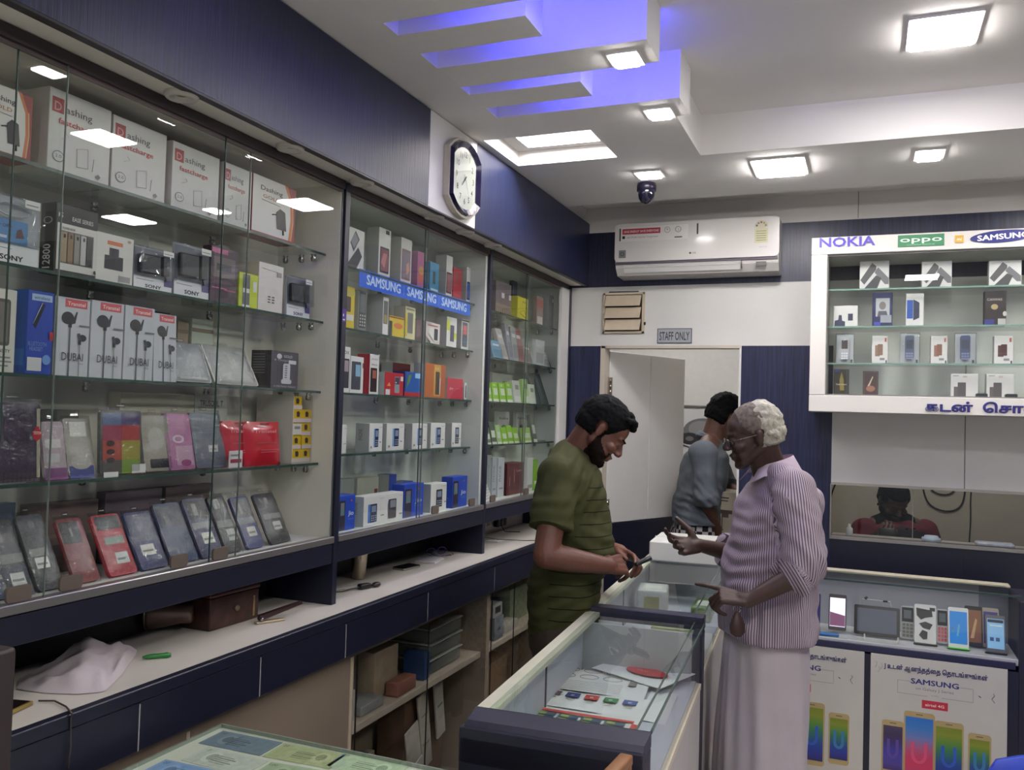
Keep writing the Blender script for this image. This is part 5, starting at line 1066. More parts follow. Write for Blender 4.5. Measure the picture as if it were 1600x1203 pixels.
B2(ZB, 672, 697, 757, WB, feat(.34, .16, .38, .62, (52, 48, 52)) + [('r', .82, .3, .94, .33, DKG), ('t', 'Keypad', .76, .88, .04, GRT, .3)], 'white box with a black keypad phone on the cabinet floor', side=[('r', 0, 0, 1, 1, (160, 164, 162))], X=-1.55)
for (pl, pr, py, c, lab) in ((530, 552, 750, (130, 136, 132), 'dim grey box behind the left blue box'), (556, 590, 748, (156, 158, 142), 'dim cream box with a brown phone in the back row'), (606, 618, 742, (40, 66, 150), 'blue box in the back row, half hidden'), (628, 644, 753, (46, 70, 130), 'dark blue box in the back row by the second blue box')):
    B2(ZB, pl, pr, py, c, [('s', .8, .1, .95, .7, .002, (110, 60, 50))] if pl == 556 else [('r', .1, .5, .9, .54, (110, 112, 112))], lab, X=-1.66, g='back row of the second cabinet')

# ================================================================== third cabinet
X3 = -1.575; Z3 = (2.06, 1.85, 1.65, 1.455, ZB)
def B3(zi, pl, pr, py, c, p, lab, g, lean=0., name='pack', d=.02, X=X3, side=None): return carton(X, pl, pr, Z3[zi], py, d, c, p, lab, g, name, 'box', lean=lean, side=side or ())
G = 'packs on the top shelf of the third cabinet'
B3(0, 774, 798, 437, (116, 104, 108), [('r', .0, .0, 1, .3, (150, 132, 118)), ('r', .36, .5, .54, .66, (206, 204, 206)), ('r', .84, .5, .98, .66, (206, 204, 206))] + [('r', .05 + .12 * k, .05, .09 + .12 * k, .2, (110, 96, 90)) for k in range(8)], 'brown grey pack with two white labels on the top shelf', G)
B3(0, 808, 824, 462, (206, 200, 44), [('p', [(.2, .3), (.8, .14), (.84, .1), (.3, .24)], (60, 60, 50)), ('r', .5, .76, .56, .84, DKG), ('r', .66, .76, .72, .84, DKG), ('l', [(.2, .3), (.6, .44), (.8, .3)], .0006, (60, 60, 50))], 'bright yellow pack with pliers printed on it', G, side=[('r', 0, 0, 1, 1, (190, 186, 40))], d=.06)
B3(0, 800, 807, 438, (52, 54, 76), [('r', .2, .4, .8, .5, (90, 90, 100))], 'narrow dark blue pack behind the yellow one', G, X=-1.62)
B3(0, 838, 848, 462, (150, 130, 124), [('r', 0, .6, 1, .9, (170, 100, 90)), ('r', .1, .02, .9, .3, (214, 210, 206))], 'slim brown and white pack', G); B3(0, 856, 868, 460, (110, 112, 112), [('r', .7, .8, .9, .9, WH), ('r', .1, .1, .9, .7, (126, 126, 126))], 'dim grey pack at the right end of the top shelf', G, d=.04)
G = 'packs on the second shelf of the third cabinet'
for i, (pl, pr, py, c, ln, lab) in enumerate(((762, 769, 522, (84, 84, 88), .2, 'dark leaning pack at the left end'), (772, 788, 530, (96, 140, 168), .3, 'blue leaning pack'), (786, 795, 512, (176, 172, 168), .3, 'white leaning pack right of the blue one'), (797, 803, 505, (140, 142, 150), .2, 'thin grey pack'), (803, 811, 510, (150, 154, 156), .15, 'grey blue pack left of the red one'), (811, 821, 512, (140, 96, 98), .2, 'dull red leaning pack'), (822, 833, 535, (126, 124, 120), .25, 'dark grey leaning pack left of the glass edge'), (836, 850, 530, (190, 194, 194), 0., 'upright white pack right of the glass edge'), (850, 860, 548, (180, 182, 180), .3, 'small white leaning pack'), (860, 868, 537, (72, 78, 78), .45, 'black slab leaning at the right end'))):
    B3(1, pl, pr, py, c, [('r', .2, .7, .8, .8, (206, 204, 204)), ('r', .1, .1, .9, .5, tuple(int(v * .85) for v in c))], lab + ' of the second shelf, third cabinet', G, ln)
G = 'green packs on the third shelf of the third cabinet'
GN = (124, 176, 40); GW = (190, 200, 180)
for (pl, pr, py, lab) in ((762, 769, 596, 'first from the blue upright'), (771, 780, 597, 'second from the blue upright'), (782, 791, 598, 'third from the blue upright'), (793, 802, 597, 'fourth from the blue upright')):
    B3(2, pl, pr, py, GN, [('r', .2, .35, .9, .7, GW), ('r', .05, .0, .95, .14, (206, 208, 200)), ('r', .2, .8, .6, .92, (170, 206, 120))], 'green and white pack on the third shelf, ' + lab, G, .15)
for (pl, pr, py, c, lab) in ((804, 815, 594, (180, 186, 178), 'white pack left of the glass edge'), (820, 828, 592, (150, 190, 110), 'pale green pack right of the glass edge'), (828, 838, 600, (190, 200, 180), 'white and green pack before the black slabs')): B3(2, pl, pr, py, c, [('r', .1, .05, .9, .3, (200, 204, 196)), ('r', .3, .6, .8, .8, (120, 126, 110))], lab + ', third shelf of the third cabinet', G, .15)
for (pl, pr, py, lab) in ((838, 846, 582, 'left'), (848, 858, 583, 'right')): B3(2, pl, pr, py, (66, 76, 74), [('r', .2, .1, .4, .9, (90, 100, 98))], 'black slab leaning on the third shelf, ' + lab + ' of two', G, .35)
B3(2, 768, 800, 582, (176, 180, 172), [('r', .4, .5, .7, .56, DKG), ('r', .5, .7, .7, .74, DKG)], 'pale card at the back of the third shelf', G, X=-1.68)
G = 'green packs on the fourth shelf of the third cabinet'
for (pl, pr, py, c, lab) in ((762, 768, 668, (96, 110, 84), 'dark green pack at the left end'), (769, 777, 660, (70, 84, 70), 'dark leaning pack'), (778, 785, 664, (150, 180, 120), 'pale green pack'), (786, 794, 668, GN, 'green pack, left of three'), (795, 803, 665, GN, 'green pack, middle of three'), (804, 812, 668, GN, 'green pack, right of three'), (820, 831, 668, (130, 170, 70), 'green pack right of the glass edge'), (834, 840, 648, (84, 96, 84), 'thin dark pack')):
    B3(3, pl, pr, py, c, [('r', .15, .3, .85, .62, GW), ('r', .05, .0, .95, .1, (200, 204, 190))], lab + ' on the fourth shelf of the third cabinet', G, .2)
for (pl, pr, lab) in ((777, 795, 'left'), (806, 822, 'right')): B3(3, pl, pr, 643, (182, 184, 180), [('t', 'folite', .5, .74, .09, DKG, .8), ('e', .5, .5, .2, .06, DKG)], 'white lettered card at the back, ' + lab, G, X=-1.67)
B3(3, 844, 866, 688, (140, 144, 140), [('r', .1, .3, .9, .4, (170, 172, 170)), ('r', .1, .6, .9, .7, (170, 172, 170))], 'low stack of grey covers at the right end of the fourth shelf', G, X=-1.60)
G = 'boxes on the floor of the third cabinet'
for (pl, pr, py, c, lab) in ((760, 766, 712, (150, 156, 156), 'thin grey box at the left end'), (768, 775, 715, (170, 176, 180), 'thin pale box'), (777, 787, 716, (186, 190, 194), 'white box with grey lettering')): B3(4, pl, pr, py, c, [('v', 'PHONE', .5, .6, .4, GRT, .4), ('r', .2, .2, .8, .24, GRT)], lab + ' on the floor of the third cabinet', G, X=-1.58, d=.05)
B3(4, 791, 818, 725, (92, 32, 40), [('t', 'Lava', .72, .72, .07, (206, 190, 190), .34), ('r', .4, .4, .44, .8, (150, 120, 120)), ('r', .14, .3, .18, .6, (150, 120, 120))], 'maroon box on the floor of the third cabinet', G, d=.06, side=[('r', 0, 0, 1, 1, (76, 26, 34))])
B3(4, 823, 832, 716, (190, 196, 190), [('r', .1, .1, .9, .2, GRT)], 'white pack before the green one on the floor of the third cabinet', G); B3(4, 833, 839, 718, GN, [('r', .2, .2, .8, .3, GW)], 'green pack at the shoulder of the young man', G)
carton(-1.535, 759, 770, ZB, 745, .006, (206, 206, 204), [('l', [(.1, .1 * k), (.9, .1 * k + .05)], .0007, DKG) for k in range(9)], 'crumpled printed leaflet in the left corner of the third cabinet', G, 'leaflet', 'leaflet', lean=.4)

# ================================================================== boxes in the display case
def D(zi, pl, pr, py, c, prints, lab, g, d=.05, Y=4.19, name='carton'):
    z = (2.203, 2.035, 1.870, 1.723)[zi]; x0, x1 = xcol(pl, Y, z), xcol(pr, Y, z); h = zrow(py, x0, Y) - z
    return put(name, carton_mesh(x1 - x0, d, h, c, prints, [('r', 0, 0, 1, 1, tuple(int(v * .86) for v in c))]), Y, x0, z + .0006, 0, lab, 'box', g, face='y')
G = 'boxes with tilted phones on the top shelf of the display case'
twin3 = [('p', [(.02, .34), (.42, .94), (.56, .82), (.56, .7), (.16, .18)], (84, 82, 84)), ('p', [(.5, .6), (.62, .78), (.98, .4), (.98, .18), (.86, .18)], (110, 108, 114)), ('p', [(.14, .02), (.56, .5), (.74, .4), (.6, .04)], (70, 70, 74)), ('r', .08, .86, .2, .9, (190, 190, 190))]
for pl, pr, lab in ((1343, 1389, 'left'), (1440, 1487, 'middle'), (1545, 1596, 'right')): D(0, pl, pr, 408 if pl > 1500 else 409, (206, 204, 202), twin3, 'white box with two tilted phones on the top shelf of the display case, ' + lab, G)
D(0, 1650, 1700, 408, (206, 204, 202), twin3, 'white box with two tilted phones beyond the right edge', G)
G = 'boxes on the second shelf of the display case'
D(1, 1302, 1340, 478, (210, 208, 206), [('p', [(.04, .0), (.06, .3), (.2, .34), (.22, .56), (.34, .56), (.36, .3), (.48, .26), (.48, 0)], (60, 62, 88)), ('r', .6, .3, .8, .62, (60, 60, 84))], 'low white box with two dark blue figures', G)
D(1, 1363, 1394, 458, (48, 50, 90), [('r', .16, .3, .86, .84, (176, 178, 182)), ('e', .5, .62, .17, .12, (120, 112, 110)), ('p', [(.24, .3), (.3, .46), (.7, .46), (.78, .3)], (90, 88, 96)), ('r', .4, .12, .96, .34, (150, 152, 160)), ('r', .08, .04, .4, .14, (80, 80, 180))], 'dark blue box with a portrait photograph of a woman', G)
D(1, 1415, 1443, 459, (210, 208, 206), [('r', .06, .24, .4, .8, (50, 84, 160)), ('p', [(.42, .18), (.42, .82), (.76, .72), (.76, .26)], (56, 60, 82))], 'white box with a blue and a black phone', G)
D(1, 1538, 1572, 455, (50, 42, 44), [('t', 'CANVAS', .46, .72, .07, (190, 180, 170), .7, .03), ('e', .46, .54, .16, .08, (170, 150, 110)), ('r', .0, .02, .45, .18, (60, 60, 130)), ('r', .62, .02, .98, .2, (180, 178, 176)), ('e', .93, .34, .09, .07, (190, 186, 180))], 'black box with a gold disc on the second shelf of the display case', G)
G = 'boxes on the third shelf of the display case'
def clear_box(pl, pr, py, c, sc, lab):
    z = 1.870; Y = 4.19; x0, x1 = xcol(pl, Y, z), xcol(pr, Y, z); w = x1 - x0; h = zrow(py, x0, Y) - z
    t = empty('clear_box', (x0, Y, z + .0006), (0, 0, 0), lab, 'box', 'clear boxes with keypad phones in the display case')
    m = MB(); m.bbox((0, 0, 0), (w, .045, h), FILM2, .001); m.build('cover', t)
    m = MB(); m.bbox((w * .03, .03, .002), (w * .97, .043, h * .98), mat((206, 204, 206), .5), .001); m.box((w * .82, .0292, h * .04), (w * .92, .03, h * .14), mat(DKG)); m.build('insert', t)
    m = MB(); m.slab(w * .26, h * .08, w * .72, h * .84, .008, .014, .028, mat(c, .3)); draw(m, w * .46, h * .76, [('r', .14, .54, .86, .92, sc)] + [('r', .12 + .27 * i, .08 + .11 * j, .34 + .27 * i, .15 + .11 * j, tuple(min(255, v + 50) for v in c)) for i in range(3) for j in range(3)], .014, w * .26)
    for i in range(len(m.v)): pass
    m.build('keypad_phone', t, (0, 0, h * .08))
clear_box(1305, 1334, 521, (206, 204, 206), (90, 76, 76), 'clear box with a white keypad phone, left in the display case'); clear_box(1406, 1437, 520, (110, 114, 140), (84, 88, 104), 'clear box with a grey blue keypad phone, middle of the third shelf'); clear_box(1492, 1526, 520, (96, 102, 134), (84, 88, 104), 'clear box with a grey blue keypad phone, right on the third shelf')
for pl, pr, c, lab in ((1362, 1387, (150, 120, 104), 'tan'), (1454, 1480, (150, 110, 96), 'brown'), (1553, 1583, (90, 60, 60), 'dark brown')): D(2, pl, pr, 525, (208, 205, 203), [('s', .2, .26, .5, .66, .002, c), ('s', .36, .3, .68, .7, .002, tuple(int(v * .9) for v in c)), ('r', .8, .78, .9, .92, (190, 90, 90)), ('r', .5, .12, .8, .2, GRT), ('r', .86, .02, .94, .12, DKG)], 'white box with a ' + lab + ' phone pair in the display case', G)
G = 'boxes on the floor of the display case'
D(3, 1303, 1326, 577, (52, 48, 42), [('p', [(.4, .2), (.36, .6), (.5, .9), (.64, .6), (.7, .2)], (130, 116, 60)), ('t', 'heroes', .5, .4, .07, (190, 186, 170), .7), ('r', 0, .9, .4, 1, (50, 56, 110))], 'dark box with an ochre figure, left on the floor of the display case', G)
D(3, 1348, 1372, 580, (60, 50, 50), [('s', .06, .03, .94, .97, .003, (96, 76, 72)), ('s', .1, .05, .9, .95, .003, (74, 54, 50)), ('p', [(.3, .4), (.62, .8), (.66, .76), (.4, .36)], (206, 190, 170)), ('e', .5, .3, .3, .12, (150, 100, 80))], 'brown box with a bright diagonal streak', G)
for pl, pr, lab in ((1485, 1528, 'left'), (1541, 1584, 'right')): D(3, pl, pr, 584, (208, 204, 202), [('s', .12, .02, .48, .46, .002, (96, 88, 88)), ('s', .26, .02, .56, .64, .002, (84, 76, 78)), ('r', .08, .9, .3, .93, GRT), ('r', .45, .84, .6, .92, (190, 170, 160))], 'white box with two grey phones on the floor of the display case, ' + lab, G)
for px, lab in ((1524, 'left'), (1570, 'right')):
    x0 = xcol(px, 4.15, 1.723); m = MB(); m.slab(0, 0, .044, .018, .004, 0, .03, mat(BLK, .3)); m.box((.004, .002, .018), (.04, .028, .0185), mat((50, 48, 52), .3)); tag(m.build('small_phone', None, (x0, 4.13, 1.7236)), 'small black phone lying before the white boxes, ' + lab, 'phone', 'black phones in the display case')

# ================================================================== devices in the right-hand counter
def device(pl, pr, py, zb, Y, body, screen, label, prints=(), name='mobile_phone', lean=.28, th=.008, rad=.006, stand=None, roll=0.):
    x0, x1 = xcol(pl, Y, zb), xcol(pr, Y, zb); w = x1 - x0; h = (zrow(py, x0, Y) - zb) / math.cos(lean)
    t = empty(name, (x0, Y, zb), (-lean, roll, 0), label, 'tablet' if name == 'tablet' else 'phone', 'phones standing in the display counter')
    m = MB(); m.slab(0, 0, w, h, rad, 0, th, mat(body, .3), 4); m.build('body', t)
    m = MB()
    if screen is not None:
        mt = mat(screen[0], .15, emit=screen[1]) if screen[1] else mat(screen[0], .12)
        m.box((w * .07, -.0006, h * .1), (w * .93, 0, h * .9), mt)
    draw(m, w, h, prints, -.0006); m.build('screen', t)
    if stand:
        m = MB(); m.bbox((-.004, -.012, -.006), (w + .004, .03, .0), mat(stand, .4), .002); m.build('stand', t)
    return t
ZS = .7065
device(1236, 1281, 926, ZS + .012, 3.96, (40, 40, 90), ((60, 50, 130), .25), 'phone with a violet blue screen beside the old man shirt', [('p', [(.1, .12), (.9, .12), (.9, .4)], (120, 90, 150))])
device(1294, 1322, 930, ZS + .014, 3.95, (60, 56, 62), ((214, 208, 226), .8), 'phone with a bright white and pink screen', [('p', [(.08, .12), (.92, .12), (.92, .42), (.08, .5)], (150, 90, 130))])
t = device(1334, 1406, 946, ZS + .010, 3.95, (34, 34, 38), ((96, 100, 112), .0), 'black tablet with a dim grey screen on a white stand', name='tablet', rad=.006)
m = MB(); m.tube([(.03, .006, .13), (.032, .006, .146), (.14, .006, .146), (.145, .006, .12)], .0015, mat((206, 206, 206), .3), 6); m.build('bracket', t)
m = MB(); m.tube([(.042, .0, .146), (.05, -.002, .156)], .006, BLACK, 6); m.build('clip', t); m = MB(); m.tube([(.112, .0, .144), (.13, -.001, .144)], .004, BLACK, 6); m.build('clip', t)
def keyp(pl, pr, py, Y, c, kc, lab, lean=.2):
    device(pl, pr, py, ZS + .008, Y, c, None, lab, [('r', .16, .60, .84, .92, (60, 64, 70)), ('s', .05, .52, .95, .96, .002, (30, 30, 34)), ('r', .2, .62, .8, .88, (84, 90, 96))] + [('r', .1 + .29 * i, .06 + .11 * j, .33 + .29 * i, .14 + .11 * j, kc) for i in range(3) for j in range(4)], lean=lean, th=.012, name='keypad_phone')
keyp(1408, 1428, 948, 3.97, (176, 174, 170), (100, 98, 96), 'grey keypad phone between the tablet and the black and white phone')
device(1429, 1463, 946, ZS + .006, 3.93, (200, 198, 198), None, 'phone in a white case with a black pattern', [('p', [(.08, .9), (.8, .86), (.84, .7), (.5, .66), (.3, .6), (.1, .7)], (40, 38, 40)), ('p', [(.2, .5), (.5, .56), (.84, .5), (.7, .36), (.4, .4)], (40, 38, 40)), ('p', [(.2, .2), (.36, .34), (.6, .3), (.58, .12), (.4, .1)], (40, 38, 40)), ('r', .7, .84, .95, .93, (30, 30, 34))], stand=(30, 30, 32))
keyp(1464, 1481, 953, 3.96, (190, 186, 184), (196, 84, 92), 'white keypad phone with red keys')
device(1482, 1514, 951, ZS + .006, 3.92, (206, 206, 206), ((50, 120, 190), .22), 'white phone with a bright blue screen on a green stand', [('p', [(.4, .3), (.5, .6), (.58, .56), (.5, .28)], (90, 160, 200)), ('r', .2, .46, .26, .5, (190, 110, 80)), ('r', .2, .38, .26, .42, (80, 170, 100))], stand=(90, 190, 60))
device(1508, 1536, 949, ZS + .006, 3.98, (34, 32, 36), ((120, 84, 66), .15), 'black phone with a brown orange screen behind the white one', [('p', [(.3, .2), (.6, .7), (.7, .66), (.5, .2)], (190, 150, 110))])
device(1541, 1572, 963, ZS + .005, 3.92, (90, 88, 92), ((120, 160, 196), .3), 'dark rimmed phone with a pale blue screen at the right end', [('r', .1, .80, .9, .88, (30, 32, 60)), ('r', .2, .7, .84, .74, (210, 220, 230)), ('r', .2, .3, .4, .4, (50, 70, 120)), ('r', .5, .3, .7, .4, (60, 90, 130))], stand=(24, 24, 28))
device(1536, 1562, 952, ZS + .006, 3.99, (150, 140, 130), ((70, 66, 120), .1), 'beige phone standing behind the pale blue one')
m = MB(); m.bbox((0, 0, 0), (.15, .03, .010), mat((40, 110, 176), .4), .002); tag(m.build('price_stand', None, (-.24, 3.885, ZS)), 'blue price strip in front of the left phones', 'stand')
m = MB(); m.bbox((0, 0, 0), (.006, .012, .022), mat((216, 214, 210), .4), .001); tag(m.build('stand_foot', None, (.006, 3.90, ZS)), 'small white foot of the tablet stand, left', 'stand'); m = MB(); m.bbox((0, 0, 0), (.006, .012, .022), mat((216, 214, 210), .4), .001); tag(m.build('stand_foot', None, (.133, 3.90, ZS)), 'small white foot of the tablet stand, right', 'stand')
# ================================================================== things on the ledge, in the gap and in the low cabinets
ZLs = ZL + .0006
# thin white plastic bag, heaped
m = MB(); q0 = on_z(120, 1050, ZL); nx, ny = 26, 18; vs = []; fs = []
outl = [on_z(px, py, ZL) for px, py in ()]
def bag_h(u, v):
    e = min(u, 1 - u, v, 1 - v) * 4
    h = .050 * max(0, 1 - ((u - .42) ** 2 / .08 + (v - .62) ** 2 / .16)) + .030 * max(0, 1 - ((u - .85) ** 2 / .03 + (v - .5) ** 2 / .12))
    n = noise.noise(Vector((u * 4 + 3, v * 3, 0))) * .018 + abs(noise.noise(Vector((u * 9, v * 6, 5)))) * .010
    return max(.0012, (h + n) * min(1, e + .15) + .002)
LO = [on_z(*p, ZL) for p in ((26, 1078), (70, 1084), (120, 1086), (163, 1082), (190, 1056), (212, 1024))]
HI = [on_z(*p, ZL) for p in ((30, 1062), (70, 1052), (110, 1046), (150, 1042), (185, 1030), (214, 1018))]
def pl(L, u): k = min(4, int(u * 5)); return L[k].lerp(L[k + 1], u * 5 - k)
for j in range(ny + 1):
    for i in range(nx + 1):
        u, v = i / nx, j / ny; p = pl(LO, u).lerp(pl(HI, u), v); e = min(1, min(u, 1 - u, v * .8, 1.25 - v) * 5)
        h = .058 * max(0, 1 - abs(u - .52 + .1 * (1 - v)) * 3.2) * v + .040 * max(0, 1 - abs(u - .93) * 4) * v ** .5 + .018
        h += -abs(noise.noise(Vector((u * 5, v * 3, 1)))) * .022 + noise.noise(Vector((u * 12, v * 7, 5))) * .005
        vs.append((p.x, p.y, max(.0012, h * (.06 + e * .94))))
for j in range(ny):
    for i in range(nx): a = j * (nx + 1) + i; fs.append((a, a + nx + 1, a + nx + 2, a + 1))
m.add(vs, fs, mat((196, 186, 190), .38, vary=.05, vscale=12, bump=.3, bscale=40, name='thin_white_plastic'), True)
tag(m.build('plastic_bag', None, (0, 0, ZLs)), 'crumpled thin white plastic bag lying on the ledge at the left', 'bag')
# green pen cap
a, b = on_z(222, 1031, ZL), on_z(267, 1027, ZL); m = MB(); d = (b - a); n_ = 7
m.tube([a + d * (k / n_) + Vector((0, 0, .006)) for k in range(n_ + 1)], [.002, .005, .006, .006, .006, .006, .007, .004], mat((44, 120, 56), .4), 10)
tag(m.build('pen', None, (0, 0, 0)), 'green pen lying on the ledge between the bag and the brown box', 'pen')
# metal tumbler lying on its side
t = empty('tumbler', tuple(on_z(283, 984, ZL) + Vector((-.02, -.022, .046))), (0, 0, math.radians(28)), 'dull metal tumbler lying on its side beside the brown box', 'tumbler')
m = MB(); m.lathe([(.0, .058), (.022, .060), (.025, .054), (.026, .03), (.036, -.01), (.044, -.045), (.0435, -.052), (.040, -.045), (.0, -.035)], (0, 0, 0), mat((120, 100, 92), .4, .6, vary=.2), 28, 'x'); m.build('body', t)
m = MB(); m.lathe([(.045, -.05), (.046, -.054), (.044, -.056), (.041, -.052)], (0, 0, 0), mat((150, 140, 134), .3, .7), 28, 'x'); m.build('rim', t)
# old brown cash box
q = on_z(327, 988, ZL); t = empty('wooden_box', (q.x, q.y, ZLs), (0, 0, math.radians(88)), 'worn dark brown wooden box pushed under the cabinet on the ledge', 'box')
BW = mat((62, 36, 32), .45, vary=.55, vscale=26, bump=.3, bscale=40, name='worn_brown_lacquer')
m = MB(); m.bbox((0, 0, 0), (.19, .11, .086), BW, .004, 2); m.build('body', t)
m = MB(); m.bbox((-.002, -.002, .0865), (.192, .112, .098), mat((66, 26, 26), .4, vary=.3, vscale=20), .003, 2); m.build('lid', t)
m = MB(); m.lathe([(0, -.006), (.007, -.006), (.009, -.003), (.009, 0)], (.10, 0, .045), mat((130, 116, 96), .35, .6), 14, 'y'); m.build('lock', t)
m = MB(); m.box((.165, -.0015, .01), (.172, .0, .066), mat((150, 120, 84), .5, vary=.4, vscale=60)); m.build('metal_strip', t)
# stapler
q = on_z(415, 973, ZL); t = empty('stapler', (q.x, q.y, ZLs), (0, 0, math.radians(62)), 'open stapler with a brass coloured base in front of the dark blue upright', 'stapler')
m = MB(); m.bbox((-.03, -.010, 0), (.055, .010, .006), mat((190, 172, 140), .4, .3), .002); m.build('base', t)
m = MB(); m.add([(-.02, -.009, .008), (.105, -.007, .040), (.105, .007, .040), (-.02, .009, .008), (-.02, -.009, .022), (.105, -.007, .048), (.105, .007, .048), (-.02, .009, .022)], [(0, 3, 2, 1), (4, 5, 6, 7), (0, 1, 5, 4), (1, 2, 6, 5), (2, 3, 7, 6), (3, 0, 4, 7)], mat((52, 34, 34), .4)); m.build('arm', t)
m = MB(); m.tube([(-.015, -.012, .012), (-.015, .012, .012)], .005, STEEL, 10); m.build('hinge', t)
# steel cup
q = on_z(566, 905, ZL); t = MB(); t.lathe([(.0, .002), (.021, 0), (.023, .004), (.030, .088), (.031, .092), (.028, .09), (.022, .010), (0, .008)], (0, 0, 0), mat((170, 158, 140), .2, .9, name='steel_cup'), 28)
tag(t.build('cup', None, (q.x - .015, q.y, ZLs)), 'steel cup standing on the ledge just past the first dark blue upright', 'cup')
# cable with plugs
q = on_z(570, 920, ZL); t = empty('adapter', (q.x, q.y, ZLs), (0, 0, math.radians(70)), 'black adapter with plug and thin cables on the ledge before the steel cup', 'adapter')
m = MB(); m.bbox((-.025, -.012, 0), (.02, .012, .018), BLACK, .005, 2); m.build('body', t); m = MB(); m.ell((.045, -.004, .009), (.018, .012, .009), BLACK, 16, 8); m.tube([(.02, 0, .009), (.03, -.002, .009)], .004, BLACK); m.build('plug', t)
m = MB(); m.tube([(-.025, 0, .008), (-.05, .006, .005), (-.09, .002, .003), (-.12, .01, .003)], .0022, mat((60, 56, 60), .5), 6); m.build('cable', t)
m = MB(); m.tube([(-.02, .012, .01), (-.05, .03, .006), (-.09, .03, .004), (-.13, .03, .003)], .0022, mat((170, 166, 166), .5), 6); m.build('cable', t)
# mobile lying on the ledge, papers, spectacles
q = on_z(635, 888, ZL); t = empty('mobile_phone', (q.x, q.y, ZLs), (0, 0, math.radians(-8)), 'black and silver phone lying flat on the ledge, middle', 'phone')
m = MB(); m.bbox((-.028, -.052, 0), (.028, .052, .007), mat((150, 148, 146), .3, .6), .003, 2); m.build('body', t); m = MB(); m.bbox((-.027, -.05, .007), (.027, .050, .010), mat((26, 24, 28), .15), .001); m.build('screen', t)
q = on_z(670, 877, ZL); m = MB(); m.bbox((-.045, -.055, 0), (.045, .055, .006), mat((196, 192, 196), .6), .001); m.bbox((-.04, -.05, .006), (.042, .056, .009), mat((206, 202, 206), .6), .001)
for k in range(5): m.box((-.03 + .014 * k, -.045, .009), (-.026 + .014 * k, .045, .0094), mat((170, 168, 190)))
tag(m.build('notepad', None, (q.x, q.y, ZLs), (0, 0, .15)), 'small stack of white slips beside the phone on the ledge', 'notepad')
q = on_z(678, 868, ZL); t = empty('spectacles', (q.x, q.y + .02, ZLs), (0, 0, 1.2), 'purple blue rimmed spectacles lying folded on the white slips at the back', 'spectacles')
for s_ in (-1, 1): m = MB(); m.tube([(s_ * .03 + .024 * math.cos(k * PI / 8), .0, .016 + .014 * math.sin(k * PI / 8)) for k in range(17)], .0018, mat((64, 54, 150), .3), 6); m.build('rim', t)
m = MB(); m.tube([(-.054, 0, .018), (-.04, -.05, .006), (.03, -.06, .004)], .0016, mat((50, 44, 110), .3), 6); m.build('temple', t); m = MB(); m.tube([(.054, 0, .018), (.05, -.05, .006), (-.02, -.055, .004)], .0016, mat((150, 90, 90), .3), 6); m.build('temple', t)
q = on_z(775, 845, ZL); m = MB(); m.bbox((-.03, -.05, 0), (.03, .05, .006), mat((206, 202, 204), .3), .002); tag(m.build('slip_box', None, (q.x, q.y, ZLs)), 'small clear white tray on the ledge past the second upright', 'tray')
# gold framed tablet at the left edge with its cable
q = on_z(10, 1108, ZL); t = empty('tablet', (q.x, q.y - .02, ZLs), (0, 0, .25), 'dark tablet with a gold edge at the left end of the ledge', 'tablet')
m = MB(); m.bbox((-.09, -.10, 0), (.04, .05, .009), mat((150, 130, 70), .35, .5), .003, 2); m.build('body', t); m = MB(); m.box((-.085, -.095, .009), (.035, .045, .0095), mat((34, 24, 26), .2)); m.build('screen', t)
m = MB(); pts = [on_z(60, 1098, ZL), on_z(85, 1098, ZL), on_z(103, 1107, ZL), on_z(113, 1119, ZL)]; pts = [p + Vector((0, 0, .004)) for p in pts] + [Vector((XF + .006, pts[-1].y + .004, .995)), Vector((XF + .007, pts[-1].y + .006, .94)), Vector((XF + .007, pts[-1].y + .002, .90))]
m.tube(pts, .0018, mat((70, 60, 56), .5), 6); tag(m.build('cable'), 'thin dark cable hanging over the ledge edge at the left', 'cable')
# dark cabinet corner at the left edge, standing beside the table
q = P_ = at_depth(12, 1010, 1.05); m = MB(); m.bbox((-.30, -.30, 0), (.0, .0, q.z), mat((44, 34, 34), .5, vary=.15, vscale=20), .006, 2)
c_ = at_depth(24, 1100, 1.05); tag(m.build('dark_cabinet', None, (c_.x, c_.y, 0)), 'dark brown cabinet corner cut off by the left edge of the photo', 'cabinet')
# wall board with sockets behind the far ledge
m = MB(); m.box((XW, 3.382, ZL + .0008), (XW + .01, 4.42, 1.185), mat((196, 188, 184), .5)); struct('trim_9', m)
t = empty('switch_board', (XW + .012, 3.94, 1.06), (0, 0, PI / 2), 'white socket board with black plugs on the wall behind the man in green', 'socket board')
m = MB(); m.bbox((-.28, -.016, -.045), (.16, 0, .06), mat((206, 200, 196), .4), .004, 2); m.build('plate', t)
for k in range(9): m = MB(); m.bbox((-.265 + k * .032, -.020, -.02), (-.242 + k * .032, -.016, .03), mat((180, 168, 166), .4), .002); m.box((-.258 + k * .032, -.0205, .0), (-.250 + k * .032, -.020, .02), mat((110, 90, 92))); m.build('socket', t)
for k, dx in enumerate((.04, .085, .12)):
    m = MB(); m.bbox((dx - .014, -.05, -.03), (dx + .014, -.02, .03 - .01 * k), BLACK, .006, 2); m.build('plug', t)
a = Vector((XW + .06, 4.0, 1.04)); m = MB(); m.tube([a, a + Vector((.02, .0, -.03)), Vector((-1.66, 4.02, 1.006)), Vector((-1.60, 4.06, 1.004))], .002, BLACK, 6); tag(m.build('plug_cable'), 'short black cable hanging from the plugs behind the man in green', 'cable')
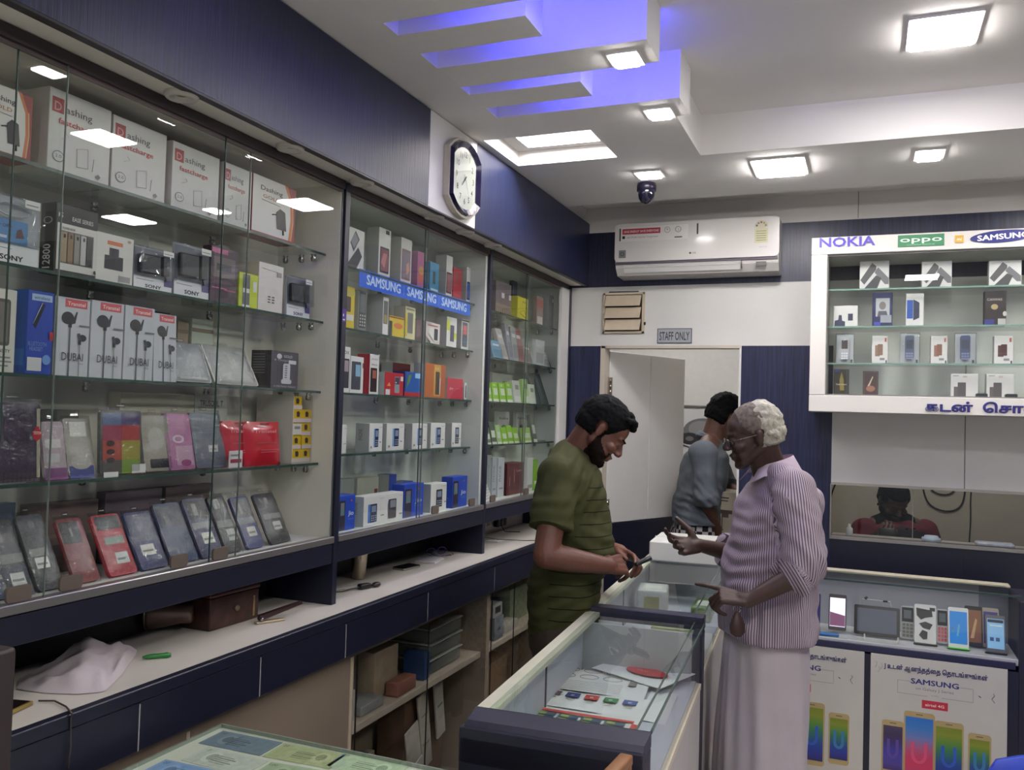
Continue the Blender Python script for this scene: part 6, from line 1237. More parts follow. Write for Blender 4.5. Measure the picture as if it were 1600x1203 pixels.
a, b = on_z(757, 826, 1.05), on_z(812, 849, ZL); m = MB(); m.tube([Vector((XW + .02, 3.40, 1.10)), Vector((-1.65, 3.52, 1.05)), Vector((-1.55, 3.66, 1.02)), Vector((-1.47, 3.80, 1.004)), Vector((XF + .004, 3.86, 1.003))], .0018, mat((40, 34, 34), .5), 6); tag(m.build('ledge_cable'), 'black cable crossing the far part of the ledge', 'cable')

# ------------------------------------------------------------------ contents of the low cabinets
def box_at(name, y0, y1, x0, x1, z0, z1, c, lab, cat, grp=None, prints=None, r=.003, rot=0, matl=None, roll=0):
    m = MB(); w = y1 - y0; d = x1 - x0; m.bbox((-w / 2, 0, 0), (w / 2, d, z1 - z0), matl or mat(c, .5, vary=.15, vscale=18), r, 2)
    if prints: draw(m, w, z1 - z0, prints, 0, -w / 2)
    o = m.build(name, None, (x1, (y0 + y1) / 2, z0 + .0006), (0, roll, LC + rot)); return tag(o, lab, cat, grp)
XL = XF - .085; G = 'things in the glass fronted low cabinet'
TRAY = glass_mat('tray_plastic', (206, 208, 206), 1.5, .15, .3, 20.0, .28, (190, 190, 184))
def tray(y0, y1, z0, h, lab, c=None):
    t = empty('plastic_tray', (XL - .118, (y0 + y1) / 2, z0 + .001), (0, 0, 0), lab, 'tray', 'clear plastic trays in the low cabinet'); w = (y1 - y0) / 2
    m = MB(); m.bbox((-.10, -w, 0), (.10, w, h - .006), TRAY, .01, 2); m.build('body', t); m = MB(); m.bbox((-.105, -w - .006, h - .006), (.105, w + .006, h), mat((170, 168, 158), .4), .003); m.build('lid', t)
for k in range(3): tray(2.93, 3.20, .602 + k * .058, .056, 'clear plastic tray in the stack behind the second glass door, ' + ('bottom', 'middle', 'top')[k])
box_at('packet', 2.87, 2.915, XL - .10, XL - .01, .602, .70, (50, 74, 120), 'blue packet beside the stack of plastic trays', 'packet', G)
box_at('carton', 2.60, 2.76, XL - .20, XL - .06, .602, .76, (178, 158, 134), 'beige carton standing on the low cabinet shelf', 'carton', G)
box_at('carton', 2.66, 2.79, XL - .05, XL - .0, .602, .65, (150, 100, 84), 'flat reddish packet in front of the beige carton', 'packet', G)
box_at('bag', 2.33, 2.50, XL - .20, XL - .05, .602, .74, (84, 80, 78), 'dark bag at the left of the low cabinet shelf', 'bag', G, r=.03)
box_at('envelope', 2.335, 2.41, XL - .02, XL - .008, .602, .70, (176, 176, 172), 'white envelope leaning in the left corner of the low cabinet', 'envelope', G, rot=.2)
box_at('tray', 2.44, 2.58, XL - .10, XL - .01, .602, .632, (150, 150, 150), 'shallow grey tray with cables on the low cabinet shelf', 'tray', G)
for k, (y, z, w, h, c, ro, lab) in enumerate(((2.52, .115, .09, .30, (60, 90, 150), .25, 'blue packet with a white grid, bottom of the low cabinet'), (2.60, .115, .10, .28, (176, 160, 140), -.2, 'cream packet leaning beside the blue one'), (2.68, .115, .07, .22, (150, 120, 60), .1, 'ochre packet in the bottom of the low cabinet'), (2.44, .115, .08, .25, (90, 70, 56), -.1, 'brown packet in the bottom of the low cabinet'), (2.36, .115, .07, .26, (74, 60, 50), .2, 'dark packet at the left of the cabinet bottom'))):
    box_at('packet', y, y + w, XL - .12 - .01 * k, XL - .09 - .01 * k, z, z + h, c, lab, 'packet', 'packets in the bottom of the low cabinet', [('r', .1, .6, .9, .63, (206, 204, 200)), ('r', .1, .3, .9, .33, (206, 204, 200)), ('r', .45, .1, .5, .9, (190, 190, 190))], roll=ro * .25)
box_at('paper_card', 2.86, 2.96, XL - .05, XL - .044, .20, .44, (186, 178, 166), 'white printed card leaning behind the second low glass door', 'card', 'cards in the low cabinet', [('r', .2, .1, .5, .3, (120, 116, 110)), ('t', '%2', .6, .3, .1, (80, 76, 74))], roll=-.25)
box_at('paper_card', 2.84, 2.95, XL - .02, XL - .014, .12, .32, (190, 184, 174), 'square white card lowest behind the second low glass door', 'card', 'cards in the low cabinet', [('t', '%2', .55, .3, .14, (110, 106, 104))], roll=-.3)
box_at('paper_card', 3.00, 3.08, XL - .08, XL - .07, .22, .52, (190, 182, 170), 'tall white card lettered in grey in the low cabinet', 'card', 'cards in the low cabinet', [('t', 'Power', .5, .3, .05, (90, 86, 84), .7), ('r', .2, .7, .8, .72, GRT)], roll=-.2)
box_at('paper_card', 3.12, 3.19, XL - .08, XL - .07, .30, .55, (196, 190, 180), 'small white card at the right of the low cabinet', 'card', 'cards in the low cabinet', [('r', .2, .5, .8, .54, GRT)], roll=-.2)
box_at('carton', 2.90, 3.22, XL - .22, XL - .10, .105, .52, (110, 84, 66), 'brown carton at the back of the low cabinet bottom', 'carton', G)
G = 'things in the far low cabinet'
box_at('jar', 3.50, 3.60, XL - .06, XL - .0, .602, .70, (130, 134, 140), 'grey printed tin in the far low cabinet', 'tin', G, [('p', [(.3, .4), (.5, .6), (.7, .4)], DKG)]); box_at('camera_box', 3.48, 3.58, XL - .06, XL - .0, .702, .76, (186, 186, 182), 'white packet on top of the grey printed tin', 'packet', G, [('r', .2, .3, .8, .8, (70, 66, 66))])
box_at('packet', 3.66, 3.78, XL - .16, XL - .08, .602, .73, (48, 52, 84), 'dark blue packet in the far low cabinet', 'packet', G); box_at('packet', 3.50, 3.66, XL - .22, XL - .12, .602, .80, (50, 66, 60), 'dark green packet behind the grey tin', 'packet', G)
box_at('packet', 3.82, 4.05, XL - .14, XL - .06, .602, .76, (150, 160, 130), 'pale green packet beside the man in green', 'packet', G); box_at('packet', 3.64, 3.80, XL - .07, XL - .01, .602, .64, (180, 176, 166), 'flat white packet in the far low cabinet', 'packet', G)
box_at('carton', 3.42, 3.9, XL - .22, XL - .10, .105, .44, (150, 124, 96), 'brown carton at the bottom of the far low cabinet', 'carton', G)

# ------------------------------------------------------------------ in front: wooden chair rail, blue plastic chair
t = empty('wooden_chair', (-.415, 1.46, 0), (0, 0, math.radians(-4)), 'orange brown wooden chair back just showing before the near counter', 'chair')
WD = mat((140, 96, 60), .4, vary=.2, vscale=14, stretch=(1, 1, 6), name='orange_wood')
m = MB(); m.bbox((-.012, .12, .0), (.012, .145, .955), WD, .004, 2); m.build('back_leg', t); m = MB(); m.bbox((.36, .12, .0), (.384, .145, .955), WD, .004, 2); m.build('back_leg', t)
m = MB(); m.bbox((-.014, -.02, .948), (.012, .15, .968), WD, .004, 2); m.build('arm_rest', t)
m = MB(); m.bbox((-.012, -.25, .0), (.012, -.225, .43), WD, .004, 2); m.build('front_leg', t); m = MB(); m.bbox((.36, -.25, .0), (.384, -.225, .43), WD, .004, 2); m.build('front_leg', t)
m = MB(); m.bbox((-.014, -.26, .43), (.386, .14, .455), WD, .006, 2); m.build('seat', t)
t = empty('plastic_chair', (.55, 3.02, 0), (0, 0, math.radians(8)), 'blue plastic chair back in the lower right corner', 'chair')
BL = mat((24, 62, 190), .35, vary=.06, name='blue_plastic')
pts = [(-.21, 0), (-.205, .10), (-.17, .155), (-.10, .172), (-.06, .180), (.0, .178), (.06, .180), (.10, .172), (.17, .155), (.205, .10), (.21, 0)]
m = MB(); n = len(pts); ZC0 = .44
vs = []
for k in range(4):
    yy = (-.012, .012)[k % 2] if 0 else 0
rows = [(x, .02 * (1 - (x / .21) ** 2), z) for x, z in pts]
v1 = [(x, y - .0, z + ZC0) for x, y, z in rows]; v2 = [(x * .97, y + .03, z * .985 + ZC0) for x, y, z in rows]
m.add(v1 + v2 + [(x, y, .40 if 0 else ZC0 - .04) for x, y, z in rows] , [tuple(range(n - 1, -1, -1)), tuple(range(n, 2 * n))] + [(i, i + 1, n + i + 1, n + i) for i in range(n - 1)] + [(i, 2 * n + i, 2 * n + i + 1, i + 1) for i in range(n - 1)], BL, True); m.build('backrest', t)
m = MB(); m.bbox((-.21, .0, .36), (.21, .40, .40), BL, .015, 2); m.build('seat', t)
for sx in (-1, 1):
    for yy in (.03, .37): m = MB(); m.tube([(sx * .19, yy, .37), (sx * .21, yy + (.02 if yy > .1 else -.02), 0)], [.022, .016], BL, 8); m.build('leg', t)
# ------------------------------------------------------------------ back room and cabin details
m = MB(); q = on_y(1066, 640, 6.49); q2 = on_y(1120, 760, 6.49); w = q2.x - q.x
m.box((0, -.004, q2.z - q.z - .1), (w + .3, 0, 0), mat((206, 206, 206), .5))
def E_(cx, cz, rx, rz, c, k): m.add([(cx + rx * math.cos(a * PI / 12), -.004 - .0005 * k, cz + rz * math.sin(a * PI / 12)) for a in range(24)], [tuple(range(24))], mat(c, .5))
E_(.16, -.16, .15, .10, (110, 112, 114), 1); E_(.14, -.14, .09, .06, (140, 140, 140), 2); E_(.06, -.215, .075, .045, (50, 48, 50), 3); E_(.06, -.215, .03, .018, (110, 108, 108), 4); m.tube([(.0, -.006, -.26), (.06, -.006, -.28), (.13, -.006, -.27)], .005, mat((60, 60, 60)), 6)
tag(m.build('poster', None, (q.x, 6.495, q.z)), 'white poster with a rounded grey machine on the back room wall', 'poster')
a, b = on_y(1060, 634, 6.49), on_y(1120, 636, 6.49); m = MB(); m.tube([a, b], .008, mat((120, 118, 116), .4, .4), 8); m.ell(tuple(a), (.03, .03, .035), BLACK, 12, 8); tag(m.build('curtain_rod'), 'thin grey rod with a black end on the back room wall', 'rod')
def cab_line(pts, label, r=.005, Y=6.045, c=(34, 26, 26)):
    m = MB(); P3 = [on_y(px, py, Y) for px, py in pts]
    # smooth the bends
    for _ in range(2):
        Q = [P3[0]]
        for i in range(len(P3) - 1): Q += [P3[i].lerp(P3[i + 1], .25), P3[i].lerp(P3[i + 1], .75)]
        P3 = Q + [P3[-1]]
    m.tube(P3, r, mat(c, .5), 6); tag(m.build('cable'), label, 'cable', 'cables on the cabin wall')
cab_line([(1441, 745), (1443, 770), (1452, 790), (1476, 800), (1498, 796), (1507, 780), (1509, 745)], 'large black cable loop on the cabin wall right of the seated man')
cab_line([(1448, 750), (1456, 768), (1474, 774), (1490, 770), (1500, 750)], 'small inner black cable loop on the cabin wall')
cab_line([(1520, 745), (1516, 780), (1517, 810), (1514, 850), (1514, 900)], 'thin black cable hanging straight on the cabin wall', .004)
cab_line([(1308, 750), (1299, 771), (1296, 790)], 'short dark strap at the left corner of the cabin window', .005)
def shelf_item(px, py, Y, build, name, lab, cat):
    q = on_y(px, py, Y); m = MB(); build(m); tag(m.build(name, None, (q.x, q.y, 1.0405)), lab, cat)
m = MB(); m.bbox((-.15, 4.56, 1.0), (1.3, 4.74, 1.04), mat((150, 144, 136), .5), .002); tag(m.build('cabin_desk'), 'narrow desk board inside the cabin behind the glass window', 'desk')
shelf_item(1327, 830, 4.60, lambda m: m.lathe([(0, 0), (.016, 0), (.016, .04), (.006, .05), (.006, .062), (0, .062)], (0, 0, 0), mat((206, 204, 202), .4), 16), 'bottle', 'small white bottle inside the cabin window at the left', 'bottle')
shelf_item(1455, 848, 4.60, lambda m: m.lathe([(0, 0), (.038, 0), (.042, .012), (.042, .024), (.032, .026), (.03, .034), (0, .034)], (0, 0, 0), mat((176, 190, 206), .35), 22), 'bowl', 'pale blue lidded bowl inside the cabin window', 'bowl')
shelf_item(1550, 850, 4.62, lambda m: m.bbox((-.07, -.04, 0), (.09, .04, .022), mat((170, 176, 190), .3, vary=.2, vscale=40), .008, 2), 'packet', 'crinkled clear packet inside the cabin window at the right', 'packet')
# ================================================================== people
class Flesh:
    """overlapping solids fused into one continuous skin by a voxel remesh"""
    def __init__(s): s.m = MB(); s.k = mat((128, 128, 128)); s.segs = []
    def ell(s, c, r, R=None, seg=20, rings=14): s.m.ell(tuple(c), r, s.k, seg, rings, R)
    def cone(s, a, b, ra, rb, seg=16, round_=True, sq=1.0):
        a, b = Vector(a), Vector(b); t = (b - a).normalized(); u = t.orthogonal().normalized(); w = t.cross(u)
        vs = [];
        for p, r in ((a, ra), (b, rb)):
            for k in range(seg):
                q = 2 * PI * k / seg; vs.append(tuple(p + (u * math.cos(q) + w * math.sin(q)) * r))
        fs = [(k, (k + 1) % seg, seg + (k + 1) % seg, seg + k) for k in range(seg)] + [tuple(range(seg - 1, -1, -1)), tuple(range(seg, 2 * seg))]
        s.m.add(vs, fs, s.k)
        if round_:
            s.ell(a, (ra,) * 3, None, 14, 10); s.ell(b, (rb,) * 3, None, 14, 10)
    def limb(s, pts, rs, round_=True):
        for i in range(len(pts) - 1): s.cone(pts[i], pts[i + 1], rs[i], rs[i + 1], round_=True)
    def loft(s, secs, X, Y, seg=28, n=4):
        """secs: (centre, half width along X, half depth along Y)"""
        out = []
        for i in range(len(secs) - 1):
            for q in range(n if i < len(secs) - 2 else n + 1):
                t = q / n; t2 = t * t * (3 - 2 * t); a, b = secs[i], secs[i + 1]
                out.append((Vector(a[0]).lerp(Vector(b[0]), t), a[1] + (b[1] - a[1]) * t2, a[2] + (b[2] - a[2]) * t2))
        vs = []
        for c, rx, ry in out:
            for k in range(seg):
                q = 2 * PI * k / seg; cx, sy = math.cos(q), math.sin(q)
                e = 2.4; den = (abs(cx) ** e + abs(sy) ** e) ** (1 / e)
                vs.append(tuple(c + X * (rx * cx / den) + Y * (ry * sy / den)))
        fs = [(i * seg + k, i * seg + (k + 1) % seg, (i + 1) * seg + (k + 1) % seg, (i + 1) * seg + k) for i in range(len(out) - 1) for k in range(seg)]
        fs += [tuple(range(seg - 1, -1, -1)), tuple(range((len(out) - 1) * seg, len(out) * seg))]
        s.m.add(vs, fs, s.k)
    def make(s, name, material, voxel, smooth=3, parent=None, disp=None, attr=None, fac=.5):
        me = bpy.data.meshes.new(name); me.from_pydata(s.m.v, [], s.m.f); me.update()
        o = bpy.data.objects.new(name, me); COL.objects.link(o)
        r = o.modifiers.new('r', 'REMESH'); r.mode = 'VOXEL'; r.voxel_size = voxel; r.adaptivity = 0
        sm = o.modifiers.new('s', 'SMOOTH'); sm.factor = fac; sm.iterations = smooth
        bpy.context.view_layer.update()
        dg = bpy.context.evaluated_depsgraph_get()
        ev = o.evaluated_get(dg); m2 = bpy.data.meshes.new_from_object(ev)
        o.modifiers.clear(); o.data = m2; bpy.data.meshes.remove(me); m2.name = name
        if disp:
            no = [v.normal.copy() for v in m2.vertices]
            for v, n in zip(m2.vertices, no): v.co += n * disp(v.co, n)
        if attr:
            at = m2.attributes.new('stripe', 'FLOAT', 'POINT'); at.data.foreach_set('value', [attr(v.co) for v in m2.vertices])
        m2.materials.clear(); m2.materials.append(material)
        m2.polygons.foreach_set('use_smooth', [True] * len(m2.polygons)); m2.update()
        if parent: o.parent = parent
        return o
def shell(src, name, material, H, weight, thick, rough=.0, parent=None, freq=90):
    """hair or beard grown from the skin it sits on"""
    me = src.data; Hi = H.inverted(); w = {}
    for v in me.vertices:
        p = Hi @ v.co
        if abs(p.x) < .12 and abs(p.y) < .16 and abs(p.z) < .16:
            k = weight(p)
            if k > 0: w[v.index] = min(1, k)
    idx = {}; vs = []; fs = []
    for f in me.polygons:
        if all(i in w for i in f.vertices):
            q = []
            for i in f.vertices:
                if i not in idx:
                    idx[i] = len(vs); v = me.vertices[i]; p = Hi @ v.co
                    n = noise.noise(p * freq) * rough + noise.noise(Vector((p.x * 60, p.y * 25, p.z * 60))) * rough
                    vs.append(tuple(v.co + v.normal * (w[i] * (thick + n) - .0006)))
                q.append(idx[i])
            fs.append(q)
    m2 = bpy.data.meshes.new(name); m2.from_pydata(vs, [], fs); m2.materials.append(material)
    m2.polygons.foreach_set('use_smooth', [True] * len(fs)); m2.update()
    o = bpy.data.objects.new(name, m2); COL.objects.link(o)
    if parent: o.parent = parent
    return o
def frame(o, fwd, up):
    f = Vector(fwd).normalized(); r = f.cross(Vector(up)).normalized(); u = r.cross(f)
    return Matrix(((r.x, f.x, u.x, o[0]), (r.y, f.y, u.y, o[1]), (r.z, f.z, u.z, o[2]), (0, 0, 0, 1)))
def head(F, H, full=1.0, thin=0.0, open_=0.):
    K = H.to_scale().x; Rm = H.to_3x3().normalized()
    def E(x, y, z, a, b, c, R=None): F.ell(H @ Vector((x, y, z)), (a * K, b * K, c * K), Rm if R is None else Rm @ R)
    def C(a, b, ra, rb): F.cone(H @ Vector(a), H @ Vector(b), ra * K, rb * K, 12)
    E(0, -.014, .036, .074 + .001 * full, .096, .084); E(0, -.04, .0, .066, .066, .07); E(0, .028, -.02, .060, .064, .080)
    E(0, .052, .035, .056, .038, .045)
    for s in (-1, 1):
        C((s * .054, -.004, -.05), (s * .026, .058, -.094), .021 * full, .019 * full)
        E(s * .040, .064, -.032, .024 - thin * .2, .024, .020); E(s * .036, .050, -.062, .020 * full - thin, .028, .026)
        E(s * .074, -.006, -.012, .008, .016, .028, Matrix.Rotation(.25 * s, 3, 'Z')); E(s * .077, -.010, .002, .007, .014, .015)
        E(s * .012, .102, -.036, .0085, .010, .0075)
        C((s * .012, .090, .014), (s * .044, .074, .015), .0095, .008)
        E(s * .030, .078, -.009, .0135, .0115, .0085); E(s * .030, .0805, -.0035, .0128, .0115, .0085)
    C((0, .088, .006), (0, .110, -.028), .0085, .0115); E(0, .108, -.034, .0105, .0115, .009)
    C((-.017, .090, -.062), (.017, .090, -.062), .0065, .0065); C((0, .088, -.062), (0, .096, -.061), .007, .007)
    C((-.014, .089, -.075), (.014, .089, -.075), .007, .007); E(0, .066, -.102, .024, .024, .018); E(0, .062, -.066, .034, .030, .034)
    C((0, .03, -.07), (0, .055, -.098), .03, .022)
def eyes(H, root, lid=0.0):
    for s in (-1, 1):
        m = MB(); c = H @ Vector((s * .030, .0805, -.011)); m.ell(tuple(c), (.0086, .0086, .0086), mat((120, 104, 96), .3), 14, 10)
        d = H.to_3x3() @ Vector((0, 1, -.45)).normalized(); m.ell(tuple(c + d * .0058), (.0048, .0048, .0048), mat((24, 16, 14), .15), 10, 8); m.build('eye', root)
def hand(F, wrist, d, n, side, curls, L=1.0, thumb=(0.6, 0.5, 0.4), spread=.10, idx=None):
    """d: towards the knuckles, n: out of the back of the hand, side=+1 when the thumb lies on d x n"""
    d = Vector(d).normalized(); n = Vector(n); n = (n - d * n.dot(d)).normalized(); t = d.cross(n) * side; w = Vector(wrist)
    F.cone(w, w + d * .02 * L, .024, .022, 12)
    ks = []
    for i in range(4):
        off = (1.5 - i) * .0195 * L; k = w + d * (.088 - abs(i - 1.2) * .004) * L + t * off
        ks.append(k); F.cone(w + d * .012 + t * off * .62, k, .0125 * L, .0102 * L, 10)
    F.ell(w + d * .05 * L - n * .004, (.03, .03, .012), Matrix((tuple(d), tuple(t), tuple(n))).transposed())
    lens = ((.042, .025, .020), (.046, .029, .022), (.043, .027, .021), (.034, .021, .018))
    for i in range(4):
        p = ks[i]; dirv = (d + t * (1.5 - i) * spread).normalized(); c = curls[i] if isinstance(curls[i], (tuple, list)) else (curls[i],) * 3
        a = 0; r = (.0092, .0086, .0078, .0066)
        for j in range(3):
            a += c[j]; dd = dirv * math.cos(a) - n * math.sin(a); q = p + dd * lens[i][j] * L
            F.cone(p, q, r[j] * L, r[j + 1] * L, 10); p = q
    a1, a2, a3 = thumb; b = w + d * .018 * L + t * .022 * L - n * .006
    d1 = (d * math.cos(a1) + t * math.sin(a1) - n * .35).normalized(); p1 = b + d1 * .040 * L
    d2 = (d * math.cos(a2) + t * math.sin(a2) - n * a3).normalized(); p2 = p1 + d2 * .032 * L; p3 = p2 + (d2 - n * a3 * .5).normalized() * .024 * L
    F.cone(b, p1, .015 * L, .0118 * L, 10); F.cone(p1, p2, .0112 * L, .0096 * L, 10); F.cone(p2, p3, .0096 * L, .0078 * L, 10)
def skin(c, name): return mat(c, .5, vary=.10, vscale=28, bump=.15, bscale=220, name=name)
def cloth_stripe(name, base, line, freq, width, vary=.06, rough=.8, lim=None):
    m = bpy.data.materials.new(name); m.use_nodes = True; nt = m.node_tree; b = nt.nodes['Principled BSDF']; b.inputs['Roughness'].default_value = rough; b.inputs['Specular IOR Level'].default_value = .2
    at = nt.nodes.new('ShaderNodeAttribute'); at.attribute_name = 'stripe'
    mu = nt.nodes.new('ShaderNodeMath'); mu.operation = 'MULTIPLY'; mu.inputs[1].default_value = freq
    fr = nt.nodes.new('ShaderNodeMath'); fr.operation = 'FRACT'; cp = nt.nodes.new('ShaderNodeMath'); cp.operation = 'LESS_THAN'; cp.inputs[1].default_value = width
    nt.links.new(at.outputs['Fac'], mu.inputs[0]); nt.links.new(mu.outputs[0], fr.inputs[0]); nt.links.new(fr.outputs[0], cp.inputs[0])
    mx = nt.nodes.new('ShaderNodeMix'); mx.data_type = 'RGBA'; mx.inputs['A'].default_value = (*lin(base), 1); mx.inputs['B'].default_value = (*lin(line), 1)
    nt.links.new(cp.outputs[0], mx.inputs['Factor'])
    tc = nt.nodes.new('ShaderNodeTexCoord'); n = nt.nodes.new('ShaderNodeTexNoise'); n.inputs['Scale'].default_value = 14; nt.links.new(tc.outputs['Object'], n.inputs['Vector'])
    m2 = nt.nodes.new('ShaderNodeMix'); m2.data_type = 'RGBA'; m2.blend_type = 'MULTIPLY'; m2.inputs['Factor'].default_value = vary * 3
    nt.links.new(mx.outputs['Result'], m2.inputs['A']); nt.links.new(n.outputs['Fac'], m2.inputs['B']); nt.links.new(m2.outputs['Result'], b.inputs['Base Color'])
    n3 = nt.nodes.new('ShaderNodeTexNoise'); n3.inputs['Scale'].default_value = 500; nt.links.new(tc.outputs['Object'], n3.inputs['Vector'])
    bp = nt.nodes.new('ShaderNodeBump'); bp.inputs['Strength'].default_value = .15; bp.inputs['Distance'].default_value = .001; nt.links.new(n3.outputs['Fac'], bp.inputs['Height']); nt.links.new(bp.outputs[0], b.inputs['Normal'])
    return m
def seg_dist(p, a, b):
    ab = b - a; t = max(0, min(1, (p - a).dot(ab) / ab.length_squared)); return (p - (a + ab * t)).length, t
def folds(amp, centers=(), base=.002, dirv=Vector((.3, .2, 1)), freq=26):
    """cloth creases: soft noise everywhere, tight ridges fanning out of given points"""
    def f(p, n):
        v = noise.noise(Vector((p.x * 9, p.y * 9, p.z * 13))) * base * 2.2
        for (c, r, d) in centers:
            q = p - c; k = max(0, 1 - q.length / r)
            if k > 0: v += amp * k * math.sin(q.dot(d) * freq * 6 + 2.5 * noise.noise(p * 11))
        return v
    return f
UP = Vector((0, 0, 1))
RH = Vector((CAM_R.x, CAM_R.y, 0)).normalized()    # across the shop
FH = Vector((CAM_F.x, CAM_F.y, 0)).normalized()    # away from the camera
P = at_depth
HAIR = mat((13, 12, 13), .8, spec=.12, bump=.35, bscale=300, name='black_hair', vary=.3, vscale=120)

# ---------------------------------------------------------------- young man in the olive T-shirt
def young_man():
    root = empty('person', (P(890, 900, 3.02).x, P(890, 900, 3.02).y, 0), (0, 0, 0), 'man in olive striped T-shirt behind the counter, looking down at a phone in his hands', 'person')
    root.location = (0, 0, 0)
    B = Flesh(); D = 3.0
    H = frame(P(941, 671, 2.97), RH * math.cos(.70) - UP * math.sin(.70) - FH * .06, RH * .7 + UP * .8)
    H = H @ Matrix.Scale(.91, 4)
    head(B, H, 1.12)
    nb = P(893, 716, 3.0)
    B.cone(H @ Vector((0, -.03, -.035)), nb - UP * .01, .052, .058); B.cone(H @ Vector((0, -.004, -.05)), P(903, 724, 3.0), .042, .048)
    ls, rs = P(884, 742, 3.18), P(874, 748, 2.84)
    B.cone(ls, rs, .055, .055); B.cone(nb, ls, .06, .05); B.cone(nb, rs, .06, .05)
    B.loft([(P(892, 740, 3.0), .15, .085), (P(890, 790, 3.0), .165, .105), (P(899, 860, 3.0), .15, .105), (P(880, 930, 3.0), .15, .095), (P(877, 985, 3.0), .16, .100)], FH, RH)
    re, rw = P(853, 868, 2.74), P(950, 884, 2.80)
    le, lw = P(905, 850, 3.28), P(968, 862, 3.10)
    for a, e, w in ((rs, re, rw), (ls, le, lw)):
        B.cone(a, e, .050, .042); B.cone(e, e.lerp(w, .3), .042, .041); B.cone(e.lerp(w, .3), w, .041, .027)
    # right hand (near) closes round the phone, left hand supports and taps
    ph = P(1000, 880, 2.93)
    hand(B, rw, (ph - rw) + FH * .01, -FH * .9 + UP * .5, -1, [(.35, .75, .6), (.45, .8, .6), (.5, .85, .6), (.55, .85, .6)], 1.0, (.5, .25, .2))
    hand(B, lw, (P(1006, 876, 2.98) - lw), FH * .8 + UP * .6, 1, [(.15, .35, .3), (.45, .8, .5), (.55, .9, .5), (.6, .9, .5)], .98, (.4, .1, .15))
    hip = P(877, 985, 3.0)
    feet = []
    for s, sh in ((-1, -.02), (1, .03)):
        h = hip + FH * .085 * s; k = Vector((h.x + .02 + sh, h.y, .48)); a = Vector((h.x - .01 + sh, h.y, .09))
        B.cone(h, k, .088, .058); B.cone(k, a, .056, .036); B.cone(a + Vector((-.03, 0, -.055)), a + RH * .16 - UP * .062, .034, .026); B.cone(a, a - UP * .05, .036, .034)
    body = B.make('body', skin((104, 65, 51), 'brown_skin'), .0038, 4, root)
    eyes(H, root)
    def hw(p):
        t = (.066 if p.y > .075 else .066 - (.075 - p.y) * 1.5 if p.y > .03 else -.002 - (.03 - p.y) * 1.0 if p.y > -.02 else -.05)
        if abs(p.x) > .073 and p.z < .022 and p.y > -.026: return 0
        return (p.z - max(t, -.062)) / .014
    shell(body, 'hair', HAIR, H, hw, .009, .0025, root)
    m = MB(); 
    q = Flesh()
    for (x, y, z, r) in ((0, .074, .094, .021), (.03, .070, .092, .019), (-.03, .070, .092, .019), (.0, .086, .078, .015), (.026, .082, .076, .014), (-.026, .082, .076, .014), (.048, .048, .084, .018), (-.048, .048, .084, .018), (0, .045, .104, .024)): q.ell(H @ Vector((x, y, z)), (r, r, r * .8), H.to_3x3())
    q.make('hair_tuft', HAIR, .004, 2, root, disp=lambda p, n: noise.noise(p * 120) * .0025)
    def bw(p):
        if p.y < -.004 or abs(p.x) > .078: return 0
        top = -.028 - max(0, p.y - .01) * .60
        if p.y > .070 and abs(p.x) < .026 and -.084 < p.z < -.056: return 0
        if p.y > .072: top = -.049
        if p.y < .020: top = .004
        if p.z < -.125: return 0
        return min((top - p.z) / .012, (p.y + .004) / .006)
    shell(body, 'beard', mat((28, 20, 18), .85, spec=.1, vary=.4, vscale=150, name='beard_hair'), H, bw, .005, .002, root)
    b2 = Flesh()
    for s in (-1, 1): b2.cone(H @ Vector((s * .014, .0985, .017)), H @ Vector((s * .044, .083, .02)), .0032, .0026, 8)
    b2.make('eyebrow', HAIR, .0016, 1, root)
    # T-shirt
    S = Flesh()
    S.loft([(P(888, 702, 3.0), .066, .064), (P(890, 716, 3.0), .095, .080), (P(892, 727, 3.0), .145, .098), (P(890, 744, 3.0), .185, .112), (P(889, 775, 3.0), .195, .126), (P(893, 810, 3.0), .185, .130), (P(900, 860, 3.0), .178, .134), (P(881, 910, 3.0), .175, .122), (P(877, 985, 3.0), .185, .122)], FH, RH)
    for a, e, q_ in ((rs, re, .66), (ls, le, .66)):
        S.cone(a + UP * .008, a.lerp(e, q_), .068, .072, 20, False); S.ell(a + UP * .0, (.074, .074, .070))
    for q_ in (rs, ls): S.cone(nb - UP * .004, q_ + UP * .012, .072, .070, 20)
    def at(p):
        d, t = seg_dist(p, rs, rs.lerp(re, .66)); d2, t2 = seg_dist(p, ls, ls.lerp(le, .66))
        if min(d, d2) < .098 and (p - P(890, 780, 3.0)).dot(RH) < .07: return .5
        if p.z > 1.372: return .5
        if (p - P(870, 800, 3.0)).dot(RH) < -.03: return .5
        return p.z * 1 + 10
    S.make('t_shirt', cloth_stripe('olive_cotton', (70, 72, 43), (24, 25, 16), 25.0, .085), .0055, 4, root,
           disp=folds(.005, ((P(905, 760, 2.85), .22, (RH * .8 - UP * .5).normalized()), (P(930, 880, 2.9), .2, (UP * .9 + RH * .3).normalized()), (rs.lerp(re, .5), .12, UP), (P(860, 930, 2.9), .2, (UP * .8 - RH * .4).normalized())), .0060), attr=at)
    T_ = Flesh()
    T_.loft([(P(878, 965, 3.0), .175, .112), (P(876, 1010, 3.0), .175, .112)], FH, RH)
    for s in (-1, 1):
        h = hip + FH * .088 * s; T_.cone(h, Vector((h.x + .02, h.y, .5)), .108, .08); T_.cone(Vector((h.x + .02, h.y, .5)), Vector((h.x - .005, h.y, .07)), .078, .062, 16, False)
    T_.make('trousers', mat((62, 52, 42), .85, vary=.1, vscale=20, name='brown_trouser_cloth'), .007, 3, root, disp=folds(.0, (), .004))
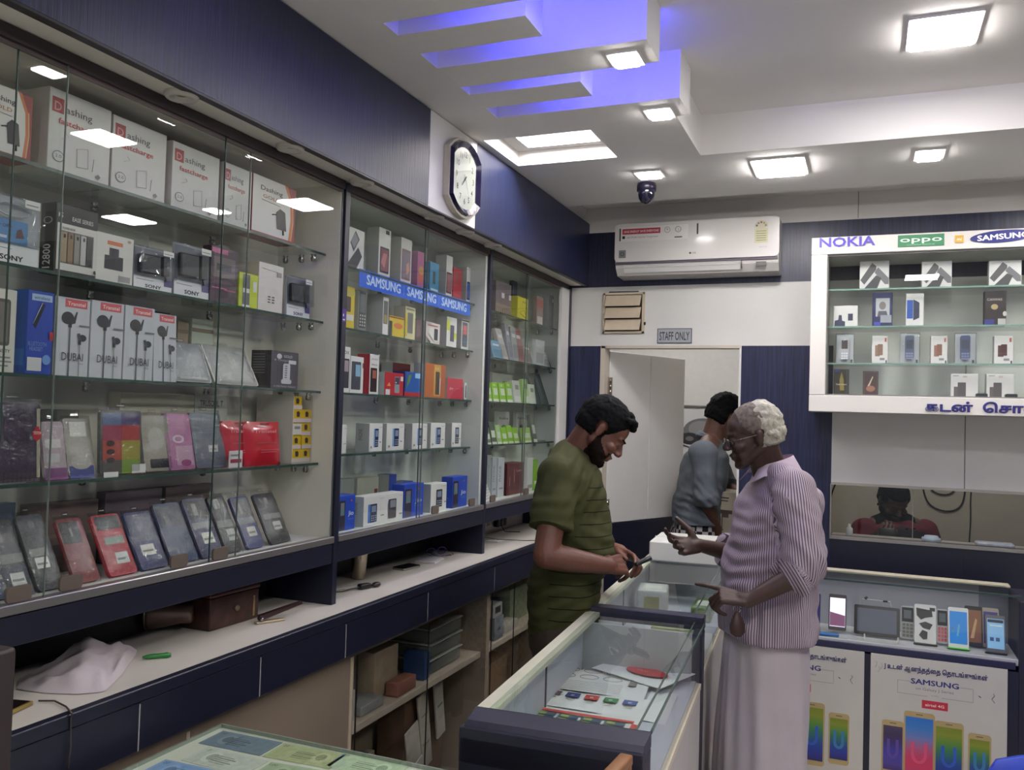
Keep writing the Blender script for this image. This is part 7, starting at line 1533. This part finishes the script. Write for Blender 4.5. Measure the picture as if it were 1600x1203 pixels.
    # phone between the hands
    u = (ph - rw).normalized(); t = empty('mobile_phone', tuple(P(1001, 877, 2.93)), (0, 0, 0), 'small dark phone held between the young man hands', 'phone')
    t.location = P(1004, 877, 2.94); t.rotation_euler = (math.radians(24), math.radians(-12), math.radians(-60))
    m = MB(); m.bbox((-.020, -.030, -.007), (.020, .030, .007), mat((30, 30, 34), .3), .003, 2); m.build('body', t); m = MB(); m.box((-.016, -.024, .007), (.016, .026, .0076), mat((50, 54, 60), .15)); m.build('screen', t)
    return root
young_man()

# ---------------------------------------------------------------- old man in the striped shirt
def old_man():
    root = empty('person', (0, 0, 0), (0, 0, 0), 'old grey-haired man with glasses in a striped shirt and white dhoti, pointing at the counter', 'person')
    B = Flesh()
    fw = (-RH * math.cos(.22) - UP * math.sin(.22) + FH * .10).normalized()
    H = frame(P(1177, 679, 2.86), fw, UP * .97 - RH * .2)
    H = H @ Matrix.Scale(.89, 4)
    head(B, H, .90, .004)
    nb = P(1208, 742, 2.9)
    B.cone(H @ Vector((0, -.03, -.04)), nb, .046, .050); B.cone(H @ Vector((0, 0, -.065)), P(1196, 744, 2.89), .034, .040)
    ls, rs = P(1243, 768, 2.72), P(1222, 762, 3.06)
    B.cone(ls, rs, .046, .046); B.cone(nb, ls, .05, .045); B.cone(nb, rs, .05, .045)
    C = lambda x, y: P(x, y, 2.9)
    B.loft([(C(1215, 760), .14, .08), (C(1210, 830), .15, .10), (C(1203, 900), .14, .10), (C(1196, 960), .145, .10), (C(1193, 1030), .15, .10)], FH, RH)
    le, lw = P(1256, 893, 2.66), P(1170, 938, 2.68)
    re, rw = P(1160, 868, 3.14), P(1093, 852, 3.06)
    for a, e, w in ((ls, le, lw), (rs, re, rw)):
        B.cone(a, e, .042, .034); B.cone(e, e.lerp(w, .3), .034, .033); B.cone(e.lerp(w, .3), w, .033, .023)
    # left hand points along the glass with the index finger, the others curl round a key pouch
    hand(B, lw, P(1130, 930, 2.70) - lw, UP * .85 - FH * .45, 1, [(.05, .08, .06), (.9, 1.0, .6), (1.1, 1.1, .6), (1.15, 1.1, .6)], .98, (.3, .1, .5))
    # right hand held out, palm up towards the young man
    hand(B, rw, P(1060, 853, 3.02) - rw, FH * .75 - UP * .55, -1, [(.25, .4, .3), (.35, .5, .35), (.45, .55, .4), (.5, .6, .4)], 1.0, (1.1, .95, .0), .14)
    hip = C(1193, 1030)
    for s in (-1, 1):
        h = hip + FH * .08 * s; k = Vector((h.x, h.y, .46)); a = Vector((h.x, h.y, .09))
        B.cone(h, k, .075, .05); B.cone(k, a, .048, .032); B.cone(a, a - UP * .05, .034, .032); B.cone(a + RH * .03 - UP * .058, a - RH * .15 - UP * .062, .032, .024)
    body = B.make('body', skin((62, 41, 34), 'dark_brown_skin'), .0038, 4, root)
    eyes(H, root)
    GH = mat((164, 160, 146), .7, bump=.6, bscale=240, vary=.25, vscale=60, name='grey_hair')
    def hw(p):
        if p.y > .052 and p.z > .0: return 0
        if abs(p.x) > .072 and p.z < .018 and p.y > -.026: return 0
        t = -.006 + (p.y + .0) * .9 if p.y > -.01 else -.05
        if p.z > .096 and p.y > -.02: return (p.z - t) / .016 * .35
        return (p.z - t) / .016
    shell(body, 'short_hair', mat((104, 96, 88), .8, spec=.2, vary=.4, vscale=90, name='thin_grey_hair'), H, hw, .0022, .001, root, 70)
    def hb(p):
        k = hw(p)
        lim = -.012 + max(0, .03 - p.z) * .5 + noise.noise(p * 45) * .022
        if k <= 0 or p.y > lim: return 0
        return min(k, (lim - p.y) / .035)
    shell(body, 'hair', GH, H, hb, .0085, .004, root, 70)
    q = Flesh()
    for (x, y, z, r) in ((.03, -.098, -.004, .022), (-.03, -.098, -.004, .022), (0, -.104, .0, .024), (.058, -.07, -.01, .02), (-.058, -.07, -.01, .02), (0, -.100, .03, .022), (.068, -.045, .0, .014), (-.068, -.045, .0, .014), (0, -.07, .09, .02)): q.ell(H @ Vector((x, y, z)), (r, r * .8, r), H.to_3x3())
    q.make('hair_curl', GH, .004, 2, root, disp=lambda p, n: noise.noise(p * 110) * .0025)
    # stubble
    # glasses
    g = empty('glasses', (0, 0, 0)); g.parent = root
    W = mat((150, 146, 140), .25, .9)
    for s in (-1, 1):
        m = MB(); m.T = H; m.tube([(s * (.033 + .021 * math.cos(a * PI / 8)), .1035 - .004 * abs(math.cos(a * PI / 8)), -.012 + .016 * math.sin(a * PI / 8)) for a in range(17)], .0011, W, 5); m.tube([(s * .053, .100, -.006), (s * .074, .05, -.002), (s * .079, .0, .002), (s * .08, -.014, -.008)], .0011, W, 5); m.build('rim', g)
        m = MB(); m.T = H; m.add([(s * (.033 + .020 * math.cos(a * PI / 8)), .1035, -.012 + .015 * math.sin(a * PI / 8)) for a in range(16)], [tuple(range(16))], FILM2); m.build('lens', g)
    m = MB(); m.T = H; m.tube([(-.013, .1045, -.008), (0, .112, -.004), (.013, .1045, -.008)], .0011, W, 5); m.build('bridge', g)
    # shirt
    S = Flesh()
    S.loft([(P(1209, 722, 2.9), .058, .056), (P(1213, 735, 2.9), .080, .070), (P(1218, 749, 2.9), .130, .092), (P(1221, 766, 2.9), .172, .112), (P(1216, 800, 2.9), .185, .132), (P(1209, 850, 2.9), .18, .148), (P(1203, 900, 2.9), .182, .152), (P(1199, 950, 2.9), .186, .150), (P(1200, 990, 2.9), .195, .152)], FH, RH)
    cuffL, cuffR = le.lerp(lw, .20), re.lerp(rw, .42)
    for a, e, c, ra in ((ls, le, cuffL, .070), (rs, re, cuffR, .064)):
        S.ell(a, (.068, .068, .064)); S.cone(a, e, .070, .066, 20); S.cone(e, c, .064, .058, 20, False)
        S.cone(e.lerp(c, .5), c + (c - e).normalized() * .002, .066, .062, 20, False)
    for q_ in (ls, rs): S.cone(nb + UP * .002, q_ + UP * .010, .062, .064, 20)
    C0 = P(1209, 850, 2.9)
    def at(p):
        d, t = seg_dist(p, ls, le); d1, t1 = seg_dist(p, le, cuffL); d2, t2 = seg_dist(p, rs, re); d3, t3 = seg_dist(p, re, cuffR)
        k = min((d, 0), (d1, 1), (d2, 2), (d3, 3))
        if k[0] < .080 and (k[1] != 0 and k[1] != 2 or t > .12 or d < .078):
            a, b = ((ls, le), (le, cuffL), (rs, re), (re, cuffR))[k[1]]; ax = (b - a).normalized(); u = ax.cross(RH).normalized(); v = ax.cross(u); q = p - a
            if k[1] in (1, 3) and ((t1 if k[1] == 1 else t3) > .35): return q.dot(ax) * 1.0 + 5
            return math.atan2(q.dot(v), q.dot(u)) * .066 + 5
        q = p - C0; return math.atan2(q.dot(FH) / 1.25, q.dot(RH)) * .165 + 5
    S.make('shirt', cloth_stripe('striped_shirt_cotton', (184, 170, 180), (88, 74, 90), 125.0, .36, .05), .0055, 4, root,
           disp=folds(.006, ((le + RH * .0, .17, (RH * .9 + UP * .4).normalized()), (P(1150, 860, 2.8), .22, (UP * .9 - RH * .35).normalized()), (P(1235, 800, 2.75), .15, (RH * .7 + UP * .7).normalized()), (P(1200, 960, 2.78), .18, RH)), .0070), attr=at)
    # collar
    c = MB(); KC = cloth_stripe('collar_cotton', (196, 178, 194), (96, 78, 104), 1.0, 0.0)
    nbk = P(1212, 722, 2.9); cc = P(1207, 728, 2.89); pts_in = []; pts_out = []
    for k in range(13):
        a = PI * (-.80 + 1.60 * k / 12); dirv = (RH * math.cos(a) + FH * math.sin(a)); f = (k in (0, 12))
        rise = .022 * math.cos(a) ; pts_in.append(cc + dirv * .066 + UP * (.020 + rise)); pts_out.append(cc + dirv * (.094 + (.018 if k in (0, 1, 11, 12) else 0)) - UP * (.020 - rise * .6 + (.022 if k in (0, 12) else 0)))
    n = 13; c.add([tuple(p) for p in pts_in + pts_out] + [tuple(p - UP * .004) for p in pts_in + pts_out], [(i, i + 1, n + i + 1, n + i) for i in range(n - 1)] + [(2 * n + i, 3 * n + i, 3 * n + i + 1, 2 * n + i + 1) for i in range(n - 1)] + [(n + i, n + i + 1, 3 * n + i + 1, 3 * n + i) for i in range(n - 1)] + [(0, n, 3 * n, 2 * n), (n - 1, 3 * n - 1, 4 * n - 1, 2 * n - 1)], KC, True)
    c.build('collar', root)
    # shirt tail at the back and white dhoti
    Dh = Flesh()
    Dh.loft([(C(1197, 960), .165, .125), (C(1194, 1040), .178, .133), (Vector((hip.x - .01, hip.y, .45)), .185, .140), (Vector((hip.x - .015, hip.y, .10)), .19, .15)], FH, RH, n=6)
    hc = C(1194, 1100)
    Dh.make('dhoti', mat((184, 176, 182), .9, vary=.05, vscale=8, bump=.2, bscale=300, name='white_dhoti_cotton'), .0065, 3, root,
            disp=lambda p, n: (.006 * math.sin(9 * math.atan2((p - hc).dot(FH), (p - hc).dot(RH)) + 3 * noise.noise(Vector((p.x * 5, p.y * 5, p.z * 2)))) + .004 * math.sin(17 * math.atan2((p - hc).dot(FH), (p - hc).dot(RH)) + p.z * 5)) * min(1, max(.1, (.95 - p.z) * 3)))
    # watch-like ring and key pouch hanging from the left hand
    kp = P(1152, 952, 2.68); t = empty('key_pouch', tuple(kp), (0, 0, .4), 'brown leather key pouch with a steel ring hanging from the old man left hand', 'key pouch')
    m = MB(); m.tube([(.012 * math.cos(a * PI / 8), 0, .004 + .012 * math.sin(a * PI / 8)) for a in range(17)], .002, STEEL, 6); m.build('ring', t)
    m = MB(); m.prism([(-.004, -.006), (-.012, -.022), (-.022, -.050), (-.020, -.074), (-.006, -.084), (.010, -.084), (.024, -.070), (.024, -.046), (.012, -.020), (.005, -.006)], -.006, .006, mat((66, 46, 42), .5, vary=.15), True); m.build('pouch', t)
    return root
old_man()

# ---------------------------------------------------------------- man with a box in the back room
def box_man():
    root = empty('person', (0, 0, 0), (0, 0, 0), 'man in a grey blue shirt holding a carton in the back room doorway', 'person')
    B = Flesh(); D = 4.75
    H = frame(P(1133, 652, D), (RH * .8 - UP * .55 + FH * .25), UP + RH * .4)
    head(B, H, 1.0); nb = P(1112, 690, D)
    B.cone(H @ Vector((0, -.03, -.04)), nb, .055, .062)
    ls, rs = P(1112, 705, D + .2), P(1098, 708, D - .17)
    B.cone(ls, rs, .055, .055); B.cone(nb, ls, .06, .05); B.cone(nb, rs, .06, .05)
    B.loft([(P(1104, 705, D), .15, .09), (P(1097, 745, D), .16, .105), (P(1089, 790, D), .15, .10), (P(1085, 830, D), .15, .10), (P(1085, 850, D), .16, .105)], FH, RH)
    re, rw = P(1103, 778, D - .2), P(1122, 835, D - .12); le, lw = P(1136, 760, D + .2), P(1158, 772, D + .0)
    for a, e, w in ((rs, re, rw), (ls, le, lw)): B.cone(a, e, .048, .04); B.cone(e, w, .04, .027)
    hand(B, rw, RH * .6 - UP * .7, -FH + RH * .2, 1, [.35] * 4, 1, (.5, .2, .2)); hand(B, lw, RH * .7 - UP * .5, UP, -1, [.4] * 4, 1, (.5, .2, .2))
    hip = P(1085, 850, D)
    for s in (-1, 1):
        h = hip + FH * .085 * s; k = Vector((h.x, h.y, .48)); a = Vector((h.x, h.y, .09)); B.cone(h, k, .085, .055); B.cone(k, a, .052, .035); B.cone(a - UP * .055, a + RH * .14 - UP * .06, .032, .024); B.cone(a, a - UP * .05, .035, .033)
    body = B.make('body', skin((94, 64, 52), 'brown_skin_2'), .0048, 3, root); eyes(H, root)
    def hw(p):
        t = (.06 if p.y > .07 else .06 - (.07 - p.y) * 1.5 if p.y > .03 else 0 - (.03 - p.y) * 1.1 if p.y > -.03 else -.06)
        if abs(p.x) > .074 and p.z < .03 and p.y > -.035: return 0
        return (p.z - t) / .012
    shell(body, 'hair', HAIR, H, hw, .016, .005, root)
    S = Flesh()
    S.loft([(P(1110, 694, D), .08, .08), (P(1104, 712, D), .18, .115), (P(1098, 745, D), .19, .125), (P(1091, 780, D), .175, .125), (P(1088, 817, D), .185, .13)], FH, RH)
    S.cone(rs, re, .07, .064); S.cone(re.lerp(rs, .1), re.lerp(rw, .16), .072, .070, 16, False); S.cone(ls, le, .068, .06); S.cone(le, le.lerp(lw, .35), .064, .062, 16, False); S.ell(rs, (.072, .072, .068)); S.ell(ls, (.072, .072, .068))
    S.cone(P(1108, 690, D), nb + UP * .03, .082, .072, 18, False)
    S.make('shirt', mat((88, 95, 102), .85, vary=.08, vscale=20, bump=.2, bscale=250, name='grey_blue_cotton'), .007, 3, root, disp=folds(.004, ((re, .18, (RH + UP).normalized()), (P(1085, 800, D - .1), .2, (UP + RH * .3).normalized())), .006))
    m = cloth_stripe('x', (0, 0, 0), (0, 0, 0), 1, 0); nt = m.node_tree; m.name = 'checked_cotton'
    ck = nt.nodes.new('ShaderNodeTexChecker'); tc = nt.nodes.new('ShaderNodeTexCoord'); ck.inputs['Scale'].default_value = 34; ck.inputs['Color1'].default_value = (*lin((30, 26, 32)), 1); ck.inputs['Color2'].default_value = (*lin((168, 162, 164)), 1)
    nt.links.new(tc.outputs['Object'], ck.inputs['Vector']); nt.links.new(ck.outputs['Color'], nt.nodes['Principled BSDF'].inputs['Base Color'])
    Dh = Flesh(); Dh.loft([(P(1087, 815, D), .17, .118), (P(1085, 860, D), .18, .125), (Vector((hip.x, hip.y, .45)), .19, .14), (Vector((hip.x, hip.y, .12)), .20, .15)], FH, RH)
    Dh.make('lungi', m, .009, 2, root, disp=folds(0, (), .006))
    # the carton he holds
    a = P(1112, 768, D - .08); t = empty('carton', tuple(P(1130, 806, D - .08)), (0, 0, -.30), 'cream carton printed with a brown drawing, held by the man in the back room', 'carton')
    m = MB(); m.bbox((-.085, -.06, -.135), (.11, .16, .135), mat((186, 178, 156), .6, vary=.05), .002)
    K = mat((96, 84, 76)); 
    for (x0, z0, x1, z1) in ((-.07, .095, -.045, .112), (-.03, .10, .06, .108), (-.03, .085, .055, .092), (-.02, .02, .08, .04), (.02, -.0, .06, .03), (-.055, -.05, -.045, .06), (-.03, -.07, .03, -.063), (-.03, -.063, -.024, .02), (.02, -.063, .026, .0), (-.06, -.115, .0, -.108), (.02, -.11, .08, -.1)): m.box((x0, -.0615, z0), (x1, -.06, z1), K)
    m.build('body', t)
box_man()

# ---------------------------------------------------------------- seated man behind the glass
def seated_man():
    root = empty('person', (0, 0, 0), (0, 0, 0), 'man in a dark red polo shirt seated behind the glass window', 'person')
    B = Flesh(); D = 5.15
    fw = (-FH * .86 - UP * .5)
    H = frame(P(1396, 782, D), fw, UP * .86 - FH * .5); head(B, H, 1.05); nb = P(1397, 812, D + .03)
    B.cone(H @ Vector((0, -.03, -.03)), nb, .056, .066)
    rs, ls = P(1352, 826, D), P(1445, 828, D)      # his right is at picture left
    B.cone(rs, ls, .055, .055); B.cone(nb, rs, .06, .05); B.cone(nb, ls, .06, .05)
    B.loft([(P(1398, 822, D), .17, .09), (P(1398, 870, D), .17, .11), (P(1398, 930, D), .16, .12), (P(1398, 980, D), .17, .12)], RH, FH)
    re, rw = P(1340, 880, D - .06), P(1376, 850, D - .26); le, lw = P(1462, 885, D - .06), P(1408, 852, D - .24)
    for a, e, w in ((rs, re, rw), (ls, le, lw)): B.cone(a, e, .05, .042); B.cone(e, w, .042, .027)
    hand(B, rw, RH * .5 + UP * .7 - FH * .1, -FH, -1, [.6] * 4, 1, (.4, .2, .3)); hand(B, lw, -RH * .9 + UP * .05, -FH + UP * .4, 1, [.5] * 4, 1, (.4, .2, .3))
    hip = P(1398, 985, D)
    for s in (-1, 1):
        h = hip + RH * .09 * s; k = h - FH * .42 + UP * .0; a = Vector((k.x, k.y, .09)); B.cone(h, k, .085, .06); B.cone(k, a, .056, .036); B.cone(a - UP * .055, a - FH * .14 - UP * .06, .032, .024); B.cone(a, a - UP * .05, .036, .034)
    body = B.make('body', skin((84, 60, 50), 'brown_skin_3'), .005, 3, root); eyes(H, root)
    def hw(p): return (p.z - (.05 if p.y > .05 else -.0 if p.y > 0 else -.055)) / .012 if not (abs(p.x) > .074 and p.z < .03 and p.y > -.035) else 0
    shell(body, 'hair', HAIR, H, hw, .012, .004, root)
    def bw(p): return (-.035 - p.z) / .012 if p.y > .0 and p.z > -.125 and not (p.y > .07 and abs(p.x) < .024 and -.084 < p.z < -.056) else 0
    shell(body, 'beard', HAIR, H, bw, .006, .002, root)
    S = Flesh(); S.loft([(P(1398, 812, D), .085, .075), (P(1398, 824, D), .20, .10), (P(1398, 860, D), .215, .13), (P(1398, 920, D), .20, .15), (P(1398, 970, D), .20, .15)], RH, FH)
    for a, e in ((rs, re), (ls, le)): S.cone(a, a.lerp(e, .7), .072, .072, 16, False); S.ell(a, (.075, .075, .07))
    o = S.make('polo_shirt', mat((44, 34, 42), .85, name='dark_polo_cotton'), .007, 3, root, disp=folds(.0, (), .005))
    o.data.materials.append(mat((96, 24, 40), .85, name='red_polo_yoke')); zy = P(1398, 838, D).z
    for f in o.data.polygons:
        c = f.center
        if c.z > zy + .075 - .30 * abs((c - P(1398, 838, D)).dot(RH)): f.material_index = 1
    m = MB(); cpos = P(1412, 851, D - .19) ; m.text('Nayolo', mat((196, 186, 190)), tuple(P(1411, 843, D - .165)), RH, UP, .012, .05, .04); m.build('chest_lettering', root)
    m = MB(); m.tube([P(1386, 818, D - .13), P(1390, 828, D - .17), P(1398, 838, D - .18), P(1406, 843, D - .17)], .0018, mat((180, 172, 172), .5), 6); m.build('earphone_cable', root)
    t = empty('mobile_phone', tuple(P(1386, 833, D - .37)), (math.radians(-25), 0, 0), 'black phone held up by the seated man behind the glass', 'phone')
    m = MB(); m.bbox((-.045, -.006, -.028), (.045, .004, .028), mat((20, 20, 22), .3), .003, 2); m.build('body', t); m = MB(); m.box((-.04, .004, -.024), (.04, .0046, .024), mat((90, 100, 110), .15, emit=.3)); m.build('screen', t)
seated_man()
